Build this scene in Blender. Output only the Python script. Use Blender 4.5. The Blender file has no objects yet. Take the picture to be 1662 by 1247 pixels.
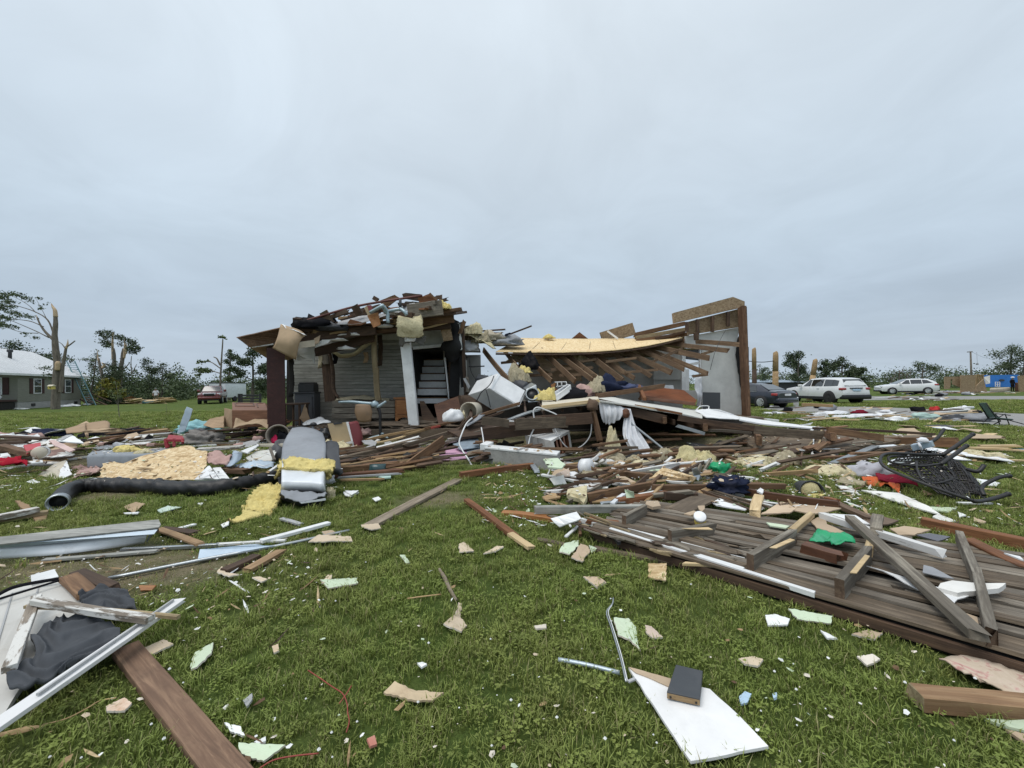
import bpy,bmesh,math,random
import numpy as np
from mathutils import Vector,Matrix,noise as mnoise,geometry as mgeo

random.seed(7)
R=math.radians
sc=bpy.context.scene
COL=sc.collection

# ------------------------------------------------------------------ camera
CAM=Vector((0.0,0.0,1.5))
F=626.0  # focal length in pixels of the 1662 px wide photograph
ROLL=-math.atan(0.0135)
PITCH=math.atan(2.5/F)
cd=bpy.data.cameras.new('camera');cam=bpy.data.objects.new('camera',cd);COL.objects.link(cam)
cd.sensor_width=36.0;cd.lens=36.0*F/1662.0;cd.clip_start=0.05;cd.clip_end=2000.0
CM=Matrix.Translation(CAM)@Matrix.Rotation(R(90)+PITCH,4,'X')@Matrix.Rotation(ROLL,4,'Z')
cam.matrix_world=CM
sc.camera=cam

# ------------------------------------------------------------------ light
SUN_EL,SUN_AZ=R(68),R(235)  # azimuth clockwise from +Y
w=bpy.data.worlds.new('World');sc.world=w;w.use_nodes=True
nt=w.node_tree;N=nt.nodes;L=nt.links
for n in list(N):N.remove(n)
out=N.new('ShaderNodeOutputWorld');bg=N.new('ShaderNodeBackground');bg.inputs[1].default_value=0.1
L.new(bg.outputs[0],out.inputs[0])
sky=N.new('ShaderNodeTexSky');sky.sky_type='NISHITA';sky.sun_disc=False
sky.sun_elevation=SUN_EL;sky.sun_rotation=SUN_AZ;sky.air_density=1.5;sky.dust_density=3.0
tc=N.new('ShaderNodeTexCoord');sep=N.new('ShaderNodeSeparateXYZ');L.new(tc.outputs['Generated'],sep.inputs[0])
ramp=N.new('ShaderNodeValToRGB');L.new(sep.outputs['Z'],ramp.inputs[0])
cr=ramp.color_ramp
stops=[(0.0,(0.438,0.520,0.598)),(0.05,(0.405,0.482,0.570)),(0.16,(0.400,0.482,0.575)),(0.30,(0.468,0.556,0.642)),
  (0.50,(0.552,0.632,0.708)),(0.70,(0.615,0.686,0.748)),(1.0,(0.65,0.71,0.765))]
cr.elements[0].position=0.0;cr.elements[0].color=(*stops[0][1],1)
cr.elements[1].position=1.0;cr.elements[1].color=(*stops[-1][1],1)
for p,c in stops[1:-1]:
 e=cr.elements.new(p);e.color=(*c,1)
# cloud deck: direction projected on a plane overhead, so the clouds flatten towards the horizon
mx=N.new('ShaderNodeMath');mx.operation='ADD';L.new(sep.outputs['Z'],mx.inputs[0]);mx.inputs[1].default_value=0.16
dv=N.new('ShaderNodeVectorMath');dv.operation='DIVIDE';L.new(tc.outputs['Generated'],dv.inputs[0])
cb=N.new('ShaderNodeCombineXYZ')
for i in range(3):L.new(mx.outputs[0],cb.inputs[i])
L.new(cb.outputs[0],dv.inputs[1])
def wnoise(scale,detail,rough,dist=0.0,off=(0,0,0)):
 mp=N.new('ShaderNodeMapping');mp.inputs['Location'].default_value=off;mp.inputs['Scale'].default_value=(1,1,0.3)
 L.new(dv.outputs[0],mp.inputs[0])
 nz=N.new('ShaderNodeTexNoise');nz.inputs['Scale'].default_value=scale;nz.inputs['Detail'].default_value=detail
 nz.inputs['Roughness'].default_value=rough;nz.inputs['Distortion'].default_value=dist
 L.new(mp.outputs[0],nz.inputs['Vector']);return nz
n1=wnoise(0.75,5,0.5,0.25,(1.3,0.4,0));n2=wnoise(1.7,6,0.6,0.9,(4,2,0))
m1=N.new('ShaderNodeMapRange');m1.inputs[1].default_value=0.3;m1.inputs[2].default_value=0.7;m1.inputs[3].default_value=0.94;m1.inputs[4].default_value=1.07
L.new(n1.outputs[0],m1.inputs[0])
m2=N.new('ShaderNodeMapRange');m2.inputs[1].default_value=0.3;m2.inputs[2].default_value=0.72;m2.inputs[3].default_value=0.945;m2.inputs[4].default_value=1.055
L.new(n2.outputs[0],m2.inputs[0])
mm=N.new('ShaderNodeMath');mm.operation='MULTIPLY';L.new(m1.outputs[0],mm.inputs[0]);L.new(m2.outputs[0],mm.inputs[1])
m10=N.new('ShaderNodeMath');m10.operation='MULTIPLY';L.new(mm.outputs[0],m10.inputs[0]);m10.inputs[1].default_value=10.0
sc10=N.new('ShaderNodeVectorMath');sc10.operation='SCALE';L.new(ramp.outputs[0],sc10.inputs[0]);L.new(m10.outputs[0],sc10.inputs['Scale'])
mixw=N.new('ShaderNodeMix');mixw.data_type='RGBA';mixw.inputs[0].default_value=0.94
L.new(sky.outputs[0],mixw.inputs[6]);L.new(sc10.outputs[0],mixw.inputs[7]);L.new(mixw.outputs[2],bg.inputs[0])

sl=bpy.data.lights.new('sun','SUN');sl.energy=1.5;sl.angle=R(40);sl.color=(1.0,0.965,0.91)
so=bpy.data.objects.new('sun',sl);COL.objects.link(so)
sd=Vector((math.sin(SUN_AZ)*math.cos(SUN_EL),math.cos(SUN_AZ)*math.cos(SUN_EL),math.sin(SUN_EL)))
so.rotation_euler=sd.to_track_quat('Z','Y').to_euler();so.location=(0,0,40)

sc.view_settings.view_transform='Standard';sc.view_settings.look='None'
sc.view_settings.exposure=0.28;sc.view_settings.gamma=1.0;sc.view_settings.use_curve_mapping=False
sc.cycles.max_bounces=6;sc.cycles.transparent_max_bounces=8

# ------------------------------------------------------------------ measuring from the photograph
REG={'0':(0,0,1),'a':(380,450,4.155),'b':(720,450,3.196),'c':(0,450,3.777),'d':(1180,540,3.448),'e':(0,650,2.681),
 'f':(0,880,2.968),'g':(500,740,3.324),'h':(500,940,2.77),'i':(840,740,3.324),'j':(1180,700,3.448),'k':(960,960,2.368),
 'l':(0,660,6.392),'m':(220,640,6.392),'n':(420,640,6.392),'o':(660,580,6.392),'p':(880,620,6.392),'q':(1100,640,6.392),
 'r':(880,770,5.194),'s':(460,465,5.54),'t':(0,460,5.669),'u':(1420,560,6.868),'v':(1200,580,6.925),'w':(1000,470,5.667)}
C3=CM.to_3x3()
def ray(reg,x,y):
 ox,oy,s=REG[reg];px,py=ox+x/s,oy+y/s
 return C3@Vector(((px-831.0)/F,(623.5-py)/F,-1.0))
def D(reg,x,y,d):  # the point at depth d (metres along +Y)
 v=ray(reg,x,y);return CAM+v*(d/v.y)
def G(reg,x,y,z=0.0):  # the point at height z
 v=ray(reg,x,y)
 if v.z>-1e-4:return CAM+v*(60/v.y)
 return CAM+v*((z-CAM.z)/v.z)
def PT(reg,p,z=0.0):  # (x, y) -> at height z ; (x, y, d) -> at depth d
 return D(reg,*p)if len(p)==3 else G(reg,p[0],p[1],z)

# ------------------------------------------------------------------ objects
WORLD={}
def tag(o,label=None,cat=None,group=None,kind=None):
 if label:o['label']=label
 if cat:o['category']=cat
 if group:o['group']=group
 if kind or cat:o['kind']=kind or 'thing'
 return o
def thing(name,label,cat,loc,group=None):
 o=bpy.data.objects.new(name,None);COL.objects.link(o);o.location=loc;o.empty_display_size=0.2
 WORLD[o]=Matrix.Translation(loc)
 return tag(o,label,cat,group)
def place(o,mw,parent=None):
 COL.objects.link(o);WORLD[o]=mw.copy()
 if parent is not None:
  o.parent=parent;o.matrix_basis=WORLD[parent].inverted()@mw
 else:
  o.matrix_basis=mw
 return o
def mk(name,verts,faces,mat,parent=None,smooth=False,mw=None,fm=None,flat_angle=None):
 """verts in world space unless mw is given (then local to mw)"""
 if mw is None:
  vs=[Vector(v)for v in verts]
  lo=Vector((min(v[i]for v in vs)for i in range(3)));hi=Vector((max(v[i]for v in vs)for i in range(3)))
  o0=Vector(((lo.x+hi.x)/2,(lo.y+hi.y)/2,lo.z));mw=Matrix.Translation(o0);verts=[v-o0 for v in vs]
 me=bpy.data.meshes.new(name);me.from_pydata([tuple(v)for v in verts],[],faces)
 for m in(mat if isinstance(mat,(list,tuple))else[mat]):me.materials.append(m)
 if fm:me.polygons.foreach_set('material_index',fm)
 if smooth:me.polygons.foreach_set('use_smooth',[True]*len(me.polygons))
 me.update()
 o=bpy.data.objects.new(name,me)
 return place(o,mw,parent)
def axes(A,B,roll=0.0,up=None):
 x=(B-A).normalized();u=Vector(up)if up else Vector((0,0,1))
 if abs(x.dot(u))>0.97:u=Vector((0,1,0))
 y=u.cross(x).normalized();z=x.cross(y).normalized()
 if roll:
  q=Matrix.Rotation(roll,3,x);y=q@y;z=q@z
 return x,y,z
def fr(A,x,y,z):
 m=Matrix.Identity(4)
 for i in range(3):m[i][0]=x[i];m[i][1]=y[i];m[i][2]=z[i];m[i][3]=A[i]
 return m
def beam_mesh(Ln,wd,ht,n=5,rag=(0,0),warp=0.0,ch=None,rng=random):
 ch=ch if ch is not None else min(wd,ht)*0.07
 a,b=wd/2,ht/2
 prof=[(-a+ch,-b),(a-ch,-b),(a,-b+ch),(a,b-ch),(a-ch,b),(-a+ch,b),(-a,b-ch),(-a,-b+ch)]
 V=[];Fc=[];ph=rng.random()*6;wy=warp*rng.uniform(-1,1);wz=warp*rng.uniform(-1,1)
 for i in range(n+1):
  t=i/n;x=t*Ln;s=math.sin(math.pi*t)
  for k,(py,pz)in enumerate(prof):
   xx=x
   if i==0 and rag[0]:xx-=rag[0]*rng.uniform(-1,1)
   if i==n and rag[1]:xx+=rag[1]*rng.uniform(-1,1)
   j=min(wd,ht)*0.02
   V.append((xx,py+wy*s+rng.uniform(-j,j),pz+wz*s+rng.uniform(-j,j)))
 for i in range(n):
  for k in range(8):
   k2=(k+1)%8
   Fc.append((i*8+k,i*8+k2,(i+1)*8+k2,(i+1)*8+k))
 Fc=[tuple(reversed(f))for f in Fc]
 fm=[0]*len(Fc)
 Fc.append(tuple(range(8)));Fc.append(tuple(reversed([n*8+k for k in range(8)])));fm+=[1,1]
 return V,Fc,fm
def beam(name,A,B,wd,ht,mat,parent=None,roll=0.0,up=None,rag=(0.0,0.0),n=None,warp=0.0,end=None,label=None,cat=None,group=None):
 Ln=(B-A).length;n=n or max(3,min(10,int(Ln/0.25)))
 V,Fc,fm=beam_mesh(Ln,wd,ht,n,rag,warp)
 x,y,z=axes(A,B,roll,up)
 o=mk(name,V,Fc,[mat,end or mat],parent,False,fr(A,x,y,z),fm)
 return tag(o,label,cat,group)
def subdiv_loop(P,jag,step,rng=random):
 Q=[]
 for i in range(len(P)):
  a,b=P[i],P[(i+1)%len(P)];Ln=(b-a).length;k=max(1,min(14,int(Ln/step)))
  Q.append(a)
  for j in range(1,k):
   Q.append(a.lerp(b,j/k)+Vector((rng.uniform(-1,1),rng.uniform(-1,1),rng.uniform(-.3,.3)))*jag)
 return Q
def sheet(name,P,th,mat,parent=None,jag=0.0,step=0.12,back=None,edge=None,label=None,cat=None,group=None,bend=0.0):
 P=[Vector(p)for p in P]
 if jag:P=subdiv_loop(P,jag,step)
 nrm=Vector((0,0,0))
 for i in range(len(P)):nrm+=P[i].cross(P[(i+1)%len(P)])
 nrm.normalize()
 c=sum(P,Vector())/len(P)
 tocam=CAM-c
 if nrm.dot(tocam)<0:P=list(reversed(P));nrm=-nrm
 n=len(P)
 ext=max((p-c).length for p in P)or 1
 def bd(p):
  return p+nrm*bend*(((p-c).length/ext)**2-0.3)if bend else p
 top=[bd(p)for p in P];bot=[p-nrm*th for p in top]
 cc=bd(c)
 V=top+bot+[cc,cc-nrm*th];Fc=[];fm=[]
 tri=mgeo.tessellate_polygon([P])
 if bend:
  for i in range(n):
   j=(i+1)%n;Fc.append((i,j,2*n));fm.append(0);Fc.append((n+j,n+i,2*n+1));fm.append(1)
 else:
  V=top+bot
  for t in tri:
   a,b,d=t
   if(P[b]-P[a]).cross(P[d]-P[a]).dot(nrm)<0:a,b,d=a,d,b
   Fc.append((a,b,d));fm.append(0);Fc.append((n+d,n+b,n+a));fm.append(1)
 for i in range(n):
  j=(i+1)%n;Fc.append((i,n+i,n+j,j));fm.append(2)
 o=mk(name,V,Fc,[mat,back or mat,edge or back or mat],parent,False,None,fm)
 return tag(o,label,cat,group)
def cat_rom(p0,p1,p2,p3,t):
 return 0.5*((2*p1)+(p2-p0)*t+(2*p0-5*p1+4*p2-p3)*t*t+(3*p1-p0-3*p2+p3)*t**3)
def spline(P,n):
 P=[Vector(p)for p in P]
 if len(P)==1:return P*(n+1)
 E=[P[0]*2-P[1]]+P+[P[-1]*2-P[-2]];m=len(P)-1;o=[]
 for i in range(n+1):
  u=i/n*m;k=min(int(u),m-1);o.append(cat_rom(E[k],E[k+1],E[k+2],E[k+3],u-k))
 return o
def patch(name,rows,nu,nv,mat,parent=None,amp=0.0,freq=4.0,th=0.006,seed=0,fold=None,label=None,cat=None,group=None,back=None,edgejag=0.0,smooth=True,ridge=0.0,crease=None):
 """rows of control points -> smooth sheet; amp/freq crumple it, fold=(amp, count) puts pleats along u"""
 rr=[spline(r,nu)for r in rows]
 cols=[spline([rr[k][i]for k in range(len(rr))],nv)for i in range(nu+1)]
 g=[[cols[i][j]for i in range(nu+1)]for j in range(nv+1)]
 def nrm(j,i):
  a=g[j][min(i+1,nu)]-g[j][max(i-1,0)];b=g[min(j+1,nv)][i]-g[max(j-1,0)][i]
  v=a.cross(b)
  return v.normalized()if v.length>1e-9 else Vector((0,0,1))
 top=[];bot=[]
 rng=random.Random(seed)
 for j in range(nv+1):
  for i in range(nu+1):
   p=g[j][i];nn=nrm(j,i);d=0
   if amp:d+=amp*mnoise.noise(p*freq+Vector((seed*3.1,0,0)))*1.4+amp*0.5*mnoise.noise(p*freq*2.7+Vector((0,seed*1.7,0)))
   if ridge:d+=ridge*(1-2.6*abs(mnoise.noise(p*freq*.9+Vector((seed,5,0)))))+ridge*.5*(1-2.6*abs(mnoise.noise(p*freq*2.1+Vector((3,seed,0)))))
   if crease:
    ph=3.1416*crease[1]*(j/nv+.16*math.sin(i/nu*4+seed)+.30*mnoise.noise(Vector((i/nu*2.6,j/nv*2.2,seed))));d+=crease[0]*(abs(math.sin(ph))-.5)*(.7+.5*abs(mnoise.noise(Vector((i/nu*3,j/nv*3,seed+4)))))
   if fold:d+=fold[0]*math.sin(i/nu*fold[1]*6.283+1.5*math.sin(j/nv*3+seed))*(0.35+0.65*j/nv)
   if edgejag and(j in(0,nv)or i in(0,nu)):p=p+Vector((rng.uniform(-1,1),rng.uniform(-1,1),rng.uniform(-1,1)))*edgejag
   top.append(p+nn*d);bot.append(p+nn*(d-th))
 Wd=nu+1;n=len(top);Fc=[];fm=[]
 for j in range(nv):
  for i in range(nu):
   a=j*Wd+i;Fc.append((a,a+1,a+Wd+1,a+Wd));fm.append(0)
   Fc.append((n+a+Wd,n+a+Wd+1,n+a+1,n+a));fm.append(1)
 bl=[i for i in range(Wd)]+[j*Wd+nu for j in range(1,nv+1)]+[nv*Wd+i for i in range(nu-1,-1,-1)]+[j*Wd for j in range(nv-1,0,-1)]
 for k in range(len(bl)):
  a,b=bl[k],bl[(k+1)%len(bl)];Fc.append((b,a,n+a,n+b));fm.append(1)
 o=mk(name,top+bot,Fc,[mat,back or mat],parent,smooth,None,fm)
 return tag(o,label,cat,group)
def tube(name,P,r,mat,parent=None,seg=6,n=None,smooth_path=True,label=None,cat=None,group=None,wob=0.0,cap=True):
 P=[Vector(p)for p in P]
 rs=r if isinstance(r,(list,tuple))else[r]*len(P)
 if smooth_path and len(P)>2:
  n=n or(len(P)-1)*5
  Q=spline(P,n);Rr=[]
  for i in range(n+1):
   u=i/n*(len(P)-1);k=min(int(u),len(P)-2);Rr.append(rs[k]+(rs[k+1]-rs[k])*(u-k))
 else:Q,Rr=P,list(rs)
 V=[];Fc=[]
 up=Vector((0,0,1));px=None
 for i,p in enumerate(Q):
  d=(Q[min(i+1,len(Q)-1)]-Q[max(i-1,0)])
  d=d.normalized()if d.length>1e-9 else Vector((1,0,0))
  if px is None:
   u=up if abs(d.z)<0.95 else Vector((1,0,0));a=u.cross(d).normalized()
  else:
   a=(px-d*px.dot(d));a=a.normalized()if a.length>1e-6 else Vector((1,0,0))
  px=a;b=d.cross(a)
  for k in range(seg):
   t=6.28318*k/seg;rr=Rr[i]
   if wob:rr*=1+wob*mnoise.noise(p*(1.2/max(rr,.01))+Vector((math.cos(t),math.sin(t),0))*1.3)
   V.append(p+(a*math.cos(t)+b*math.sin(t))*rr)
 for i in range(len(Q)-1):
  for k in range(seg):
   k2=(k+1)%seg;Fc.append((i*seg+k,i*seg+k2,(i+1)*seg+k2,(i+1)*seg+k))
 if cap:Fc.append(tuple(reversed(range(seg))));Fc.append(tuple((len(Q)-1)*seg+k for k in range(seg)))
 o=mk(name,V,Fc,mat,parent,seg>4)
 return tag(o,label,cat,group)
_ico={}
def ico(sub):
 if sub not in _ico:
  bm=bmesh.new();bmesh.ops.create_icosphere(bm,subdivisions=sub,radius=1.0)
  _ico[sub]=([v.co.copy()for v in bm.verts],[tuple(v.index for v in f.verts)for f in bm.faces]);bm.free()
 return _ico[sub]
def lump(name,c,size,mat,parent=None,amp=0.3,freq=2.0,sub=3,seed=0,flat=True,rot=0.0,label=None,cat=None,group=None,smooth=True):
 """crumpled soft mass; c is its base centre"""
 mm_=mat.name if hasattr(mat,'name')else ''
 if mm_.startswith('insul')and size[0]>.08:
  rg=random.Random(seed+int(abs(c[0])*100));n=26;V=[];Fc=[];off=Vector((seed*5.1,c[0],c[1]));cr_,sr_=math.cos(rot),math.sin(rot)
  for lay in(0,1):
   for j in range(n+1):
    for i in range(n+1):
     u,v=i/n*2-1,j/n*2-1;e=max(abs(u),abs(v));q=math.hypot(u,v)+1e-6;k=e/q;u2,v2=u*k,v*k
     rim=1+.38*mnoise.noise(Vector((u2,v2,0))*2.2/max(q*k,.3)*min(1,q*k)+off)+.22*mnoise.noise(Vector((u2,v2,2))*7+off)
     fold_=1-2.2*abs(mnoise.noise(Vector((u2*1.3,v2*1.3,1))+off));fl=.5*mnoise.noise(Vector((u2,v2,5))*4+off)+.28*mnoise.noise(Vector((u2,v2,7))*11+off)
     hgt=max(0,(1-(q*k)**5))*(.42+.42*fold_+.22*math.sin(3*u2+off.x))+.30*fl;x,y=u2*rim*size[0],v2*rim*size[1];z=max(.004,size[2]*1.35*hgt+.02)if lay==0 else max(0,size[2]*1.35*hgt-.05)
     V.append(Vector((c[0]+x*cr_-y*sr_,c[1]+x*sr_+y*cr_,c[2]+z)))
  Wd=n+1;m_=Wd*Wd
  for j in range(n):
   for i in range(n):a=j*Wd+i;Fc+=[(a,a+1,a+Wd+1,a+Wd),(m_+a+Wd,m_+a+Wd+1,m_+a+1,m_+a)]
  bl=[i for i in range(Wd)]+[j*Wd+n for j in range(1,Wd)]+[n*Wd+i for i in range(n-1,-1,-1)]+[j*Wd for j in range(n-1,0,-1)]
  for k in range(len(bl)):a,b=bl[k],bl[(k+1)%len(bl)];Fc.append((b,a,m_+a,m_+b))
  return tag(mk(name,V,Fc,mat,parent,True),label,cat,group)
 V0,Fc=ico(sub);V=[];off=Vector((seed*7.3,seed*3.7,seed*1.9));cr_,sr_=math.cos(rot),math.sin(rot)
 for v in V0:
  d=1+amp*mnoise.noise(v*freq+off)*1.5+amp*0.6*mnoise.noise(v*freq*2.6+off)+amp*0.3*mnoise.noise(v*freq*6+off)
  q=v*d;x,y,z=q.x*size[0],q.y*size[1],q.z*size[2]
  if flat:z=max(z,-0.45*size[2])+0.45*size[2]
  else:z+=size[2]
  V.append(Vector((c[0]+x*cr_-y*sr_,c[1]+x*sr_+y*cr_,c[2]+z)))
 return tag(mk(name,V,list(Fc),mat,parent,smooth),label,cat,group)
def hexa(name,P,mat,parent=None,bevel=0.0,label=None,cat=None,group=None,seg=2):
 """P: 4 bottom then 4 top corners, same turning order"""
 bm=bmesh.new();v=[bm.verts.new(p)for p in P]
 for f in((3,2,1,0),(4,5,6,7),(0,1,5,4),(1,2,6,5),(2,3,7,6),(3,0,4,7)):bm.faces.new([v[i]for i in f])
 bmesh.ops.recalc_face_normals(bm,faces=bm.faces)
 if bevel:bmesh.ops.bevel(bm,geom=list(bm.edges),offset=bevel,segments=seg,affect='EDGES',profile=0.5)
 V=[x.co.copy()for x in bm.verts]
 bm.verts.index_update();Fc=[tuple(x.index for x in f.verts)for f in bm.faces];bm.free()
 return tag(mk(name,V,Fc,mat,parent,bool(bevel)and seg>1 and bevel>0.02),label,cat,group)
def box(name,c,size,mat,parent=None,rot=None,bevel=0.0,label=None,cat=None,group=None):
 """c centre of the base; rot a 3x3 or z angle"""
 m=Matrix.Rotation(rot,3,'Z')if isinstance(rot,(int,float))else(rot or Matrix.Identity(3))
 x,y,z=size[0]/2,size[1]/2,size[2]
 P=[Vector(c)+m@Vector(p)for p in((-x,-y,0),(x,-y,0),(x,y,0),(-x,y,0),(-x,-y,z),(x,-y,z),(x,y,z),(-x,y,z))]
 return hexa(name,P,mat,parent,bevel,label,cat,group)
def lathe(name,A,B,prof,mat,parent=None,seg=20,label=None,cat=None,group=None,smooth=True,dent=0.0,seed=0):
 """prof: (t along A->B in metres, radius)"""
 x,y,z=axes(A,B);V=[];Fc=[]
 for(t,r)in prof:
  for k in range(seg):
   a=6.28318*k/seg;rr=r*(1+dent*mnoise.noise(Vector((math.cos(a)*1.4,math.sin(a)*1.4,t*3+seed*5))))
   V.append((t,rr*math.cos(a),rr*math.sin(a)))
 for i in range(len(prof)-1):
  for k in range(seg):
   k2=(k+1)%seg;Fc.append((i*seg+k,(i+1)*seg+k,(i+1)*seg+k2,i*seg+k2))
 if prof[0][1]>1e-4:Fc.append(tuple(range(seg)))
 if prof[-1][1]>1e-4:Fc.append(tuple(reversed([(len(prof)-1)*seg+k for k in range(seg)])))
 return tag(mk(name,V,Fc,mat,parent,smooth,fr(A,x,y,z)),label,cat,group)

# ------------------------------------------------------------------ materials
MATS={}
class NB:
 def __init__(s,name):
  s.m=bpy.data.materials.new(name);s.m.use_nodes=True;s.t=s.m.node_tree;s.N=s.t.nodes;s.L=s.t.links
  s.b=s.N['Principled BSDF'];MATS[name]=s.m
 def n(s,typ,**k):
  nd=s.N.new(typ)
  for a,v in k.items():setattr(nd,a,v)
  return nd
 def lk(s,a,b):s.L.new(a,b)
 def coord(s,scale=(1,1,1),rnd=True,kind='Object'):
  tc=s.n('ShaderNodeTexCoord');mp=s.n('ShaderNodeMapping');mp.inputs['Scale'].default_value=scale
  if rnd:
   oi=s.n('ShaderNodeObjectInfo');ml=s.n('ShaderNodeMath',operation='MULTIPLY');ml.inputs[1].default_value=37.0
   s.lk(oi.outputs['Random'],ml.inputs[0]);va=s.n('ShaderNodeVectorMath',operation='ADD');s.lk(tc.outputs[kind],va.inputs[0]);s.lk(ml.outputs[0],va.inputs[1]);s.lk(va.outputs[0],mp.inputs[0])
  else:s.lk(tc.outputs[kind],mp.inputs[0])
  return mp.outputs[0]
 def noise(s,vec,scale,detail=4,rough=0.6,dist=0.0):
  nz=s.n('ShaderNodeTexNoise');nz.inputs['Scale'].default_value=scale;nz.inputs['Detail'].default_value=detail
  nz.inputs['Roughness'].default_value=rough;nz.inputs['Distortion'].default_value=dist;s.lk(vec,nz.inputs['Vector']);return nz.outputs[0]
 def ramp(s,fac,stops):
  r=s.n('ShaderNodeValToRGB');e=r.color_ramp.elements
  e[0].position,e[0].color=stops[0][0],(*stops[0][1],1);e[1].position,e[1].color=stops[-1][0],(*stops[-1][1],1)
  for p,c in stops[1:-1]:q=e.new(p);q.color=(*c,1)
  s.lk(fac,r.inputs[0]);return r.outputs[0]
 def mix(s,fac,a,b,blend='MIX'):
  m=s.n('ShaderNodeMix',data_type='RGBA',blend_type=blend)
  for v,i in((fac,0),(a,6),(b,7)):
   if isinstance(v,(int,float)):m.inputs[i].default_value=v
   elif isinstance(v,tuple):m.inputs[i].default_value=(*v,1)
   else:s.lk(v,m.inputs[i])
  return m.outputs[2]
 def mr(s,v,a,b,c,d):
  m=s.n('ShaderNodeMapRange');s.lk(v,m.inputs[0])
  for i,q in enumerate((a,b,c,d)):m.inputs[i+1].default_value=q
  return m.outputs[0]
 def bump(s,h,strength=0.3,dist=0.01):
  b=s.n('ShaderNodeBump');b.inputs['Strength'].default_value=strength;b.inputs['Distance'].default_value=dist
  s.lk(h,b.inputs['Height']);s.lk(b.outputs[0],s.b.inputs['Normal'])
 def col(s,c):
  if isinstance(c,tuple):s.b.inputs['Base Color'].default_value=(*c,1)
  else:s.lk(c,s.b.inputs['Base Color'])
 def objvar(s,col,amt):
  oi=s.n('ShaderNodeObjectInfo');v=s.mr(oi.outputs['Random'],0,1,1-amt,1+amt)
  vm=s.n('ShaderNodeVectorMath',operation='SCALE');s.lk(col,vm.inputs[0]);s.lk(v,vm.inputs['Scale']);return vm.outputs[0]
def sc3(c,k):return tuple(min(1,v*k)for v in c)
def wood(name,c1,c2,rough=0.8,grain=1.0,var=0.18,dirt=0.35,bump=0.5,paint=None,cover=0.5):
 b=NB(name);b.b.inputs['Roughness'].default_value=rough;c1,c2=[(c[0]*1.10,c[1]*1.10,c[2]*1.02)if not paint else c for c in(c1,c2)]
 v=b.coord((1.6,22*grain,22*grain));g=b.noise(v,1.6,6,0.65,0.6)
 v2=b.coord((0.8,5,5));g2=b.noise(v2,1.3,3,0.5)
 c=b.ramp(g,[(0.28,sc3(c1,.6)),(0.45,c1),(0.6,c2),(0.78,sc3(c2,1.2))])
 c=b.mix(b.mr(g2,.35,.7,0,1),c,sc3(c1,.8),'MIX')
 g3=b.noise(b.coord((.9,75*grain,75*grain)),1.4,3,.5,.3);c=b.mix(b.mr(g3,.55,.72,0,.5),c,sc3(c1,.45))
 v3=b.coord((1,1,1));d=b.noise(v3,7,5,0.65)
 c=b.mix(b.mr(d,.5,.72,0,dirt),c,sc3(c1,.3))
 if paint:
  pn=b.noise(b.coord((1.2,6,6)),3.0,6,0.7);k=b.mr(pn,cover-.04,cover+.04,1,0)
  c=b.mix(k,c,paint)
 b.col(b.objvar(c,var));b.bump(g,bump,0.004);return b.m
def plain(name,c,rough=0.7,var=0.1,dirt=0.25,dirtc=(0.10,0.085,0.065),metal=0.0,bump=0.15,bs=18.0,spec=None,mott=0.12):
 b=NB(name);b.b.inputs['Roughness'].default_value=rough;b.b.inputs['Metallic'].default_value=metal
 v=b.coord();n1_=b.noise(v,2.3,5,.6);n2_=b.noise(v,bs,4,.6);n3=b.noise(v,5.5,7,.72)
 col=b.ramp(n1_,[(0.3,sc3(c,1-mott)),(0.7,sc3(c,1+mott))])
 col=b.mix(b.mr(n3,.52,.74,0,dirt),col,dirtc)
 b.col(b.objvar(col,var));
 if bump:b.bump(n2_,bump,0.01)
 if spec is not None:b.b.inputs['Specular IOR Level'].default_value=spec
 return b.m
def osb(name,c1,c2,c3,scale=1.0):
 b=NB(name);b.b.inputs['Roughness'].default_value=0.75
 cols=None
 for i,(sx,sy,rot)in enumerate(((14,40,0.4),(38,13,0.9),(18,34,2.0))):
  tc=b.n('ShaderNodeTexCoord');mp=b.n('ShaderNodeMapping');mp.inputs['Rotation'].default_value=(0.6,0.5,rot);mp.inputs['Scale'].default_value=(sx*scale,sy*scale,24*scale)
  b.lk(tc.outputs['Object'],mp.inputs[0])
  vo=b.n('ShaderNodeTexVoronoi');vo.inputs['Scale'].default_value=1.0;b.lk(mp.outputs[0],vo.inputs['Vector'])
  sp=b.n('ShaderNodeSeparateColor');b.lk(vo.outputs['Color'],sp.inputs[0])
  r=b.ramp(sp.outputs[0],[(0.0,c1),(0.5,c2),(1.0,c3)])
  if cols is None:cols=r;hh=vo.outputs['Distance'];cell=sp.outputs[1]
  else:cols=b.mix(b.mr(sp.outputs[1],.45,.5,0,1),cols,r)
 n_=b.noise(b.coord(),2.0,5,.6)
 cols=b.mix(b.mr(n_,.5,.75,0,.22),cols,sc3(c1,.55))
 b.col(cols);b.bump(hh,0.35,0.004);return b.m
def fluffy(name,c,dark):
 b=NB(name);b.b.inputs['Roughness'].default_value=1.0;b.b.inputs['Specular IOR Level'].default_value=0.1
 v=b.coord();n_=b.noise(v,14,8,.75,.5);n2_=b.noise(v,4,4,.6)
 col=b.ramp(n_,[(0.3,dark),(0.5,c),(0.7,sc3(c,1.15))]);col=b.mix(b.mr(n2_,.55,.75,0,.4),col,dark)
 b.col(col);b.bump(n_,1.0,0.03);return b.m
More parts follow.
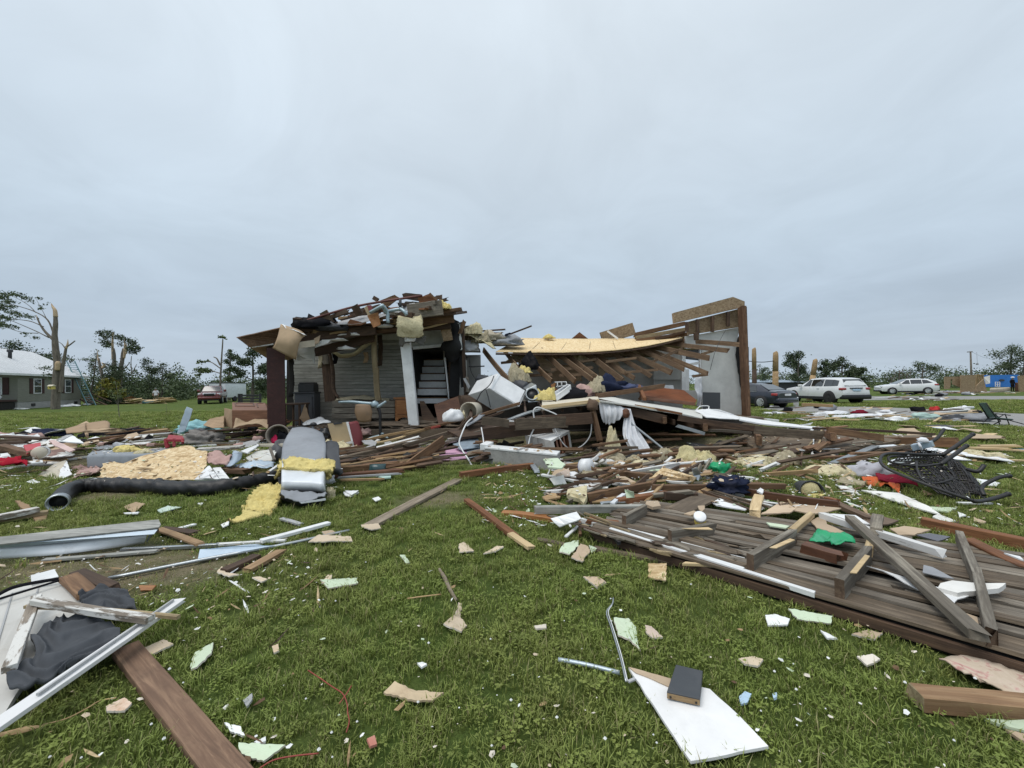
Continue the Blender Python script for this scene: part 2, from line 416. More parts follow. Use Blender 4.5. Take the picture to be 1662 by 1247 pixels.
def fabric(name,c,var=0.1,bs=160,dirt=.2):
 b=NB(name);b.b.inputs['Roughness'].default_value=0.95;b.b.inputs['Specular IOR Level'].default_value=0.05
 v=b.coord();n_=b.noise(v,bs,3,.6);n2_=b.noise(v,6,5,.65)
 col=b.ramp(n2_,[(0.3,sc3(c,.82)),(0.7,sc3(c,1.12))]);col=b.mix(b.mr(b.noise(v,3,6,.7),.55,.75,0,dirt),col,(0.14,.12,.10))
 b.col(b.objvar(col,var));b.bump(n_,.25,.003);return b.m
def glass(name,c,rough=0.05):
 b=NB(name);b.col(c);b.b.inputs['Roughness'].default_value=rough;b.b.inputs['Specular IOR Level'].default_value=0.9;b.b.inputs['Coat Weight'].default_value=0.6;return b.m
def paintc(name,c,metal=0.0,rough=.35,coat=.8):
 b=NB(name);v=b.coord();n_=b.noise(v,3.5,5,.65)
 b.col(b.mix(b.mr(n_,.5,.8,0,.18),c,(.16,.14,.12)));b.b.inputs['Metallic'].default_value=metal;b.b.inputs['Roughness'].default_value=rough
 b.b.inputs['Coat Weight'].default_value=coat;b.b.inputs['Coat Roughness'].default_value=.08;return b.m

wood('wood_dark',(0.062,0.036,0.024),(0.115,0.068,0.043))
wood('wood_brown',(0.125,0.067,0.036),(0.215,0.125,0.070))
wood('wood_red',(0.175,0.070,0.030),(0.290,0.130,0.060))
wood('wood_tan',(0.330,0.215,0.115),(0.470,0.330,0.190),dirt=.25)
wood('wood_pale',(0.520,0.385,0.230),(0.650,0.510,0.330),dirt=.15)
wood('wood_grey',(0.150,0.128,0.108),(0.270,0.240,0.205))
wood('wood_weather',(0.100,0.074,0.054),(0.205,0.158,0.118),grain=1.2,dirt=.5)
wood('wood_white',(0.250,0.220,0.185),(0.380,0.345,0.300),paint=(0.66,0.66,0.65),cover=.60,var=.08)
wood('wood_white_worn',(0.200,0.165,0.130),(0.330,0.280,0.225),paint=(0.60,0.59,0.56),cover=.50,var=.08)
wood('wood_maroon',(0.042,0.012,0.011),(0.062,0.019,0.016),rough=.6,dirt=.15,bump=.15,var=.05)
wood('wood_cherry',(0.150,0.048,0.020),(0.240,0.085,0.036),rough=.35,dirt=.1,bump=.1,var=.08)
wood('wood_chest',(0.190,0.085,0.048),(0.260,0.125,0.075),rough=.6,dirt=.15,bump=.15,var=.05)
wood('wood_orange',(0.260,0.105,0.035),(0.370,0.170,0.062),rough=.5,dirt=.2,bump=.2)
osb('osb',(0.40,0.27,0.13),(0.60,0.45,0.255),(0.74,0.60,0.40))
osb('osb_big',(0.44,0.30,0.15),(0.62,0.46,0.26),(0.74,0.60,0.385),.8)
osb('osb_roof',(0.58,0.40,0.19),(0.76,0.57,0.31),(0.84,0.69,0.44))
osb('osb_old',(0.20,0.135,0.075),(0.30,0.21,0.125),(0.38,0.28,0.18))
plain('white_paint',(0.74,0.75,0.75),.5,.05,.22)
plain('white_metal',(0.70,0.73,0.76),.4,.06,.3,bump=.05)
plain('white_plastic',(0.76,0.77,0.78),.35,.05,.12,bump=.03)
plain('appliance',(0.74,0.75,0.76),.25,.02,.10,bump=.0)
plain('styro',(0.78,0.79,0.78),.8,.05,.12)
plain('paper_white',(0.76,0.77,0.78),.8,.06,.12)
plain('drywall_white',(0.70,0.69,0.66),.9,.06,.3,(.30,.24,.17))
plain('ceiling_sheet',(0.60,0.60,0.56),.8,.05,.45,(.26,.23,.18))
plain('drywall_tan',(0.50,0.385,0.270),.95,.16,.35,(.26,.17,.10),bump=.4)
plain('drywall_green',(0.53,0.62,0.46),.9,.08,.25,(.40,.33,.24))
plain('drywall_pink',(0.58,0.43,0.40),.9,.08,.25)
plain('plaster_core',(0.66,0.60,0.52),1.0,.08,.2)
plain('cardboard',(0.34,0.235,0.145),.9,.1,.25,bump=.2)
plain('cardboard_light',(0.40,0.29,0.185),.9,.06,.2,bump=.2)
plain('cream',(0.56,0.51,0.41),.7,.08,.25)
plain('tan_panel',(0.43,0.33,0.20),.55,.04,.15)
plain('blue_metal',(0.36,0.44,0.52),.4,.06,.3,metal=.2,bump=.05)
plain('galv',(0.42,0.45,0.47),.35,.06,.35,metal=.75,bump=.08)
plain('galv_dull',(0.33,0.36,0.38),.5,.06,.45,metal=.5,bump=.1)
plain('grey_panel',(0.37,0.375,0.38),.7,.06,.35)
plain('grey_foil',(0.25,0.265,0.29),.7,.04,.3,metal=0,bump=.2,bs=9)
plain('foil',(0.66,0.69,0.72),.5,.03,.2,metal=.15,bump=.25,bs=6)
plain('black_plastic',(0.014,0.014,0.016),.42,.1,.15,(.06,.055,.05),bump=.25,bs=12)
plain('black_felt',(0.014,0.014,0.015),.85,.15,.2,(.05,.045,.04),bump=.4)
plain('black_metal',(0.018,0.017,0.018),.5,.05,.25,(.09,.08,.07),bump=.05)
plain('charcoal',(0.045,0.048,0.055),.6,.08,.2)
plain('slate_grey',(0.075,0.078,0.085),.65,.04,.25,(.16,.15,.14),bump=.1)
plain('pink_board',(0.58,0.34,0.47),.7,.05,.25,(.22,.15,.16))
plain('red_plastic',(0.46,0.028,0.036),.4,.1,.15)
plain('red_rust',(0.30,0.055,0.04),.6,.1,.25)
plain('blue_plastic',(0.028,0.10,0.42),.4,.05,.1)
plain('lightblue',(0.42,0.56,0.70),.5,.05,.2)
plain('pale_blue_sheet',(0.47,0.57,0.67),.5,.05,.2)
plain('green_bag',(0.012,0.33,0.135),.3,.05,.05,bump=.1)
plain('yellow_plastic',(0.55,0.44,0.10),.45,.05,.2)
plain('concrete',(0.33,0.325,0.31),.95,.06,.4,(.14,.13,.11),bump=.5,bs=30)
plain('concrete_rough',(0.30,0.295,0.28),.95,.06,.55,(.10,.095,.085),bump=1.0,bs=22)
plain('dirt',(0.155,0.118,0.085),1.0,.05,.4,bump=1.0,bs=14)
plain('wall_grey',(0.36,0.365,0.345),.85,.04,.15,bump=.05)
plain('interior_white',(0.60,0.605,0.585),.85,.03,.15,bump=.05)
plain('rubber',(0.018,0.018,0.019),.85,.03,.3,(.08,.07,.06))
plain('alloy',(0.55,0.56,0.57),.3,.03,.15,metal=.6,bump=0)
plain('dark_void',(0.020,0.018,0.016),.95,.1,.2)  # near-black stand-in for the shade inside hollows
plain('orange_cloth',(0.50,0.105,0.03),.95,.05,.2)
plain('terracotta',(0.30,0.16,0.115),.9,.1,.3)
fluffy('insul_yellow',(0.72,0.60,0.25),(0.52,0.41,0.15))
fluffy('insul_pale',(0.66,0.59,0.39),(0.42,0.35,0.20))
fluffy('insul_grey',(0.42,0.37,0.26),(0.20,0.165,0.11))
fabric('cloth_white',(0.72,0.73,0.76),.05,dirt=.12)
fabric('cloth_charcoal',(0.080,0.086,0.096),.05,240,dirt=.06)
fabric('cloth_black',(0.015,0.015,0.018),.1)
fabric('cloth_navy',(0.022,0.028,0.055),.1)
fabric('cloth_red',(0.36,0.018,0.035),.08)
fabric('cloth_maroon',(0.20,0.018,0.035),.08)
fabric('cloth_pink',(0.46,0.31,0.28),.12)
fabric('cloth_beige',(0.47,0.42,0.33),.08)
fabric('cloth_brown',(0.165,0.125,0.098),.1)
fabric('cloth_teal',(0.28,0.50,0.53),.1)
fabric('cloth_grey',(0.30,0.31,0.33),.1)
fabric('cloth_magenta',(0.55,0.03,0.10),.1)
fabric('mattress_grey',(0.30,0.325,0.355),.05)
glass('glass_dark',(0.012,0.014,0.016));glass('glass_window',(0.05,0.06,0.065));glass('lamp_red',(0.35,0.015,0.015),.2);glass('lamp_clear',(0.55,0.57,0.6),.15)
paintc('car_white',(0.72,0.73,0.74));paintc('car_navy',(0.012,0.016,0.030),.2);paintc('car_maroon',(0.14,0.018,0.018),.3);paintc('car_silver',(0.66,0.68,0.70))
def siding(name,c,pitch,dirt=.2,var=.03):
 b=NB(name);b.b.inputs['Roughness'].default_value=.65
 tc=b.n('ShaderNodeTexCoord');sp=b.n('ShaderNodeSeparateXYZ');b.lk(tc.outputs['Object'],sp.inputs[0])
 m=b.n('ShaderNodeMath',operation='DIVIDE');b.lk(sp.outputs[2],m.inputs[0]);m.inputs[1].default_value=pitch
 f=b.n('ShaderNodeMath',operation='FRACT');b.lk(m.outputs[0],f.inputs[0])
 n_=b.noise(b.coord((1,1,6)),2.5,6,.65)
 col=b.ramp(n_,[(.3,sc3(c,.82)),(.7,sc3(c,1.1))]);col=b.mix(b.mr(f.outputs[0],0,.1,.55,0),col,sc3(c,.35))
 b.col(col);b.bump(f.outputs[0],.8,.02);return b.m
siding('vinyl_green',(0.245,0.245,0.205),0.115)
def shingle(name,c):
 b=NB(name);b.b.inputs['Roughness'].default_value=.9
 br=b.n('ShaderNodeTexBrick');br.inputs['Scale'].default_value=3.0;br.inputs['Color1'].default_value=(*c,1);br.inputs['Color2'].default_value=(*sc3(c,.8),1);br.inputs['Mortar'].default_value=(*sc3(c,.55),1);br.inputs['Mortar Size'].default_value=.015
 b.lk(b.coord(rnd=False),br.inputs['Vector']);n_=b.noise(b.coord(),3,5,.6)
 b.col(b.mix(b.mr(n_,.4,.7,0,.25),br.outputs[0],sc3(c,.75)));return b.m
shingle('roof_light',(0.72,0.74,0.76))
def weave(name,c):
 b=NB(name);b.b.inputs['Roughness'].default_value=.5
 v=b.coord((1,1,1),False);ck=b.n('ShaderNodeTexChecker');ck.inputs['Scale'].default_value=42;b.lk(v,ck.inputs['Vector'])
 b.col(b.mix(ck.outputs['Fac'],sc3(c,.2),sc3(c,1.9)));b.bump(ck.outputs['Fac'],.8,.01);return b.m
weave('wicker',(0.017,0.014,0.013))
def print_floral(name):
 b=NB(name);b.b.inputs['Roughness'].default_value=.8
 v=b.coord(rnd=False);n_=b.noise(v,9,5,.7,1.0);n2_=b.noise(v,22,4,.6,.5)
 col=b.ramp(n_,[(.40,(.50,.40,.30)),(.55,(.56,.46,.36)),(.62,(.50,.27,.24)),(.70,(.62,.50,.42))])
 b.col(b.mix(b.mr(n2_,.58,.66,0,.6),col,(.36,.15,.14)));return b.m
print_floral('floral_paper')
def bark(name,c1,c2):
 b=NB(name);b.b.inputs['Roughness'].default_value=.95
 n_=b.noise(b.coord((6,6,1.2)),2,6,.7);b.col(b.ramp(n_,[(.3,c1),(.65,c2)]));b.bump(n_,.9,.05);return b.m
bark('bark',(.085,.072,.058),(.225,.195,.160));bark('bark_dark',(.05,.042,.035),(.13,.11,.09))
bark('split_wood',(.40,.28,.17),(.62,.47,.31))
def leafm(name,c1,c2):
 b=NB(name);b.b.inputs['Roughness'].default_value=.7;b.b.inputs['Specular IOR Level'].default_value=.3
 g=b.n('ShaderNodeNewGeometry');n_=b.noise(g.outputs['Position'],.9,4,.7)
 col=b.mix(b.mr(n_,.35,.65,0,1),c1,c2);rp=b.mr(g.outputs['Random Per Island'],0,1,.6,1.45)
 vm=b.n('ShaderNodeVectorMath',operation='SCALE');b.lk(col,vm.inputs[0]);b.lk(rp,vm.inputs['Scale']);b.col(vm.outputs[0]);return b.m
leafm('leaf',(.058,.084,.042),(.100,.130,.060));leafm('leaf_light',(.080,.115,.042),(.125,.160,.060));leafm('leaf_dark',(.045,.066,.036),(.076,.100,.050))  # leaf colours lightened to stand in for distance haze
leafm('leaf_yellow',(.16,.16,.03),(.22,.19,.035))
M=MATS
wood('siding_grey',(.27,.265,.252),(.365,.358,.34),grain=.6,dirt=.25,var=.10,bump=.3)
plain('wall_light',(.50,.50,.47),.8,.03,.2)
wood('wood_pale_old',(.27,.205,.125),(.40,.32,.21),dirt=.45)
wood('wood_rafter',(.140,.085,.052),(.255,.170,.108),dirt=.35)
wood('wood_corner',(.11,.055,.032),(.20,.115,.07),dirt=.5)
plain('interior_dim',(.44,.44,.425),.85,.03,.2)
wood('wood_joist',(.165,.085,.047),(.265,.150,.088),dirt=.3)
plain('paving',(.255,.25,.24),.95,.03,.4,(.16,.15,.13),bump=.4,bs=20)
plain('chrome_blue',(.34,.43,.47),.4,.03,.35,metal=.35,bump=.05)
plain('seat_red',(.22,.045,.05),.6,.03,.15)
plain('tan_wood',(.27,.175,.10),.55,.03,.3)
plain('felt_speckle',(.13,.125,.11),.95,.05,.7,(.03,.03,.03),bump=.6)
wood('wood_maroon_b',(.085,.024,.020),(.13,.04,.032),rough=.6)
wood('wood_brown_d',(.10,.062,.042),(.17,.115,.08))
wood('wood_red_d',(.105,.042,.022),(.170,.075,.040),rough=.6)
plain('blue_cushion',(.06,.075,.15),.9,.03,.2)
fluffy('insul_yp',(0.60,0.53,0.30),(0.36,0.30,0.16))
plain('teal_dark',(.03,.07,.075),.2)
plain('teal_pale',(.40,.55,.50),.6)
plain('blue_grey',(.27,.33,.39),.45,.08,.35,metal=.25)
plain('drywall_pinkish',(.50,.40,.33),.95,.1,.3)
wood('grey_wood',(.30,.30,.295),(.42,.42,.415),dirt=.5)
wood('wood_plank',(.155,.130,.110),(.290,.250,.215),grain=1.3,dirt=.5,var=.15)
wood('wood_joist_grey',(.13,.11,.092),(.30,.275,.245),dirt=.35,grain=.8)
plain('magazine',(.09,.085,.10),.25,.05,.9,(.28,.24,.22),bs=6)
fabric('cloth_lilac',(.46,.46,.50))
plain('blue_plastic2',(.03,.16,.38),.4)
plain('green_mesh',(.10,.17,.155),.8,.03,.2)
fabric('cloth_red2',(.50,.05,.05))
plain('bin_tan',(.26,.225,.185),.6,.03,.2)
plain('duct_black',(.008,.008,.009),.5,.03,.2,(.07,.065,.06),bump=.6,bs=14)
plain('teal_dark2',(.03,.14,.15),.9)
fabric('cloth_grey2',(.25,.235,.22))
plain('red_paint',(.30,.03,.04),.6,.05,.3)
wood('wood_tan2',(.24,.15,.085),(.34,.23,.14))
wood('wood_wgrey',(.27,.27,.27),(.40,.40,.40),dirt=.4)
wood('wood_grey2',(.22,.175,.135),(.36,.30,.25),dirt=.3)
wood('wood_tan3',(.25,.145,.08),(.36,.235,.14),dirt=.25)
wood('wood_plank_b',(.150,.088,.060),(.275,.175,.118),dirt=.3,grain=.9)
plain('panel_white',(.56,.55,.52),.7,.02,.45,(.30,.26,.20),bs=8)
wood('wood_white_n',(.30,.27,.23),(.42,.39,.35),paint=(0.70,0.70,0.70),cover=.64,var=.03)
plain('board_white',(.76,.755,.75),.85,.02,.10,bs=40,bump=.1)
plain('block_grey',(.050,.055,.062),.55,.02,.35,(.11,.11,.11),bs=60,bump=.05)
plain('galv_blue',(.45,.52,.58),.35,.03,.2,metal=.4)
plain('cork',(.52,.41,.27),.9,.02,.5,(.22,.13,.08),bs=40)
plain('drywall_tanl',(.58,.475,.35),.95,.08,.3,(.34,.24,.15),bump=.4)
plain('drywall_orange',(.62,.50,.40),.9,.05,.8,(.45,.22,.10))
plain('teal_pale2',(.50,.60,.53),.8)
plain('red_scrap',(.50,.20,.15),.8,.1,.3,(.5,.55,.4))

# ================================================================== SETTING
def ground_material():
 b=NB('lawn_ground');b.b.inputs['Roughness'].default_value=1.0;b.b.inputs['Specular IOR Level'].default_value=.1
 g=b.n('ShaderNodeNewGeometry');p=g.outputs['Position']
 n1_=b.noise(p,.35,5,.6);n2_=b.noise(p,6,6,.7);n3=b.noise(p,60,4,.7);n4=b.noise(p,1.3,5,.65)
 c=b.ramp(n2_,[(.3,(.050,.082,.018)),(.5,(.085,.130,.030)),(.72,(.135,.175,.050))])
 c=b.mix(b.mr(n1_,.42,.68,0,.55),c,(.150,.160,.055))
 c=b.mix(b.mr(n4,.58,.72,0,.5),c,(.150,.120,.070))
 c=b.mix(b.mr(n3,.45,.75,0,.6),c,(.045,.055,.018))
 # worn straw patches on the lawn
 att=b.n('ShaderNodeAttribute');att.attribute_name='worn'
 straw=b.ramp(n3,[(.3,(.150,.120,.075)),(.55,(.270,.225,.150)),(.75,(.40,.35,.26))])
 k=b.n('ShaderNodeMath',operation='MULTIPLY');b.lk(att.outputs['Fac'],k.inputs[0]);b.lk(b.mr(n2_,.3,.6,.35,1),k.inputs[1])
 c=b.mix(k.outputs[0],c,straw)
 b.col(c);b.bump(n3,1.0,.03);return b.m
ground_material()
WORN=[(G('e',600,740),1.0,0.5),(G('e',420,700),1.1,.5),(G('e',250,740),.7,.35),(G('e',760,720),.7,.4),(G('l',1250,900),.5,.5),(G('g',700,230),.5,.35),
  (Vector((-3.0,8.6,0)),3.2,1.4),(Vector((3.5,8.2,0)),3.5,1.3),(Vector((-9,8.5,0)),2.8,1.2),(Vector((0,13,0)),9.5,4.0),(Vector((2.6,9.8,0)),6.0,2.4),(G('i',700,100),1.2,.6)]
def worn(x,y):
 s=0
 for c,rx,ry in WORN:s=max(s,math.exp(-(((x-c.x)/rx)**2+((y-c.y)/ry)**2)*1.2))
 return min(1,s*1.25)if s>.2 else s*.8
def ground():
 xs=sorted(set([-450,-250,-140,-90,-60,-40]+[x*.5 for x in range(-56,57)]+[x*.15 for x in range(-40,41)]+[40,60,90,140,250,450]))
 ys=sorted(set([-120,-40,-12]+[y*.5 for y in range(-8,60)]+[y*.15 for y in range(6,56)]+[34,40,50,65,90,140,250,500,900]))
 V=[(x,y,0.0)for y in ys for x in xs];W_=len(xs)
 Fc=[(j*W_+i,j*W_+i+1,(j+1)*W_+i+1,(j+1)*W_+i)for j in range(len(ys)-1)for i in range(W_-1)]
 o=mk('ground',V,Fc,M['lawn_ground'],mw=Matrix.Identity(4))
 a=o.data.attributes.new('worn','FLOAT','POINT');a.data.foreach_set('value',[worn(v[0],v[1])for v in V])
 tag(o,'lawn strewn with storm debris, green with worn straw patches',kind='structure')
ground()
def strip(name,pts,z,mat,label):
 P=[G('0',x,y,z)for x,y in pts]
 o=mk(name,P+[p-Vector((0,0,.05))for p in P],[tuple(range(len(P)))]+[(i,len(P)+i,len(P)+(i+1)%len(P),(i+1)%len(P))for i in range(len(P))],mat)
 if o.data.polygons[0].normal.z<0:o.data.flip_normals()
 tag(o,label,kind='structure')
strip('driveway',[(1226,664),(1290,660),(1420,660.5),(1662,672),(1900,684),(1900,715),(1662,694),(1420,676),(1285,670)],.012,M['paving'],'pale concrete driveway running past the parked cars')
strip('road',[(1395,643.5),(1662,643),(1950,644),(1950,649),(1662,648.3),(1395,649.5)],.012,M['paving'],'pale road in front of the wrecked blue-walled house')

# ------------------------------------------------------------------ vegetation
def leaf_cloud(name,blobs,n,size,mat,parent,seed=0,flatz=.75):
 rng=np.random.default_rng(seed)
 w_=np.array([b[1]**2 for b in blobs]);w_=w_/w_.sum();k=rng.choice(len(blobs),n,p=w_)
 c=np.array([tuple(b[0])for b in blobs])[k];r=np.array([b[1]for b in blobs])[k]
 d=rng.normal(size=(n,3));d/=np.linalg.norm(d,axis=1)[:,None]
 p=c+rng.normal(size=(n,3))*(r*.52)[:,None]*np.array([1,1,flatz])
 a=rng.normal(size=(n,3));a/=np.linalg.norm(a,axis=1)[:,None];b_=np.cross(a,rng.normal(size=(n,3)));b_/=np.linalg.norm(b_,axis=1)[:,None]
 s=(size*(0.6+.8*rng.random(n)))[:,None]
 V=np.stack([p-a*s,p+b_*s*.55,p+a*s,p-b_*s*.55],1).reshape(-1,3);V[:,2]=np.maximum(V[:,2],0.02)
 me=bpy.data.meshes.new(name);me.vertices.add(n*4);me.vertices.foreach_set('co',V.ravel());me.loops.add(n*4);me.loops.foreach_set('vertex_index',np.arange(n*4))
 me.polygons.add(n);me.polygons.foreach_set('loop_start',np.arange(n)*4);me.polygons.foreach_set('loop_total',np.full(n,4));me.materials.append(mat);me.update();me.validate()
 o=bpy.data.objects.new(name,me);place(o,Matrix.Identity(4),parent);o['kind']='stuff';return o
def limb(P,r0,r1,out,n=4):
 out.append((P,[r0+(r1-r0)*i/(len(P)-1)for i in range(len(P))]))
def tubes(name,lst,mat,parent,seg=7):
 V=[];Fc=[]
 for P,rs in lst:
  n=(len(P)-1)*4;Q=spline(P,n);base=len(V);px=None
  for i,p in enumerate(Q):
   d=(Q[min(i+1,n)]-Q[max(i-1,0)]).normalized();u=i/n*(len(P)-1);k=min(int(u),len(P)-2);r=rs[k]+(rs[k+1]-rs[k])*(u-k)
   a=(Vector((0,1,0)).cross(d))if px is None else px-d*px.dot(d)
   if a.length<1e-5:a=Vector((1,0,0))
   a.normalize();px=a;b_=d.cross(a)
   for q in range(seg):
    t=6.28318*q/seg;w_=r*(1+.25*mnoise.noise(p*1.5+Vector((math.cos(t),math.sin(t),0))))
    V.append(p+(a*math.cos(t)+b_*math.sin(t))*w_)
  for i in range(n):
   for q in range(seg):
    q2=(q+1)%seg;Fc.append((base+i*seg+q,base+i*seg+q2,base+(i+1)*seg+q2,base+(i+1)*seg+q))
  Fc.append(tuple(base+n*seg+q for q in range(seg)))
 return mk(name,V,Fc,mat,parent,True)
def tree(name,label,base,h,tr,spread,nl,ls,mat,seed,group=None,lean=0.0,crown_from=.35,bk='bark_dark',nlimb=6,sparse=1.0):
 rng=random.Random(seed);t=thing(name,label,'tree',base,group);base=Vector(base)
 top=base+Vector((lean*h,0,h*.86));tk=[];blobs=[]
 limb([base,base.lerp(top,.4)+Vector((rng.uniform(-.2,.2),0,0)),top],tr,tr*.25,tk)
 for i in range(nlimb):
  f=crown_from+(1-crown_from)*(i+rng.random())/nlimb*.95;p0=base.lerp(top,f*.9);a=rng.uniform(0,6.28)
  Ln=spread*(1.15-.6*f)*rng.uniform(.65,1.15);p2=p0+Vector((math.cos(a)*Ln,math.sin(a)*Ln,Ln*rng.uniform(.25,.8)))
  limb([p0,p0.lerp(p2,.5)+Vector((0,0,-.1*Ln)),p2],tr*.30,tr*.06,tk)
  for q in(.55,.8,1.0):blobs.append((p0.lerp(p2,q)+Vector((rng.uniform(-.3,.3),rng.uniform(-.3,.3),rng.uniform(-.1,.3)))*spread*.35,spread*rng.uniform(.16,.30)*sparse))
 blobs.append((top,spread*.3*sparse));blobs.append((top+Vector((0,0,h*.07)),spread*.2*sparse))
 tubes('trunk',tk,M[bk],t);leaf_cloud('crown',blobs,int(nl*1.7),ls*.47,mat,t,seed)
 return t
# far woods: one mass on each side of the ruin, standing on the ground
def far_wood():
 rng=random.Random(3);blobs=[]
 for i in range(150):
  px=rng.uniform(60,470);d=rng.uniform(52,85);p=D('0',px,640,d);hh=rng.uniform(2.0,4.6)*(1+.15*math.sin(px*.07))*(.75 if px>300 else 1.0)
  for q in range(3):blobs.append((Vector((p.x+rng.uniform(-1,1),p.y+rng.uniform(-1,1),hh*(q+.5)/3)),rng.uniform(.8,1.5)))
 for i in range(70):
  px=rng.uniform(470,1250);d=rng.uniform(85,110);p=D('0',px,640,d)
  for q in range(2):blobs.append((Vector((p.x,p.y,1+q*1.4)),rng.uniform(1.2,2.0)))
 for i in range(150):
  px=rng.uniform(1225,1700);d=rng.uniform(62,92);p=D('0',px,640,d);hh=rng.uniform(1.5,3.7)
  for q in range(2):blobs.append((Vector((p.x+rng.uniform(-1,1),p.y,hh*(q+.5)/2)),rng.uniform(.8,1.5)))
 o=leaf_cloud('far_wood',blobs,95000,.155,M['leaf'],None,5,.9);tag(o,'low dark green wood along the horizon',kind='stuff')
far_wood()
TR=[  # px, ground depth, height, trunk, spread, leaves, size, material, label
 (20,62,10.0,.3,4.2,2600,.30,'leaf_dark','dark broad tree rising behind the roof of the grey-green house',.25,1.1),
 (75,58,7.0,.25,3.2,1500,.26,'leaf','mid green tree showing just over the right half of the white shingled roof',.3,1.0),
 (142,52,7.4,.16,2.2,520,.22,'leaf','thin wind-stripped tree leaning right between the ladder and the splintered trunks',.4,.8),
 (240,60,6.8,.16,2.3,600,.24,'leaf_dark','small thin tree over the tan debris heap, bare-limbed on its left',.45,.9),
 (262,58,5.8,.16,2.2,900,.24,'leaf_dark','small rounded dark tree behind the standing person',.35,1.0),
 (372,52,7.2,.20,1.5,1500,.22,'leaf','slim upright leafy tree just right of the bare snapped pole tree',.3,1.0),
 (408,36,5.6,.18,1.7,2300,.20,'leaf_dark','dense dark tree close behind the left end of the ruined porch',.3,1.05),
 (437,40,4.0,.15,1.5,900,.2,'leaf','low green tree half hidden by the maroon porch column',.3,1.0),
 (1296,62,6.6,.25,2.6,2200,.26,'leaf_dark','dark leafy tree between the tall splintered pole and the leaning pole',.3,1.0),
 (1340,64,5.2,.22,2.0,1300,.26,'leaf_dark','dark tree just right of the leaning splintered pole',.3,1.05),
 (1366,64,5.6,.22,2.2,1700,.26,'leaf_dark','rounded dark tree over the rear half of the white sport utility vehicle',.3,1.05),
 (1385,66,4.2,.22,1.8,1000,.26,'leaf_dark','lower dark tree above the tail of the white sport utility vehicle',.3,1.0),
 (1498,66,4.6,.2,2.4,900,.24,'leaf','wind-bent brushy tree above the white crossover',.35,1.0),
 (1640,70,7.2,.25,4.0,1500,.26,'leaf','tall loose-crowned tree over the bright blue wall at far right',.3,.95),
 (1662,66,6.5,.25,3.4,1200,.26,'leaf_dark','dark tree cut by the right edge beyond the blue wall',.3,1.0),
 (1232,64,4.6,.14,2.0,260,.24,'leaf_dark','sparse tree behind the charred pole beside the ruin wall',.4,.7)]
for i,(px,d,h,tr,spd,nl,ls,mt,lb,cf,sp_)in enumerate(TR):
 p=D('0',px,640,d);tree('leafy_tree',lb,(p.x,p.y,0),h,tr,spd,nl,ls,M[mt],20+i,None,.03 if i!=2 else .18,cf,'bark_dark',7,sp_)
# dead and stripped trees on the right horizon
for i,(x,y0,y1)in enumerate(((1459,601,620),(1471,606,620),(1446,612,622))):
 b0=D('0',x,624,58);t=thing('bare_tree',['tallest bare grey tree over the white crossover bonnet','forked bare tree over the white crossover roof','shortest bare tree left of the white crossover'][i],'tree',(b0.x,b0.y,0))
 top=D('0',x+1,y0,58);tk=[];bb=Vector((b0.x,b0.y,0));limb([bb,bb.lerp(top,.5),top],.18,.05,tk)
 for q in range(5):
  p0=bb.lerp(top,.45+.1*q);s_=(-1)**q;limb([p0,p0+Vector((s_*.5,0,.4)),p0+Vector((s_*.8,.2,1.0))],.06,.02,tk)
 tubes('trunk',tk,M['bark_dark'],t,5)

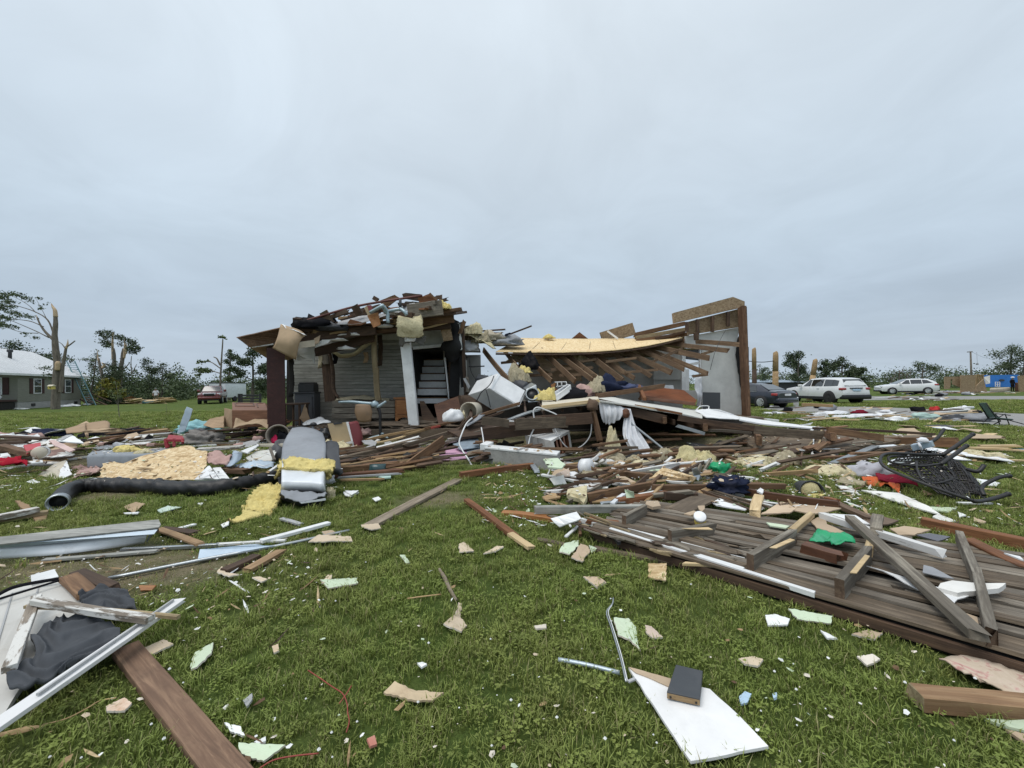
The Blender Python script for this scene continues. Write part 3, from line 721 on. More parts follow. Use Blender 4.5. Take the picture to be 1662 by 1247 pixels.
# ---- big broken tree in front of the grey-green house
def T(x,y,d):return D('t',x,y,d)
def broken_tree():
 d=31.0;g0=G('t',515,1150);d=g0.y if g0.y<36 else 33.0
 d=33.0
 b0=T(515,1135,d);b0.z=-.05
 t=thing('broken_tree','tall snapped tree with long windswept limbs in front of the grey-green house','tree',(b0.x,b0.y,0))
 tk=[]
 limb([b0,T(518,900,d),T(525,720,d),T(505,520,d),T(512,380,d),T(512,290,d)],.60,.26,tk)
 limb([T(560,1000,d),T(575,780,d),T(600,640,d),T(608,580,d)],.30,.17,tk)
 limb([T(608,590,d),T(645,565,d),T(690,530,d)],.13,.09,tk);limb([T(600,600,d),T(570,560,d),T(535,535,d)],.09,.04,tk)
 limb([T(490,520,d),T(420,450,d),T(370,380,d),T(340,310,d)],.22,.10,tk)
 limb([T(495,470,d),T(440,340,d),T(340,270,d),T(200,220,d),T(0,165,d)],.12,.04,tk)
 limb([T(450,500,d),T(330,440,d),T(180,375,d),T(0,300,d)],.10,.03,tk)
 limb([T(400,400,d),T(280,350,d),T(130,330,d),T(-40,310,d)],.09,.03,tk)
 limb([T(350,460,d),T(200,450,d),T(40,400,d)],.07,.03,tk)
 limb([T(330,270,d),T(260,200,d),T(140,130,d),T(20,90,d)],.06,.02,tk)
 limb([T(430,330,d),T(390,250,d),T(330,140,d)],.05,.02,tk)
 tk=[(P,[r*.47 for r in rs])for P,rs in tk]
 tubes('trunk',tk,M['bark'],t,9)
 tube('split_wood',[T(512,310,d),T(506,250,d),T(485,215,d),T(472,185,d)],[.15,.13,.08,.02],M['split_wood'],t,7)
 tube('split_wood',[T(608,600,d),T(622,560,d),T(625,515,d)],[.09,.07,.01],M['split_wood'],t,6)
 tube('split_wood',[T(348,340,d),T(340,310,d),T(332,292,d)],[.06,.04,.01],M['split_wood'],t,6)
 sc_=D('t',530,800,d-.17);tube('bare_scar',[sc_,D('t',533,740,d-.18),D('t',533,718,d-.17)],[.17,.18,.10],M['split_wood'],t,8)
 rng=random.Random(4);bl=[]
 for(x,y,r)in((20,110,.9),(90,110,.8),(170,100,.8),(230,150,.7),(60,160,.8),(30,240,.9),(130,270,.9),(10,310,.9),(60,330,.8),(270,300,.6),(180,290,.6),(385,220,.5),(390,245,.4),(360,150,.35),
     (430,180,.3),(150,400,.6),(250,470,.6),(320,500,.5),(-20,200,1.1),(-30,380,1.1),(60,400,.5),(100,210,.6),(270,180,.4),(0,130,.9),(0,360,.7)):
  for q in range(2):bl.append((T(x+rng.uniform(-22,22),y+rng.uniform(-15,15),d+rng.uniform(-1,1)),r*rng.uniform(.35,.6)))
 bl+=[(T(430,780,d),.45),(T(450,840,d),.40),(T(480,870,d),.3)]
 leaf_cloud('crown',bl,3000,.072,M['leaf'],t,9,.45)
 # yellow bird house nailed on the trunk
 bh=thing('bird_house','small yellow bird house on the trunk of the tall snapped tree','bird house',T(475,972,d-.7))
 c=T(475,975,d-.7);box('house_body',c,(.34,.25,.26),M['yellow_plastic'],bh,.3);hexa('roof',[c+Vector(v)for v in((-.22,-.17,.26),(.22,-.17,.26),(.22,.17,.26),(-.22,.17,.26),(-.22,0,.38),(.22,0,.38),(.22,.01,.38),(-.22,.01,.38))],M['cream'],bh)
 lathe('entrance_hole',c+Vector((.03,-.135,.14)),c+Vector((.03,-.15,.14)),[(0,.05),(.012,.05)],M['black_plastic'],bh,10)
broken_tree()
def cluster_tree():
 d=44.0;b0=T(1050,1120,d);b0.z=0
 t=thing('splintered_tree','splintered multi-trunk tree with torn pale tops and a ragged crown','tree',b0);tk=[]
 limb([T(970,1110,d),T(950,900,d),T(925,780,d),T(905,690,d)],.38,.16,tk);limb([T(1040,1115,d),T(1050,900,d),T(1050,700,d),T(1040,600,d)],.42,.22,tk)
 limb([T(1090,1110,d),T(1105,850,d),T(1125,700,d),T(1140,600,d)],.40,.26,tk);limb([T(1110,800,d),T(1150,780,d),T(1190,735,d)],.14,.06,tk);limb([T(1215,840,d),T(1205,740,d),T(1210,670,d)],.08,.05,tk);limb([T(1225,820,d),T(1240,780,d),T(1258,745,d)],.08,.04,tk)
 limb([T(1130,640,d),T(1180,590,d),T(1230,560,d)],.12,.05,tk);limb([T(1045,600,d),T(990,530,d),T(940,480,d)],.1,.04,tk)
 for q in tk:q[0][0].z=max(0,q[0][0].z)
 tk=[(P,[r*.6 for r in rs])for P,rs in tk]
 tubes('trunk',tk,M['bark'],t,8)
 for pts,rs in(([(1040,700),(1035,560),(1040,450)],[.22,.17,.10]),([(1140,690),(1150,610),(1145,520)],[.2,.22,.04]),([(1160,650),(1165,590),(1160,550)],[.14,.12,.02]),([(906,720),(898,660),(896,610)],[.13,.07,.01]),([(945,780),(960,750),(935,730)],[.25,.2,.05])):
  tube('split_wood',[T(x,y,d-.05)for x,y in pts],[r*.62 for r in rs],M['split_wood'],t,6)
 rng=random.Random(8);bl=[]
 for(x,y,r)in((940,460,.75),(980,490,.8),(960,540,.7),(1000,560,.6),(1010,450,.5),(1070,490,.5),(1110,500,.6),(1160,520,.6),(1210,540,.7),(1240,580,.7),(1220,620,.7),(1270,600,.5),(1190,600,.6),(1100,560,.4),(985,580,.5),
     (1040,780,1.1),(1080,850,1.1),(1000,860,.9),(1050,930,1.2),(1000,1000,1.2),(1070,1020,1.2),(980,1070,1.0),(1040,1090,1.0),(1090,1080,.8)):
  bl.append((T(x,y,d+rng.uniform(-1,1)),r*.72))
 leaf_cloud('crown',bl,5600,.095,M['leaf_dark'],t,11,.8);leaf_cloud('crown',[(T(1010,940,d-1.2),.8),(T(1030,910,d-1.2),.5),(T(960,1020,d-1.2),.7),(T(1110,1010,d-1.2),.5)],700,.16,M['leaf_yellow'],t,12)
cluster_tree()
def snapped_pole_tree():
 d=46.0
 def C(x,y):return D('c',x,y,d)
 b0=C(1352,720);b0.z=0;t=thing('bare_tree','tall bare snapped tree with a tuft at its tip behind the maroon pickup','tree',b0);tk=[]
 limb([b0,C(1352,620),C(1360,480),C(1366,380)],.13,.06,tk);limb([C(1350,540),C(1330,500),C(1310,490)],.10,.05,tk);limb([C(1352,560),C(1290,520),C(1225,520)],.07,.03,tk);limb([C(1351,590),C(1290,575),C(1215,575)],.06,.03,tk)
 tubes('trunk',tk,M['bark'],t,7)
 leaf_cloud('crown',[(C(1362,368),.25),(C(1375,372),.2),(C(1345,366),.2),(C(1230,520),.3),(C(1270,515),.25),(C(1225,575),.5),(C(1250,570),.5),(C(1280,575),.4),(C(1215,600),.3)],480,.14,M['leaf_light'],t,14,.6)
snapped_pole_tree()
def sapling():
 g0=G('t',1100,1240);t=thing('sapling','thin young sapling with sparse yellowish leaves standing alone on the lawn','tree',g0);d=g0.y;tk=[]
 limb([g0,D('t',1090,1150,d),D('t',1080,1000,d),D('t',1060,900,d)],.022,.008,tk);limb([D('t',1088,1130,d),D('t',1050,1050,d),D('t',1020,990,d)],.012,.005,tk);limb([D('t',1085,1080,d),D('t',1110,1010,d),D('t',1125,960,d)],.012,.005,tk)
 tubes('trunk',tk,M['bark'],t,5);leaf_cloud('crown',[(D('t',1060,920,d),.18),(D('t',1020,1000,d),.22),(D('t',1120,990,d),.2),(D('t',1080,1040,d),.24)],420,.035,M['leaf_light'],t,15)
 g1=G('c',1020,840);t=thing('sapling','tiny leafless twig of a sapling on the lawn in front of the pickup','tree',g1);tk=[];limb([g1,g1+Vector((.02,0,.4)),g1+Vector((-.05,0,.85))],.012,.004,tk);tubes('trunk',tk,M['bark'],t,4)
sapling()

# ------------------------------------------------------------------ grey-green house at the left
def left_house():
 A=D('0',28,640,34.0);B=D('0',131,640,42.0);A.z=B.z=0
 u=(B-A).normalized();n=Vector((u.y*-1,u.x,0));n=n if n.x<0 else-n;Z=Vector((0,0,1));Ln=(B-A).length
 t=thing('house','grey-green sided house with white shingled roof and dark red shutters','house',A)
 def q(a,b_,z):return A+u*a+n*b_+Z*z
 FZ,EZ,RZ=.62,3.25,5.75
 hexa('foundation',[q(0,0,-.05),q(Ln,0,-.05),q(Ln,8,-.05),q(0,8,-.05),q(0,0,FZ),q(Ln,0,FZ),q(Ln,8,FZ),q(0,8,FZ)],M['concrete'],t)
 W_=mk('wall',[q(0,-.03,FZ),q(Ln,-.03,FZ),q(Ln,8,FZ),q(0,8,FZ),q(0,-.03,EZ),q(Ln,-.03,EZ),q(Ln,8,EZ),q(0,8,EZ),q(Ln,4,RZ-.15),q(0,4,RZ-.15)],
   [(0,1,5,4),(1,2,6,8,5),(2,3,7,6),(3,0,4,9,7),(4,5,8,9),(8,6,7,9)],M['vinyl_green'],t)
 for a in(1.6,4.3,7.6):hexa('vent',[q(a,-.06,.2),q(a+.42,-.06,.2),q(a+.42,0,.2),q(a,0,.2),q(a,-.06,.45),q(a+.42,-.06,.45),q(a+.42,0,.45),q(a,0,.45)],M['black_metal'],t)
 rf=mk('roof',[q(-3.2,-.45,EZ-.1),q(Ln+.5,-.45,EZ-.1),q(Ln+.5,4,RZ),q(-3.2,4,RZ),q(Ln+.5,8.45,EZ-.1),q(-3.2,8.45,EZ-.1),
     q(-3.2,-.45,EZ-.28),q(Ln+.5,-.45,EZ-.28),q(Ln+.5,4,RZ-.18),q(-3.2,4,RZ-.18),q(Ln+.5,8.45,EZ-.28),q(-3.2,8.45,EZ-.28)],
   [(0,1,2,3),(3,2,4,5),(0,6,7,1),(1,7,8,2),(2,8,10,4),(4,10,11,5),(3,9,6,0),(5,11,9,3),(6,9,8,7),(9,11,10,8)],[M['roof_light'],M['white_paint']],t,fm=[0,0,1,1,1,1,1,1,1,1])
 vp=q(3.1,2.2,4.5);lathe('vent_pipe',vp,vp+Z*1.0,[(0,.13),(.75,.13),(.76,.2),(1.0,.2)],M['charcoal'],t,10)
 def window(a0,a1,z0,z1,sh):
  f=hexa('window',[q(a0,-.10,z0),q(a1,-.10,z0),q(a1,-.02,z0),q(a0,-.02,z0),q(a0,-.10,z1),q(a1,-.10,z1),q(a1,-.02,z1),q(a0,-.02,z1)],M['white_paint'],t)
  zm=(z0+z1)/2
  for za,zb in((z0+.08,zm-.03),(zm+.03,z1-.08)):
   hexa('pane',[q(a0+.09,-.115,za),q(a1-.09,-.115,za),q(a1-.09,-.09,za),q(a0+.09,-.09,za),q(a0+.09,-.115,zb),q(a1-.09,-.115,zb),q(a1-.09,-.09,zb),q(a0+.09,-.09,zb)],M['glass_window'],f)
  for s0,s1 in sh:hexa('shutter',[q(s0,-.08,z0),q(s1,-.08,z0),q(s1,-.02,z0),q(s0,-.02,z0),q(s0,-.08,z1),q(s1,-.08,z1),q(s1,-.02,z1),q(s0,-.02,z1)],M['wood_maroon'],t)
 window(1.75,2.75,1.35,2.75,((1.35,1.72),(2.78,3.15)));window(6.0,6.95,1.35,2.75,((5.6,5.97),(6.98,7.35)))
 # porch on the near gable side
 f=hexa('window',[q(-.08,.9,1.3),q(-.08,2.6,1.3),q(0,2.6,1.3),q(0,.9,1.3),q(-.08,.9,2.8),q(-.08,2.6,2.8),q(0,2.6,2.8),q(0,.9,2.8)],M['white_paint'],t)
 for za,zb in((1.38,2.0),(2.08,2.72)):hexa('pane',[q(-.10,1.0,za),q(-.10,2.5,za),q(-.07,2.5,za),q(-.07,1.0,za),q(-.10,1.0,zb),q(-.10,2.5,zb),q(-.07,2.5,zb),q(-.07,1.0,zb)],M['glass_window'],f)
 hexa('shutter',[q(-.06,.5,1.3),q(-.06,.87,1.3),q(0,.87,1.3),q(0,.5,1.3),q(-.06,.5,2.8),q(-.06,.87,2.8),q(0,.87,2.8),q(0,.5,2.8)],M['wood_maroon'],t)
 hexa('porch_deck',[q(-2.6,0,.7),q(-.05,0,.7),q(-.05,8,.7),q(-2.6,8,.7),q(-2.6,0,.85),q(-.05,0,.85),q(-.05,8,.85),q(-2.6,8,.85)],M['wood_maroon'],t)
 for b_ in(.1,2.8):box('porch_post',q(-2.4,b_,0),(.14,.14,EZ-.3),M['white_paint'],t)
 hexa('under_deck_shade',[q(-2.5,.1,0),q(-.1,.1,0),q(-.1,7,0),q(-2.5,7,0),q(-2.5,.1,.69),q(-.1,.1,.69),q(-.1,7,.69),q(-2.5,7,.69)],M['dark_void'],t)  # solid near-black box paints the shade under the porch deck
 lump('porch_bundle',q(-1.6,.6,.86),(.45,.4,.35),M['cloth_white'],None,.35,2,3,3,label='white cloth bundle on the porch deck of the grey-green house',cat='cloth')
 # pale rubbish along the foundation
 rng=random.Random(12)
 for i in range(9):
  a=rng.uniform(-1,Ln);lump('wall_rubbish',q(a,-rng.uniform(.6,1.6),0),(rng.uniform(.25,.6),rng.uniform(.2,.4),rng.uniform(.08,.2)),M[rng.choice(['paper_white','drywall_white','styro'])],None,.4,2,2,i,label='crumpled white rubbish on the grass along the house foundation',cat='rubbish',group='white rubbish along the house foundation')
 # blue-green ladder against the far end
 L0=D('t',845,1112,40.5);L0.z=0;L1=D('t',650,715,41.5)
 lt=thing('ladder','blue-green extension ladder leaning on the far end of the grey-green house','ladder',L0);sd_=Vector((.46,.28,0))*.55
 for k in(-1,1):beam('rail',L0+sd_*k,L1+sd_*k,.05,.10,M['blue_metal_dk'],lt)
 for k in range(1,20):p=L0.lerp(L1,k/20);tube('rung',[p-sd_,p+sd_],.022,M['blue_metal_dk'],lt,5)
plain('blue_metal_dk',(0.10,0.21,0.235),.5,.03,.2)
left_house()

# ------------------------------------------------------------------ vehicles
def car(name,label,cat,loc,yaw,st,paint,side_w,ends_w,wheels,wr,extras,hw):
 t=thing(name,label,cat,loc);t.rotation_euler=(0,0,yaw);MW=Matrix.Translation(loc)@Matrix.Rotation(yaw,4,'Z');WORLD[t]=MW
 def put(nm,V,Fc,mat,par=t,smooth=False):return mk(nm,V,Fc,mat,par,smooth,MW)
 V=[];Fc=[]
 for(x,zb,zl,zt,h,ht)in st:
  ring=[(h*.80,zb),(h*.96,zb+.06),(h,zb+.25),(h*1.0,(zb+zl)/2+.08),(h*.975,zl-.05),(h*.94,zl)]
  ring+=[(ht+(h*.94-ht)*.12,zl+(zt-zl)*.85),(ht*.93,zt-.015),(ht*.6,zt+.01)]if zt-zl>.15 else[(h*.84,zl+.02),(ht*.8,zt-.01),(ht*.45,zt)]
  full=[(y,z)for y,z in ring]+[(-y,z)for y,z in reversed(ring)]
  V+=[(x,y,z)for y,z in full]
 m=18
 for i in range(len(st)-1):
  for k in range(m):k2=(k+1)%m;Fc.append((i*m+k,(i+1)*m+k,(i+1)*m+k2,i*m+k2))
 Fc.append(tuple(range(m)));Fc.append(tuple(reversed([(len(st)-1)*m+k for k in range(m)])))
 body=put('body',V,Fc,paint,smooth=True)
 try:
  body.data.set_sharp_from_angle(angle=R(32))
 except Exception:pass
 def at(x):
  for a,b in zip(st,st[1:]):
   if b[0]<=x<=a[0]:
    f=(a[0]-x)/(a[0]-b[0]+1e-9);return[p+(q-p)*f for p,q in zip(a,b)]
  return list(st[-1]if x<st[-1][0]else st[0])
 def sy(x,z,off=.02):
  _,zb,zl,zt,h,ht=at(x)
  if z<=zl:return h*(.975 if z>zl-.1 else 1.0)+off
  f=min(1,(z-zl)/max(.05,(zt-zl)*.85));return h*.94+(ht+(h*.94-ht)*.12-h*.94)*f+off
 for s in(1,-1):
  for poly in side_w:
   P=[(x,s*sy(x,z),z)for x,z in poly];P2=[(x,s*(abs(y)-.03),z)for x,y,z in P];k=len(P)
   put('side_window',P+P2,[tuple(range(k)),tuple(reversed(range(k,2*k)))]+[(i,k+i,k+(i+1)%k,(i+1)%k)for i in range(k)],M['glass_dark'])
 for nm,x0,z0,w0,x1,z1,w1 in ends_w:
  sg=.02 if x0>x1 else-.02
  P=[(x0+sg,-w0,z0),(x0+sg,w0,z0),(x1+sg,w1,z1),(x1+sg,-w1,z1)];P2=[(x-sg*2,y,z-.02)for x,y,z in P]
  put(nm,P+P2,[(0,1,2,3),(7,6,5,4),(0,4,5,1),(1,5,6,2),(2,6,7,3),(3,7,4,0)],M['glass_dark'])
 for x in wheels:
  for s in(1,-1):
   c=MW@Vector((x,s*(hw-.10),wr));ax=(MW.to_3x3()@Vector((0,s,0)))
   a=lathe('wheel_arch',c-ax*.12,c+ax*.115,[(0,wr*1.18),(.235,wr*1.18)],M['rubber'],t,20)
   wl=lathe('wheel',c-ax*.1,c+ax*.13,[(0,wr*.9),(.03,wr),(.20,wr),(.23,wr*.93),(.232,wr*.70)],M['rubber'],t,22)
   rim=lathe('rim',c+ax*.128,c+ax*.145,[(0,wr*.69),(.012,wr*.66),(.004,wr*.60),(.004,wr*.2),(.016,wr*.14)],M['black_metal']if extras.get('dark_rim')else M['alloy'],wl,22)
   if not extras.get('dark_rim'):
    x_,y_,z_=axes(c,c+ax)
    for k in range(10):
     an=k*.628;dd=y_*math.cos(an)+z_*math.sin(an);p=c+ax*.142
     beam('spoke',p+dd*wr*.14,p+dd*wr*.62,.05,.03,M['alloy'],wl,up=ax,n=2)
 for nm,mat,(x0,x1,y0,y1,z0,z1),mir in extras['boxes']:
  for s in((1,-1)if mir else(1,)):
   P=[(x0,s*y0,z0),(x1,s*y0,z0),(x1,s*y1,z0),(x0,s*y1,z0),(x0,s*y0,z1),(x1,s*y0,z1),(x1,s*y1,z1),(x0,s*y1,z1)]
   hexa(nm,[MW@Vector(p)for p in P],M[mat],t,min(abs(x1-x0),abs(y1-y0),abs(z1-z0))*.2)
 return t
# white sport utility vehicle
p=D('0',1391,655,25.2);fw=R(93)
c0=Vector((p.x,p.y,0))+Vector((math.cos(fw),math.sin(fw),0))*2.5
suv=[(2.50,.50,.80,.86,.74,.70),(2.38,.34,.98,1.02,.92,.84),(1.75,.30,1.06,1.12,.99,.88),(1.15,.28,1.10,1.17,1.0,.86),(.30,.28,1.12,1.70,1.0,.70),(-.6,.28,1.13,1.76,1.0,.71),(-1.7,.28,1.13,1.72,1.0,.70),(-2.08,.30,1.12,1.66,.99,.69),(-2.36,.34,1.10,1.28,.97,.78),(-2.42,.36,1.04,1.10,.95,.80),(-2.5,.42,.74,.80,.90,.82)]
car('sport_utility_vehicle','white sport utility vehicle seen from behind with dark windows and black wheel arches','car',c0,fw,suv,M['car_white'],
 [[(.72,1.16),(.10,1.17),(.10,1.62),(.28,1.62)],[(.02,1.17),(-.92,1.17),(-.92,1.64),(.02,1.63)],[(-1.02,1.17),(-1.66,1.18),(-1.66,1.60),(-1.0,1.63)],[(-1.68,1.18),(-2.08,1.20),(-2.04,1.54),(-1.68,1.60)]],
 [('windscreen',1.12,1.19,.80,.36,1.68,.62),('rear_window',-2.39,1.16,.74,-2.11,1.62,.61)],(1.55,-1.5),.40,
 dict(dark_rim=True,boxes=[('tail_light','lamp_red',(-2.47,-2.2,.66,.985,.90,1.06),True),('rear_bumper','black_plastic',(-2.60,-2.2,-.95,.95,.30,.60),False),('side_sill','black_plastic',(1.1,-1.1,.96,1.02,.26,.46),True),
  ('licence_plate','lightblue',(-2.53,-2.44,-.26,.26,.83,.97),False),('tailgate_trim','black_plastic',(-2.52,-2.40,-.42,.42,1.0,1.06),False),('door_mirror','car_white',(.72,.95,1.0,1.18,1.12,1.30),True),('door_handle','car_white',(-.7,-.5,1.0,1.03,1.0,1.04),True),('headlight','lamp_clear',(2.3,2.47,.55,.86,.80,.94),True)]),1.0)
# dark sedan
p=D('0',1279,655,22.0);fw=R(112);c0=Vector((p.x,p.y,0))+Vector((math.cos(fw),math.sin(fw),0))*2.35
sed=[(2.35,.42,.62,.66,.70,.62),(2.22,.26,.76,.80,.86,.76),(1.5,.22,.88,.93,.91,.80),(.95,.2,.92,.98,.92,.78),(.10,.2,.94,1.40,.92,.60),(-.6,.2,.96,1.43,.92,.60),(-1.1,.2,.97,1.36,.92,.60),(-1.75,.22,.97,1.04,.91,.74),(-2.18,.28,.94,1.0,.88,.76),(-2.35,.36,.80,.86,.80,.74)]
car('sedan','dark navy sedan parked beside the end wall of the ruin','car',c0,fw,sed,M['car_navy'],
 [[(.62,.98),(-.05,.99),(-.05,1.34),(.15,1.33)],[(-.12,.99),(-1.12,1.01),(-.95,1.30),(-.12,1.36)]],
 [('windscreen',.92,1.0,.72,.14,1.38,.54),('rear_window',-1.72,1.06,.70,-1.12,1.36,.54)],(1.4,-1.38),.33,
 dict(boxes=[('tail_light','lamp_red',(-2.30,-1.98,.50,.895,.72,.86),True),('rear_bumper','car_navy',(-2.42,-2.1,-.84,.84,.30,.58),False),('licence_plate','white_plastic',(-2.38,-2.30,-.26,.26,.70,.82),False),
  ('door_mirror','car_navy',(.55,.75,.93,1.08,.95,1.08),True),('window_trim','alloy',(.6,-1.15,.90,.925,.955,.98),True),('headlight','lamp_clear',(2.1,2.31,.45,.78,.60,.72),True)]),.92)
# white crossover far right
p=D('0',1519,640,41.0);fw=R(157);c0=Vector((p.x,p.y,0))+Vector((math.cos(fw),math.sin(fw),0))*2.45
cro=[(2.4,.45,.70,.76,.72,.64),(2.25,.28,.88,.93,.88,.78),(1.5,.24,1.0,1.06,.93,.80),(1.05,.24,1.04,1.10,.94,.78),(.1,.24,1.06,1.60,.94,.62),(-.7,.24,1.08,1.66,.94,.63),(-1.6,.26,1.08,1.60,.93,.62),(-2.15,.3,1.06,1.32,.91,.72),(-2.35,.36,.92,.98,.86,.76)]
car('crossover','white crossover seen from its side by the far road','car',c0,fw,cro,M['car_white'],
 [[(.75,1.10),(-.02,1.11),(-.02,1.53),(.2,1.52)],[(-.1,1.11),(-.98,1.13),(-.98,1.55),(-.1,1.55)],[(-1.05,1.13),(-1.85,1.2),(-1.45,1.50),(-1.05,1.54)]],
 [('windscreen',1.02,1.12,.74,.14,1.58,.55),('rear_window',-2.2,1.14,.66,-1.7,1.56,.55)],(1.45,-1.4),.35,
 dict(boxes=[('headlight','lamp_clear',(2.0,2.36,.50,.86,.74,.88),True),('tail_light','lamp_red',(-2.30,-1.95,.62,.92,.92,1.08),True),('front_bumper','black_plastic',(2.2,2.46,-.75,.75,.28,.46),False),('rear_bumper','black_plastic',(-2.42,-2.1,-.8,.8,.3,.52),False),('door_mirror','car_white',(.7,.9,.94,1.10,1.08,1.22),True),('side_sill','black_plastic',(1.0,-1.0,.90,.95,.22,.36),True)]),.94)
# maroon pickup facing the camera
p=D('0',340,650,40.0);fw=R(-59);c0=Vector((p.x,p.y,0))-Vector((math.cos(fw),math.sin(fw),0))*2.6
pk=[(2.85,.62,.95,1.0,.84,.76),(2.72,.5,1.14,1.2,.96,.86),(1.6,.48,1.2,1.28,1.0,.88),(1.15,.48,1.22,1.30,1.0,.86),(.45,.48,1.24,1.86,1.0,.72),(-.5,.48,1.24,1.92,1.0,.74),(-1.0,.48,1.24,1.85,1.0,.74),(-1.1,.48,1.24,1.30,1.0,.86),(-2.75,.5,1.24,1.28,.99,.90),(-2.85,.55,1.15,1.2,.96,.88)]
car('pickup_truck','maroon pickup truck facing the camera on the far lawn','truck',c0,fw,pk,M['car_maroon'],
 [[(.75,1.30),(-.05,1.30),(-.05,1.80),(.5,1.80)],[(-.12,1.30),(-.85,1.30),(-.85,1.80),(-.12,1.82)]],
 [('windscreen',1.12,1.33,.80,.48,1.85,.66),('rear_window',-1.08,1.32,.74,-1.0,1.82,.62)],(1.85,-1.75),.40,
 dict(boxes=[('grille','black_plastic',(2.74,2.88,-.42,.42,.86,1.10),False),('grille_surround','alloy',(2.70,2.85,-.55,.55,.80,1.17),False),('headlight','lamp_clear',(2.6,2.80,.60,.93,.92,1.12),True),('front_bumper','car_maroon',(2.7,2.98,-.92,.92,.50,.76),False),('bumper_valance','black_plastic',(2.6,2.9,-.8,.8,.36,.5),False),
  ('door_mirror','car_maroon',(.75,.92,1.0,1.25,1.25,1.50),True),('tail_light','lamp_red',(-2.9,-2.75,.8,.97,.8,1.15),True)]),1.0)
tr=thing('cargo_trailer','white box trailer parked behind the maroon pickup','trailer',D('0',364,640,47)*1)
tr.location.z=0;WORLD[tr]=Matrix.Translation(tr.location);tp=tr.location
hexa('trailer_box',[tp+Vector(v)for v in((-1.1,-1,.5),(.9,-1,.5),(.9,2.6,.5),(-1.1,2.6,.5),(-1.1,-1,2.25),(.9,-1,2.25),(.9,2.6,2.25),(-1.1,2.6,2.25))],M['white_metal'],tr,.06)
box('roof_cap',tp+Vector((-.1,.8,2.26)),(2.1,3.7,.06),M['charcoal'],tr)
for s in(-1.0,.7):lathe('wheel',tp+Vector((s,.6,.34)),tp+Vector((s+.22,.6,.34)),[(0,.32),(.02,.34),(.2,.34),(.22,.3)],M['rubber'],tr,16)
box('hitch',tp+Vector((-.3,-1.5,.45)),(.12,1.0,.1),M['black_metal'],tr)

# ------------------------------------------------------------------ person by the far debris heap
def skinned(name,J,E,rad,root,colour,parent=None):
 bm=bmesh.new();vs=[bm.verts.new(p)for p in J]
 for a,b in E:bm.edges.new((vs[a],vs[b]))
 me=bpy.data.meshes.new(name);bm.to_mesh(me);bm.free();o=bpy.data.objects.new(name,me);COL.objects.link(o)
 o.modifiers.new('skin','SKIN');sub=o.modifiers.new('sub','SUBSURF');sub.levels=1;sub.render_levels=1
 for i,sv in enumerate(me.skin_vertices[0].data):sv.radius=rad[i];sv.use_root=(i==root)
 dg=bpy.context.evaluated_depsgraph_get();nm=bpy.data.meshes.new_from_object(o.evaluated_get(dg));bpy.data.objects.remove(o)
 mats=[]
 for p in nm.polygons:
  m_=colour(p.center)
  if m_ not in mats:mats.append(m_)
 nm.materials.clear()
 for m_ in mats:nm.materials.append(M[m_])
 for p in nm.polygons:p.material_index=mats.index(colour(p.center));p.use_smooth=True
 return bpy.data.objects.new(name,nm)
plain('skin',(.25,.14,.09),.6,0,0);plain('camo',(.13,.12,.075),.9,0,.3,(.04,.045,.025));plain('hair',(.03,.022,.018),.8,0,0)
pp=D('t',1435,1100,44.5);pp.z=0
J=[(0,0,.95),(0,.01,1.15),(0,.0,1.38),(0,-.01,1.50),(0,-.03,1.60),(0,-.03,1.72),(.19,0,1.40),(.25,.02,1.14),(.22,-.10,.92),(.21,-.14,.84),(-.19,0,1.40),(-.26,.02,1.14),(-.23,-.08,.92),(-.22,-.12,.84),
 (.10,0,.88),(.12,-.02,.50),(.12,.02,.08),(.13,-.12,.035),(-.10,0,.88),(-.12,-.01,.50),(-.13,.03,.08),(-.15,-.11,.035)]
E=[(0,1),(1,2),(2,3),(3,4),(4,5),(2,6),(6,7),(7,8),(8,9),(2,10),(10,11),(11,12),(12,13),(0,14),(14,15),(15,16),(16,17),(0,18),(18,19),(19,20),(20,21)]
rad=[(.15,.11),(.14,.10),(.16,.11),(.055,.055),(.085,.10),(.06,.07),(.065,.065),(.05,.05),(.04,.04),(.045,.03),(.065,.065),(.05,.05),(.04,.04),(.045,.03),(.10,.10),(.07,.07),(.05,.05),(.045,.04),(.10,.10),(.07,.07),(.05,.05),(.045,.04)]
per=skinned('person',J,E,rad,0,lambda c:'hair' if(c.z>1.66 or(c.z>1.55 and c.y>.0))else 'skin' if(c.z>1.47 or(abs(c.x)>.17 and c.z<1.18 and c.z>.7))else 'cloth_white' if c.z>.96 else 'camo' if c.z>.09 else 'black_plastic')
place(per,Matrix.Translation(pp)@Matrix.Rotation(.6,4,'Z'));tag(per,'person in white shirt and camouflage trousers standing by the far tan debris heap','person')
lathe('cap',pp+Vector((0,-.03,1.68)),pp+Vector((0,-.03,1.78)),[(0,.105),(.05,.10),(.09,.06),(.1,.001)],M['cloth_grey'],per,12)

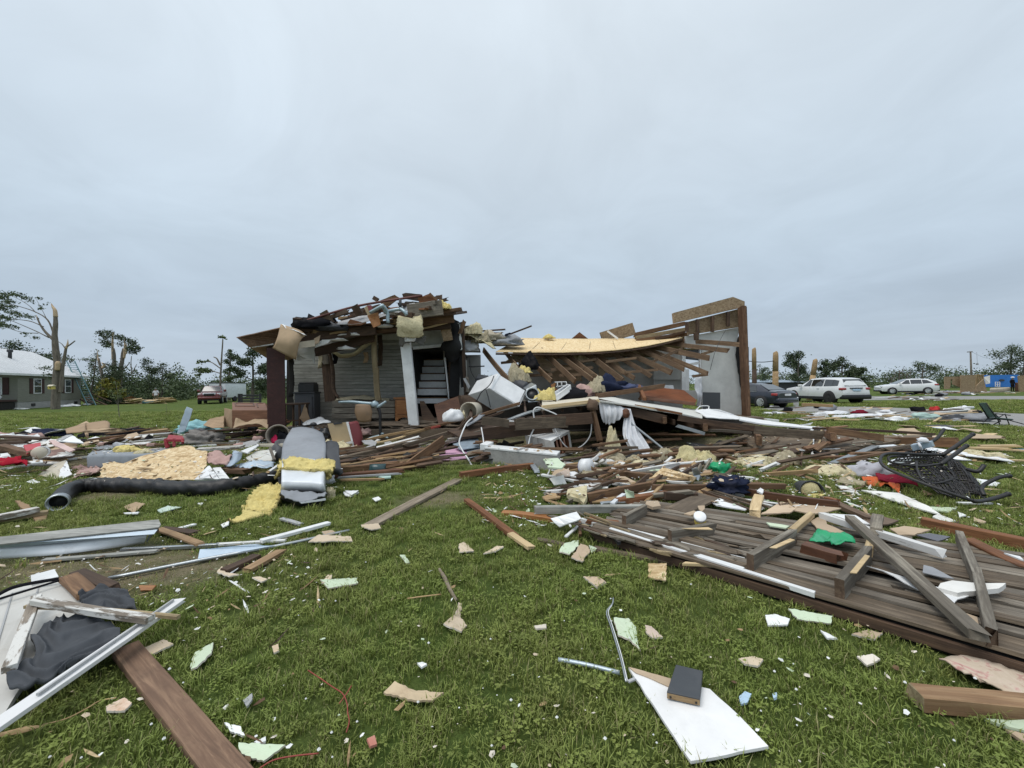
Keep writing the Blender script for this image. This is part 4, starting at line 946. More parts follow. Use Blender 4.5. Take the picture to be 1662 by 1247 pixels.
# ------------------------------------------------------------------ poles by the cars
for lb,x,y0,x1,y1,r_,low,d in(('charred pole with a pale broken top standing beside the ruin end wall',1223.9,567,1224.5,632,.16,'wood_dark',29),('tall pale splintered pole behind the dark sedan',1259,573,1258,632,.20,'wood_tan',29.5),('short pale pole leaning left behind the white sport utility vehicle',1323.5,585,1313,632,.19,'wood_tan',31)):
 a=D('0',x1,y1,d);a.z=-.02;b_=D('0',x,y0,d);t=thing('broken_pole',lb,'pole',(a.x,a.y,0));m_=a.lerp(b_,.62)
 tube('pole_shaft',[a,m_],[r_*1.1,r_],M[low],t,10,smooth_path=False);tube('split_top',[m_,a.lerp(b_,.9),b_,b_+Vector((.08,0,.12))],[r_*.98,r_*.95,r_*.85,r_*.2],M['wood_tan'],t,9,smooth_path=False)
tube('power_cable',[D('0',1212,586,29),D('0',1236,588,29.3),D('0',1258,586,29.5)],.03,M['black_plastic'],None,5,label='black cable sagging between the charred pole and the tall pale pole',cat='cable')
a=D('u',1080,470,56);b_=D('u',1066,72,56);a.z=0
t=thing('utility_pole','grey utility pole with a small crossarm over the far wrecked house','pole',a);tube('pole_shaft',[a,b_],[.13,.09],M['bark'],t,8,smooth_path=False);beam('crossarm',D('u',1030,80,56),D('u',1085,76,56),.1,.12,M['bark'],t)
t=thing('hanging_line','short wire with a dangling weight beside the utility pole','wire',D('u',1140,220,56));tube('wire',[D('u',1135,80,56),D('u',1142,215,56)],.02,M['cloth_grey'],t,4,smooth_path=False);lump('weight',D('u',1141,222,56),(.14,.14,.2),M['cloth_grey'],t,.2,2,2,1)
tube('power_cable',[D('u',1066,74,56),D('u',1300,160,70),D('u',1700,190,90)],.015,M['black_plastic'],None,4,label='thin line running right from the utility pole',cat='cable')

# ------------------------------------------------------------------ wrecked house with the blue wall
def far_wreck():
 d=44.0;U=lambda x,y,dd=d:D('u',x,y,dd);o0=U(1100,530);t=thing('wrecked_house','roofless wrecked house with one bright blue wall at far right','house',(o0.x,o0.y,0))
 plain('blue_wall',(.035,.19,.58),.8,.02,.1,bump=0)
 def wall(nm,pts,th,mat,parent=t):return sheet(nm,[U(*p)for p in pts],th,mat,parent)
 wall('foundation',[(775,525,43.5),(1700,525,43.5),(1700,560,43.5),(775,560,43.5)],.2,M['terracotta'])
 fl=[U(775,525,43.5),U(1700,525,43.5),U(1700,525,43.5)+Vector((3,8,0)),U(775,525,43.5)+Vector((1,8,0))];sheet('floor',fl,.1,M['concrete'],t)
 wall('plywood_wall',[(780,355,44.2),(965,352,44.2),(965,440,44.2),(945,470,44.2),(870,440,44.2),(868,385,44.2),(845,385,44.2),(845,440,44.2),(835,490,44.2),(780,490,44.2)],.1,M['osb_old'])
 wall('plywood_wall',[(962,338,43.7),(1125,336,43.7),(1118,525,43.7),(962,525,43.7)],.12,M['osb_old']);wall('plywood_wall',[(1140,450,44.0),(1215,380,44.0),(1250,525,44.0),(1120,525,44.0)],.1,M['osb_old'])
 for k in range(5):x=1125+k*20;beam('stud',U(x,525,44.3),U(x+3,340,44.3),.05,.1,M['wood_tan'],t)
 beam('top_plate',U(1120,336,44.3),U(1215,334,44.3),.1,.1,M['wood_tan'],t)
 wall('blue_wall',[(1212,338,47),(1600,332,47),(1605,470,47),(1230,470,47)],.12,M['blue_wall']);wall('side_wall',[(1600,345,44),(1700,340,44),(1700,525,44),(1615,525,44)],.1,M['osb_old']);wall('blue_return',[(1280,340,45),(1212,360,45.4),(1235,440,45.4),(1280,430,45)],.08,M['drywall_white'])
 f=wall('wall_clock',[(1388,388,46.9),(1400,383,46.9),(1430,383,46.9),(1448,392,46.9),(1440,405,46.9),(1395,405,46.9)],.04,M['charcoal'],t)
 hexa('sofa',[U(1280,520,44.5),U(1510,518,44.5),U(1510,518,45.6),U(1280,520,45.6),U(1280,485,44.5),U(1510,475,44.5),U(1510,470,45.6),U(1280,480,45.6)],M['cloth_beige'],None,.12,label='pale sofa left standing before the bright blue wall',cat='sofa')
 s=thing('shelf_unit','small white open shelf against the bright blue wall','shelf',U(1368,470,46));
 for x in(1343,1368,1392):beam('shelf_side',U(x,465,46),U(x,412,46),.05,.05,M['white_paint'],s)
 for y in(414,440,464):beam('shelf_board',U(1343,y,46),U(1392,y,46),.05,.05,M['white_paint'],s)
 pr=U(1535,520,44.2);pr.z=U(1535,522,44.2).z;q=[(x*.95,y*.95,z*.95)for x,y,z in J]
 o=skinned('person',q,E,[(a*.95,b*.95)for a,b in rad],0,lambda c:'cloth_grey' if c.z>1.5 else 'skin' if c.z>1.42 else 'cloth_black')
 place(o,Matrix.Translation((pr.x,pr.y,0.62 if pr.z>.5 else pr.z)));o.location.z=pr.z;tag(o,'person in dark clothes standing before the bright blue wall','person');WORLD[o]=o.matrix_basis.copy()
 lathe('cap',o.location+Vector((0,-.03,1.60)),o.location+Vector((0,-.03,1.74)),[(0,.16),(.05,.15),(.12,.09),(.14,.001)],M['cloth_white'],o,12)
 hexa('cabinet',[U(1560,520,44.6),U(1608,520,44.6),U(1608,520,45.3),U(1560,520,45.3),U(1560,420,44.6),U(1608,420,44.6),U(1608,420,45.3),U(1560,420,45.3)],M['wood_cherry'],None,.02,label='dark red wooden cabinet at the right end of the blue-walled wreck',cat='cabinet')
 # blue roofed building far behind the sedan
 b0=D('0',1240,625,62);t2=thing('far_building','low far building with a pale blue roof behind the dark sedan','building',(b0.x,b0.y,0));bx=b0.x
 hexa('wall',[Vector(v)for v in((bx-4,62,0),(bx+6,62,0),(bx+6,66,0),(bx-4,66,0),(bx-4,62,1.5),(bx+6,62,1.5),(bx+6,66,1.5),(bx-4,66,1.5))],M['charcoal'],t2)
 hexa('roof',[Vector(v)for v in((bx-4.4,61.6,1.5),(bx+7,61.6,1.4),(bx+7,66.4,1.4),(bx-4.4,66.4,1.5),(bx-4,63,2.0),(bx+3,63,1.9),(bx+3,65,1.9),(bx-4,65,2.0))],M['blue_metal'],t2)
far_wreck()

# ================================================================== THE RUINED HOUSE
HX=Vector((0,12.5,0))
H=thing('ruined_house','ruined wooden house with its porch roof torn open and its middle collapsed','house',HX)
def bm_(name,reg,p1,p2,wd,ht,mat,parent=None,z=0.0,**k):
 """a straight piece from p1 to p2 of the zoomed photograph"""
 return beam(name,PT(reg,p1,z),PT(reg,p2,z),wd,ht,M[mat],parent,end=M[k.pop('end',mat)],**k)
def sh(name,reg,pts,th,mat,parent=None,d=None,z=0.02,back=None,edge=None,**k):
 """a flat piece; d one depth or one per corner, else it lies at height z (or one z per corner)"""
 P=[]
 for i,p in enumerate(pts):
  if d is not None:P.append(D(reg,p[0],p[1],d[i]if isinstance(d,(list,tuple))else d))
  else:P.append(G(reg,p[0],p[1],z[i]if isinstance(z,(list,tuple))else z))
 return sheet(name,P,th,M[mat],parent,back=M[back]if back else None,edge=M[edge]if edge else None,**k)

# floor slab and foundation
flz=.30
x0,x1=-7.1,8.6
hexa('floor',[Vector(v)for v in((x0,10.9,.02),(-1.3,10.9,.02),(-1.3,17.5,.02),(x0,17.5,.02),(x0,10.9,flz),(-1.3,10.9,flz),(-1.3,17.5,flz),(x0,17.5,flz))],M['dirt'],H)
hexa('floor',[Vector(v)for v in((-1.29,13.2,.02),(x1,13.2,.02),(x1,17.5,.02),(-1.29,17.5,.02),(-1.29,13.2,flz),(x1,13.2,flz),(x1,17.5,flz),(-1.29,17.5,flz))],M['dirt'],H)
lump('floor_dirt',(-2.6,11.9,.29),(1.3,.8,.14),M['dirt'],H,.5,3,4,3);lump('floor_dirt',(-4.3,12.0,.29),(1.0,.7,.12),M['dirt'],H,.5,3,4,5)

# maroon corner column of the porch
c=D('0',449,700,10.5);c.z=0;tpz=D('0',447,566,10.5).z
box('column',c,(.42,.42,tpz),M['wood_maroon'],H,.55,.012)
# weathered siding boards of the porch back wall, one by one
def siding_wall():
 d=13.0;a=D('s',95,670,d);b_=D('s',1125,480,d);xl,xr=a.x,b_.x;z=flz;k=0;rng=random.Random(2)
 while z<3.35:
  hh=.118
  o=beam('siding_board',Vector((xl+rng.uniform(-.04,.02),d,z+hh/2)),Vector((xr,d,z+hh/2)),.022,hh-.010+rng.uniform(-.004,.004),M['siding_grey'],H,n=3,roll=.06*rng.uniform(.4,1.2));z+=hh;k+=1
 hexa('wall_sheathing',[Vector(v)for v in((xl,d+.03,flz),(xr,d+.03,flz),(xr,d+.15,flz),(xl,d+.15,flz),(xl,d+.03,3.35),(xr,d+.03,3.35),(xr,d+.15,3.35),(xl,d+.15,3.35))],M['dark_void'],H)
 return xl,xr

SXL,SXR=siding_wall()
# side walls closing the rooms behind
def wallbox(nm,xa,ya,xb,yb,za,zb,th,mat):
 A=Vector((xa,ya,0));B=Vector((xb,yb,0));n=Vector((-(B-A).y,(B-A).x,0)).normalized()*th/2
 hexa(nm,[A-n+Vector((0,0,za)),B-n+Vector((0,0,za)),B+n+Vector((0,0,za)),A+n+Vector((0,0,za)),A-n+Vector((0,0,zb)),B-n+Vector((0,0,zb)),B+n+Vector((0,0,zb)),A+n+Vector((0,0,zb))],M[mat],H)
wallbox('side_wall',SXL+.08,13.2,SXL+.08,17.5,flz,3.3,.14,'wall_grey');wallbox('rear_wall',SXL,17.4,-1.4,17.4,flz,2.9,.14,'wall_grey')
xd0=D('s',1165,700,13.05).x;xd1=D('s',1500,700,13.0).x
# stair closet seen through the doorway
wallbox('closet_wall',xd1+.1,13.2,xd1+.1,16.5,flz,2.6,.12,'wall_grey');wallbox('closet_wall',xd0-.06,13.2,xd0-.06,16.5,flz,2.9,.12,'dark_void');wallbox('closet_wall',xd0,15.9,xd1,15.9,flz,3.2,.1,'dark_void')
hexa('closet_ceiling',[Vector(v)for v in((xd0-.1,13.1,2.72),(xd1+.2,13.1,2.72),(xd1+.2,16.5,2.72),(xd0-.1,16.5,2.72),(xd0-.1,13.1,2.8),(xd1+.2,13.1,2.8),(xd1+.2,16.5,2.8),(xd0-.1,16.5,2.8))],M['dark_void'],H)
for i,(ya,yb)in enumerate(((1008,1052),(922,978),(857,910),(790,842),(724,778),(664,712))):
 d=13.35+i*.26
 sh('stair_riser','s',[(1195+i*3,ya),(1475-i*7,ya),(1475-i*7,yb),(1195+i*3,yb)],.03,'white_paint',H,d=d)
 zt=D('s',1300,ya,d).z
 hexa('stair_tread',[Vector(v)for v in((xd0,d,zt),(xd1-.05,d,zt),(xd1-.05,d+.24,zt),(xd0,d+.24,zt),(xd0,d-.02,zt+.04),(xd1-.05,d-.02,zt+.04),(xd1-.05,d+.24,zt+.04),(xd0,d+.24,zt+.04))],M['wood_brown'],H)
# door surround, wall above the door
sh('wall_panel','s',[(880,440),(1040,400),(1290,395),(1435,360),(1438,525),(1175,560),(1040,480),(890,478)],.08,'wall_light',H,d=12.95)

bm_('door_header','s',(1165,556,12.85),(1440,530,12.85),.05,.10,'white_paint',H);bm_('door_trim','s',(1452,640,12.8),(1490,1012,12.8),.05,.085,'white_paint',H);bm_('door_trim','s',(1105,540,12.85),(1135,980,12.85),.05,.10,'wood_grey',H);bm_('door_trim','s',(1440,520,12.85),(1446,680,12.85),.05,.05,'wood_grey',H)
# porch posts
bm_('porch_post','0',(672.5,694,11.3),(658.5,558,11.3),.29,.16,'white_paint',H,rag=(0,.05))
bm_('broken_stud','s',(853,1025,12.0),(835,740,12.0),.16,.10,'wood_pale_old',H,rag=(.05,.06),warp=.03);bm_('broken_stud','s',(828,760,12.0),(818,420,12.0),.15,.09,'wood_pale_old',H,rag=(.08,.02),warp=.03)

bm_('leaning_post','s',(425,1035,12.5),(395,690,12.5),.34,.10,'wood_dark',H,rag=(.06,.04));bm_('leaning_post','s',(390,700,12.4),(375,580,12.4),.18,.10,'wood_grey',H)
tube('bent_strip',[D('s',415,595,12.3),D('s',445,760,12.3),D('s',452,930,12.3),D('s',495,1005,12.2)],[.05,.06,.06,.04],M['wood_dark'],H,6)
for i,(x,y1,y2,w_,mt)in enumerate(((462,600,700,.14,'cloth_black'),(868,440,720,.10,'wood_dark'),(330,610,740,.14,'insul_grey'),(740,590,690,.20,'cardboard'),(70,640,1000,.25,'dark_void'))):
 patch('hanging_strip',[[D('s',x-20,y1,12.4),D('s',x+20,y1,12.4)],[D('s',x-10,(y1+y2)/2,12.5),D('s',x+25,(y1+y2)/2,12.4)],[D('s',x-22,y2,12.5),D('s',x+18,y2-8,12.5)]],4,8,M[mt],H,.03,4,.02,i)
patch('drooping_ceiling',[[D('s',430,575,12.0),D('s',520,600,11.9),D('s',610,595,11.9),D('s',700,545,12),D('s',780,470,12)],[D('s',450,600,12.5),D('s',540,632,12.4),D('s',640,625,12.4),D('s',720,560,12.5),D('s',800,500,12.5)]],16,4,M['insul_pale'],H,.04,3,.03,4)
# roof corner over the column: soffit and fascia
sh('roof_edge','a',[(20,410),(315,343),(560,372),(560,420),(300,440),(102,472)],.05,'wood_brown',H,d=[9.6,10.2,11.4,11.4,10.4,9.8],jag=.01)
sh('soffit','a',[(100,470),(255,452),(420,455),(400,560),(240,560)],.03,'osb_old',H,d=[9.8,10.3,10.7,12.6,12.6])
sh('fascia','a',[(428,440),(545,422),(545,466),(425,482)],.03,'cream',H,d=10.8);bm_('fascia_strip','a',(118,470,9.9),(262,450,10.3),.03,.05,'white_paint',H)
sh('porch_wall_panel','a',[(425,482),(540,465),(540,585),(520,545),(425,560)],.03,'wall_light',H,d=11.2,jag=.02)
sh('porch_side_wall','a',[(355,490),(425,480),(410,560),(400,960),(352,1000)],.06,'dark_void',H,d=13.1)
# porch beams
for(p1,p2,wd,ht,mt,rg)in(((130,478,11.0),(830,395,11.2),.12,.26,'wood_dark',.03),((290,590,11.6),(810,455,11.6),.14,.26,'wood_dark',.05),((830,410,11.4),(1100,385,11.4),.08,.10,'wood_brown',.03),((130,430,11.4),(620,385,11.6),.12,.14,'wood_dark',.04),
        ((1080,300,11.3),(1600,205,11.2),.10,.10,'wood_brown',.03),((1080,345,11.5),(1535,285,11.5),.10,.26,'wood_brown',.03),((1250,380,11.6),(1515,312,11.5),.05,.05,'wood_pale',.03),((900,400,11.8),(1500,350,11.8),.2,.2,'wood_dark',.03),((500,420,12.4),(1100,330,12.4),.3,.3,'wood_dark',.03)):
 bm_('roof_beam','s',p1,p2,wd,ht,mt,H,rag=(rg,rg),warp=.02)
# roof deck remains over the porch (keeps the rooms below in shade)
sheet('roof_deck',[Vector((-6.2,11.2,3.0)),Vector((-1.6,11.2,3.6)),Vector((-1.5,13.2,4.0)),Vector((-6.1,13.2,3.2))],.08,M['wood_dark'],H,.05,.4)
sheet('roof_deck',[Vector((-6.2,13.2,3.25)),Vector((-1.4,13.2,3.5)),Vector((-1.4,17.4,3.0)),Vector((-6.2,17.4,3.0))],.08,M['wood_dark'],H,.05,.4)
# black torn felt and charred studs right of the door
patch('torn_felt',[[D('s',1480,310,12.2),D('s',1540,300,12.2),D('s',1600,360,12.2)],[D('s',1440,520,12.3),D('s',1540,500,12.0),D('s',1620,560,12.3)],[D('s',1460,650,12.5),D('s',1530,680,12.3),D('s',1600,640,12.5)]],8,10,M['black_felt'],H,.10,3,.02,6,edgejag=.05)
for(xa,xb,y0,y1,d,w_,mt)in((1555,1535,330,1000,12.7,.32,'black_felt'),(1508,1512,500,1010,12.9,.12,'wood_dark'),(1610,1640,330,980,12.3,.10,'wood_dark'),(1580,1600,340,560,12.2,.06,'white_paint'),(1625,1590,320,420,12.0,.16,'wood_brown'),(1650,1655,820,960,12.2,.10,'wood_grey'),(1600,1618,600,900,12.5,.14,'black_felt')):
 bm_('charred_stud','s',(xb,y1,d),(xa,y0,d),w_,.10,mt,H,rag=(.05,.08),warp=.03)
sh('hanging_board','s',[(1412,382),(1500,366),(1524,480),(1440,495)],.03,'osb_old',H,d=11.9)

# ---- collapsed middle: bent roof sheathing with its rafters hanging out towards the front
dk0,dk1=13.1,15.6
def wq(x,y,d):return D('w',x,y,d)
top_row=[D('b',385,318,15.2),D('b',620,322,15.3),D('b',820,322,15.4),D('b',1010,320,15.4),D('b',1230,312,15.2)]
bot_row=[D('b',270,390,12.8),D('b',560,394,13.0),D('b',830,386,13.2),D('b',1050,360,13.5),D('b',1240,316,14.2)]
sheet_o=patch('roof_sheathing',[top_row,[a.lerp(b_,.5)+Vector((0,0,-.03))for a,b_ in zip(top_row,bot_row)],bot_row],20,6,M['osb_old'],H,.012,1.5,.025,2,smooth=True,back=M['osb_roof'])
er=[p+Vector((0,.02,-.05))for p in bot_row]
tube('sheathing_edge',er,[.035]*5,M['wood_dark'],H,5)
for i in range(1,7):  # seams between the sheets
 f=i/7;k=f*4;j=min(3,int(k));a=top_row[j].lerp(top_row[j+1],k-j);b_=bot_row[j].lerp(bot_row[j+1],k-j);mid=a.lerp(b_,.5)+Vector((0,0,-.005));tube('sheet_seam',[a+Vector((0,0,.004)),mid,b_+Vector((0,0,.004))],.006,M['wood_dark'],H,4)
RAF=[((225,400,13.3),(345,545,11.8)),((330,400,13.4),(445,540,11.9)),((430,410,13.5),(560,540,12.0)),((530,400,13.5),(680,540,12.1)),((595,402,13.5),(772,535,12.2)),((640,402,13.6),(815,535,12.5)),((750,402,13.6),(925,535,12.5)),((790,402,13.8),(988,525,13.0)),
 ((870,395,13.8),(1078,515,12.9)),((950,390,13.9),(1180,495,12.9)),((1020,380,14.0),(1250,480,12.9)),((1060,375,14.3),(1366,500,12.8)),((1110,365,14.2),(1375,420,12.8)),((1190,345,14.5),(1478,382,12.9)),((1230,332,14.8),(1535,350,13.2))]
for i,(a,b_)in enumerate(RAF):
 A0=D('b',*a);B0=D('b',*b_);beam('rafter',A0+(A0-B0)*.18,B0,.045,.16 if i%3 else .19,M['wood_rafter'],H,rag=(0,.04),end=M['wood_brown'],warp=.02)

for i,(a,b_)in enumerate((((300,445,13.2),(450,430,13.2)),((430,512,12.6),(560,505,12.5)),((560,480,13),(770,470,13)),((840,440,13.3),(1000,420,13.3)),((940,495,13.1),(1110,480,13.1)),((1080,440,13.5),(1240,370,13.6)),((1340,400,13.4),(1400,382,13.4)),((1290,515,13.2),(1370,505,13.0)),((600,510,12.6),(780,505,12.6)),((820,520,12.9),(900,512,12.9)),((700,440,13.3),(800,425,13.3)))):
 bm_('collar_tie','b',a,b_,.04,.09,'wood_rafter',H,rag=(.03,.03))
# plasterboard and insulation under the rafters
sh('ceiling_board','b',[(380,410),(470,400),(620,470),(560,500),(430,440)],.012,'drywall_tan',H,d=14.2,jag=.03);sh('ceiling_board','b',[(480,455),(700,455),(720,540),(560,540)],.012,'cardboard',H,d=14.3,jag=.03)
sh('ceiling_board','b',[(800,470),(900,430),(950,560),(820,575)],.012,'drywall_tan',H,d=14.6,jag=.03)
lump('insulation',D('b',690,440,14.3),(.45,.3,.25),M['insul_pale'],H,.5,2,3,3);lump('insulation',D('b',400,440,13.9),(.5,.3,.3),M['insul_grey'],H,.5,2,3,4)
# ridge boards behind the sheathing and roof remains
bm_('ridge_board','b',(820,318,15.6),(985,268,15.6),.05,.50,'osb_old',H,rag=(.03,.03));bm_('ridge_board','b',(990,300,15.4),(1255,240,15.2),.2,.16,'wood_brown',H,rag=(.08,.08));bm_('ridge_board','b',(1000,315,15.1),(1260,270,15.0),.1,.14,'wood_pale_old',H,rag=(.06,.06));bm_('ridge_board','b',(1000,330,14.9),(1265,295,14.9),.1,.14,'wood_brown',H,rag=(.06,.06));bm_('ridge_board','b',(1100,320,14.8),(1250,285,14.8),.1,.1,'wood_dark',H)
sh('roof_scrap','b',[(665,318),(705,285),(748,318)],.3,'wood_red',H,d=15.6);bm_('white_stick','b',(850,280,15.3),(905,320,15.1),.03,.07,'white_paint',H)

# ---- right end wall with its tall parapet
dw=14.0
sh('parapet','w',[(530,215),(1075,68),(1183,110),(1183,160),(1050,188),(540,308)],.18,'osb_old',H,d=dw)
sh('parapet_back','w',[(650,300),(1140,175),(1145,345),(660,420)],.05,'osb_old',H,d=dw+.22)
for x,y0,y1 in((748,275,420),(885,245,390),(1028,205,340),(650,300,390)):
 bm_('parapet_stud','w',(x,y0,dw+.05),(x,y1,dw+.05),.09,.12,'wood_dark',H)
bm_('parapet_stud','w',(735,400,dw-.02),(738,465,dw-.02),.11,.20,'wood_dark',H)
bm_('corner_post','w',(1198,1178,dw-.15),(1158,160,dw-.15),.16,.30,'wood_corner',H,rag=(.02,.03))
bm_('corner_post','w',(1213,1172,dw+.1),(1178,165,dw+.1),.12,.14,'wood_dark',H)
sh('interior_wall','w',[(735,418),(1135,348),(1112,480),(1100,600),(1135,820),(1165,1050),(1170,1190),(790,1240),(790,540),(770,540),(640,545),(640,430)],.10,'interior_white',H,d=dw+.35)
sh('wall_felt','w',[(1120,450),(1160,360),(1170,600),(1185,900),(1165,1080),(1135,820),(1100,600)],.03,'black_felt',H,d=dw+.22,jag=.02)
sh('outer_cladding','w',[(1196,525),(1220,530),(1222,690),(1212,690),(1225,700),(1226,1080),(1212,1150),(1200,900)],.05,'slate_grey',H,d=dw+.1)
# interior rear walls and window
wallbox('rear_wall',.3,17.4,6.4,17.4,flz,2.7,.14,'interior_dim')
patch('shade_roof',[[Vector((.1,15.5,3.2)),Vector((5,15.7,3.3)),Vector((8.2,15.6,3.5))],[Vector((0,17.7,2.6)),Vector((5,17.8,2.6)),Vector((8.2,17.7,2.7))]],8,3,M['osb_old'],H,.03,1,.03,3)  # back slope added to keep the sun off the interior walls
hexa('partition',[D('w',345,830,15.8)*1,D('w',610,830,15.8),D('w',610,830,15.95),D('w',345,830,15.95),D('w',345,560,15.8),D('w',610,560,15.8),D('w',610,560,15.95),D('w',345,560,15.95)],M['interior_dim'],H)
for p in((345,1130),(610,1130)):pass
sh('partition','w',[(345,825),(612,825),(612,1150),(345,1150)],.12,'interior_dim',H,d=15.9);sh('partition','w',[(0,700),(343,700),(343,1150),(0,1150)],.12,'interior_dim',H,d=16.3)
wn=sh('window_frame','w',[(605,560),(640,560),(640,930),(605,930)],.08,'white_paint',H,d=dw+.4);sh('window_frame','w',[(770,545),(795,545),(800,1000),(770,940)],.10,'white_paint',H,d=dw+.4)
sh('window_frame','w',[(640,735),(672,735),(672,930),(640,930)],.06,'white_paint',H,d=dw+.45);sh('window_frame','w',[(640,690),(770,660),(770,690),(640,700)],.06,'white_paint',H,d=dw+.45)
sh('window_panel','w',[(640,560),(770,550),(770,655),(640,640)],.04,'slate_grey',H,d=dw+.5);sh('window_sill','w',[(600,928),(790,928),(790,1010),(600,1010)],.1,'interior_white',H,d=dw+.4)
patch('torn_curtain',[[D('w',735,800,dw+.2),D('w',790,800,dw+.2)],[D('w',720,900,dw+.1),D('w',790,880,dw+.2)],[D('w',745,1000,dw),D('w',785,1000,dw+.1)],[D('w',735,1075,dw),D('w',780,1080,dw)]],6,14,M['cloth_white'],H,.03,5,.006,3,(.03,2))
tube('dangling_wire',[D('w',1010,370,13.4),D('w',960,460,13.1),D('w',905,590,12.8),D('w',865,740,12.8)],.008,M['black_plastic'],H,4)

# ---- fallen front roof: rim boards, joists and pale ceiling sheets sloping down to the right
FR=thing('collapsed_porch','collapsed porch ceiling of pale sheets on dark joists sloping down to the right','roof',G('p',700,700))
# peak at p(590,180); right slope to q(1650,360); left gable to o(1400,470)
sh('ceiling_sheet','p',[(600,195),(585,165),(760,150),(960,195),(1160,225),(1420,262),(1660,300),(1660,378),(1400,322),(1160,285),(960,245)],.03,'ceiling_sheet',FR,d=[8.4,11.5,12.6,12.7,12.7,12.7,12.6,9.2,8.8,8.5,8.4],jag=.012,step=.3)
sh('ceiling_sheet','q',[(640,230),(860,268),(1400,335),(1660,352),(1660,368),(1380,352),(860,303),(640,262)],.03,'paper_white',FR,d=[12.2,12.2,12.0,11.9,9.6,9.2,9.0,9.0],jag=.015,step=.3)
sh('ceiling_sheet','q',[(180,165),(330,150),(640,232),(850,275),(640,262),(300,240)],.02,'paper_white',FR,d=[11.2,12.2,12.2,11.8,10.6,10.2],jag=.02,step=.2)
sh('ceiling_sheet','p',[(0,240),(0,195),(390,160),(575,150),(590,180),(590,215),(300,240),(0,278)],.04,'cream',FR,d=[8.5,11.6,11.6,11.5,9.5,8.4,8.4,8.4],jag=.01,step=.3)
bm_('edge_board','p',(0,262,8.30),(592,196,8.40),.05,.07,'wood_pale',FR,rag=(.03,.03))
for(reg,a,b_,wd,ht,mt)in(('p',(0,405,8.25),(520,375,8.25),.06,.24,'wood_dark'),('o',(1130,700,8.15),(1662,670,8.25),.05,.24,'wood_weather'),('p',(900,300,8.55),(1280,395,8.55),.06,.20,'wood_dark'),('q',(0,245,8.55),(830,360,8.45),.06,.13,'wood_dark'),('q',(790,365,8.45),(1500,425,8.25),.06,.18,'wood_weather'),
       ('q',(0,310,9.80),(800,410,9.70),.05,.12,'wood_dark'),('q',(320,375,8.65),(760,405,8.65),.04,.06,'wood_grey'),('q',(0,330,8.45),(275,410,8.35),.04,.07,'galv_dull'),('d',(560,545,8.15),(880,590,7.85),.06,.14,'wood_brown'),('d',(480,535,8.55),(1160,570,7.65),.05,.05,'wood_dark'),
       ('o',(780,660,7.95),(1060,690,8.05),.06,.17,'wood_weather'),('o',(800,800,8.25),(1500,720,8.55),.06,.26,'wood_dark'),('p',(600,190,8.60),(1150,285,8.60),.05,.06,'wood_dark'),('p',(960,245,8.55),(1440,330,8.55),.04,.05,'wood_red'),('p',(730,230,8.55),(1160,275,8.55),.05,.04,'wood_tan')):
 bm_('rim_board',reg,a,b_,wd,ht,mt,FR,rag=(.04,.04),warp=.02)
for(reg,a,b_,wd,ht)in(('q',(250,300,12.30),(290,345,8.35),.09,.16),('q',(770,390,12.00),(845,480,7.85),.09,.20),('q',(1500,400,10.00),(1620,445,7.85),.09,.16),('p',(1180,330,12.30),(1275,400,8.35),.08,.13),('p',(860,300,12.00),(875,350,8.25),.08,.10)):
 bm_('joist_end',reg,a,b_,wd,ht,'wood_joist',FR,rag=(0,.03),end='wood_brown')

sheet('shade_backing',[Vector((-1.6,12.3,0)),Vector((7.0,12.4,0)),Vector((7.6,12.5,.25)),Vector((3.4,12.5,.95)),Vector((-1.0,12.4,1.0))],.08,M['dark_void'],FR,.03,.5)  # dark backing sheets added so the hollow under the ceiling reads black
sheet('shade_backing',[Vector((-1.7,9.0,.02)),Vector((-1.7,12.4,.02)),Vector((-1.3,12.4,1.1)),Vector((-1.0,9.0,.8))],.06,M['wood_dark'],FR,.03,.5)
for k in range(11):  # dark plank underside of the fallen roof
 f0=k/11;xa=.3+4.6*f0;bm=beam('roof_joist',Vector((xa,8.7,1.0-.17*abs(xa-1.4))),Vector((xa+.1,12.6,1.08-.13*abs(xa-1.4))),.05,.12,M['wood_dark'],FR)
for(p1,p2,wd)in(((1165,500,11.9),(1175,700,11.9),.1),((1400,520,12.0),(1410,700,12.0),.08),((1290,500,12.1),(1300,680,12.1),.1)):bm_('cripple_stud','p',p1,p2,wd,.05,'black_felt',FR)

# ================================================================== LOOSE DEBRIS: builders
def B(name,label,cat,reg,p1,p2,wd,ht,mat,z=None,group=None,end=None,**k):
 z=ht/2+.01 if z is None else z
 return beam(name,PT(reg,p1,z),PT(reg,p2,z),wd,ht,M[mat],None,end=M[end or mat],label=label,cat=cat,group=group,**k)
def S(name,label,cat,reg,pts,th,mat,d=None,z=.02,jag=.008,step=.08,group=None,**k):
 return sh(name,reg,pts,th,mat,None,d,z,jag=jag,step=step,label=label,cat=cat,group=group,**k)
def C(name,label,cat,reg,rows,mat,nu=14,nv=10,amp=.03,freq=4,th=.01,seed=0,z=.05,group=None,**k):
 R_=[[PT(reg,p,z)for p in r]for r in rows]
 return patch(name,R_,nu,nv,M[mat],None,amp,freq,th,seed,label=label,cat=cat,group=group,**k)
def Lm(name,label,cat,reg,p,size,mat,amp=.4,freq=2,sub=3,seed=0,z=0.0,group=None,**k):
 return lump(name,PT(reg,p,z),size,M[mat],None,amp,freq,sub,seed,label=label,cat=cat,group=group,**k)
def Tb(name,label,cat,reg,pts,r,mat,seg=6,z=.02,group=None,**k):
 return tube(name,[PT(reg,p,z)for p in pts],r,M[mat],None,seg,label=label,cat=cat,group=group,**k)

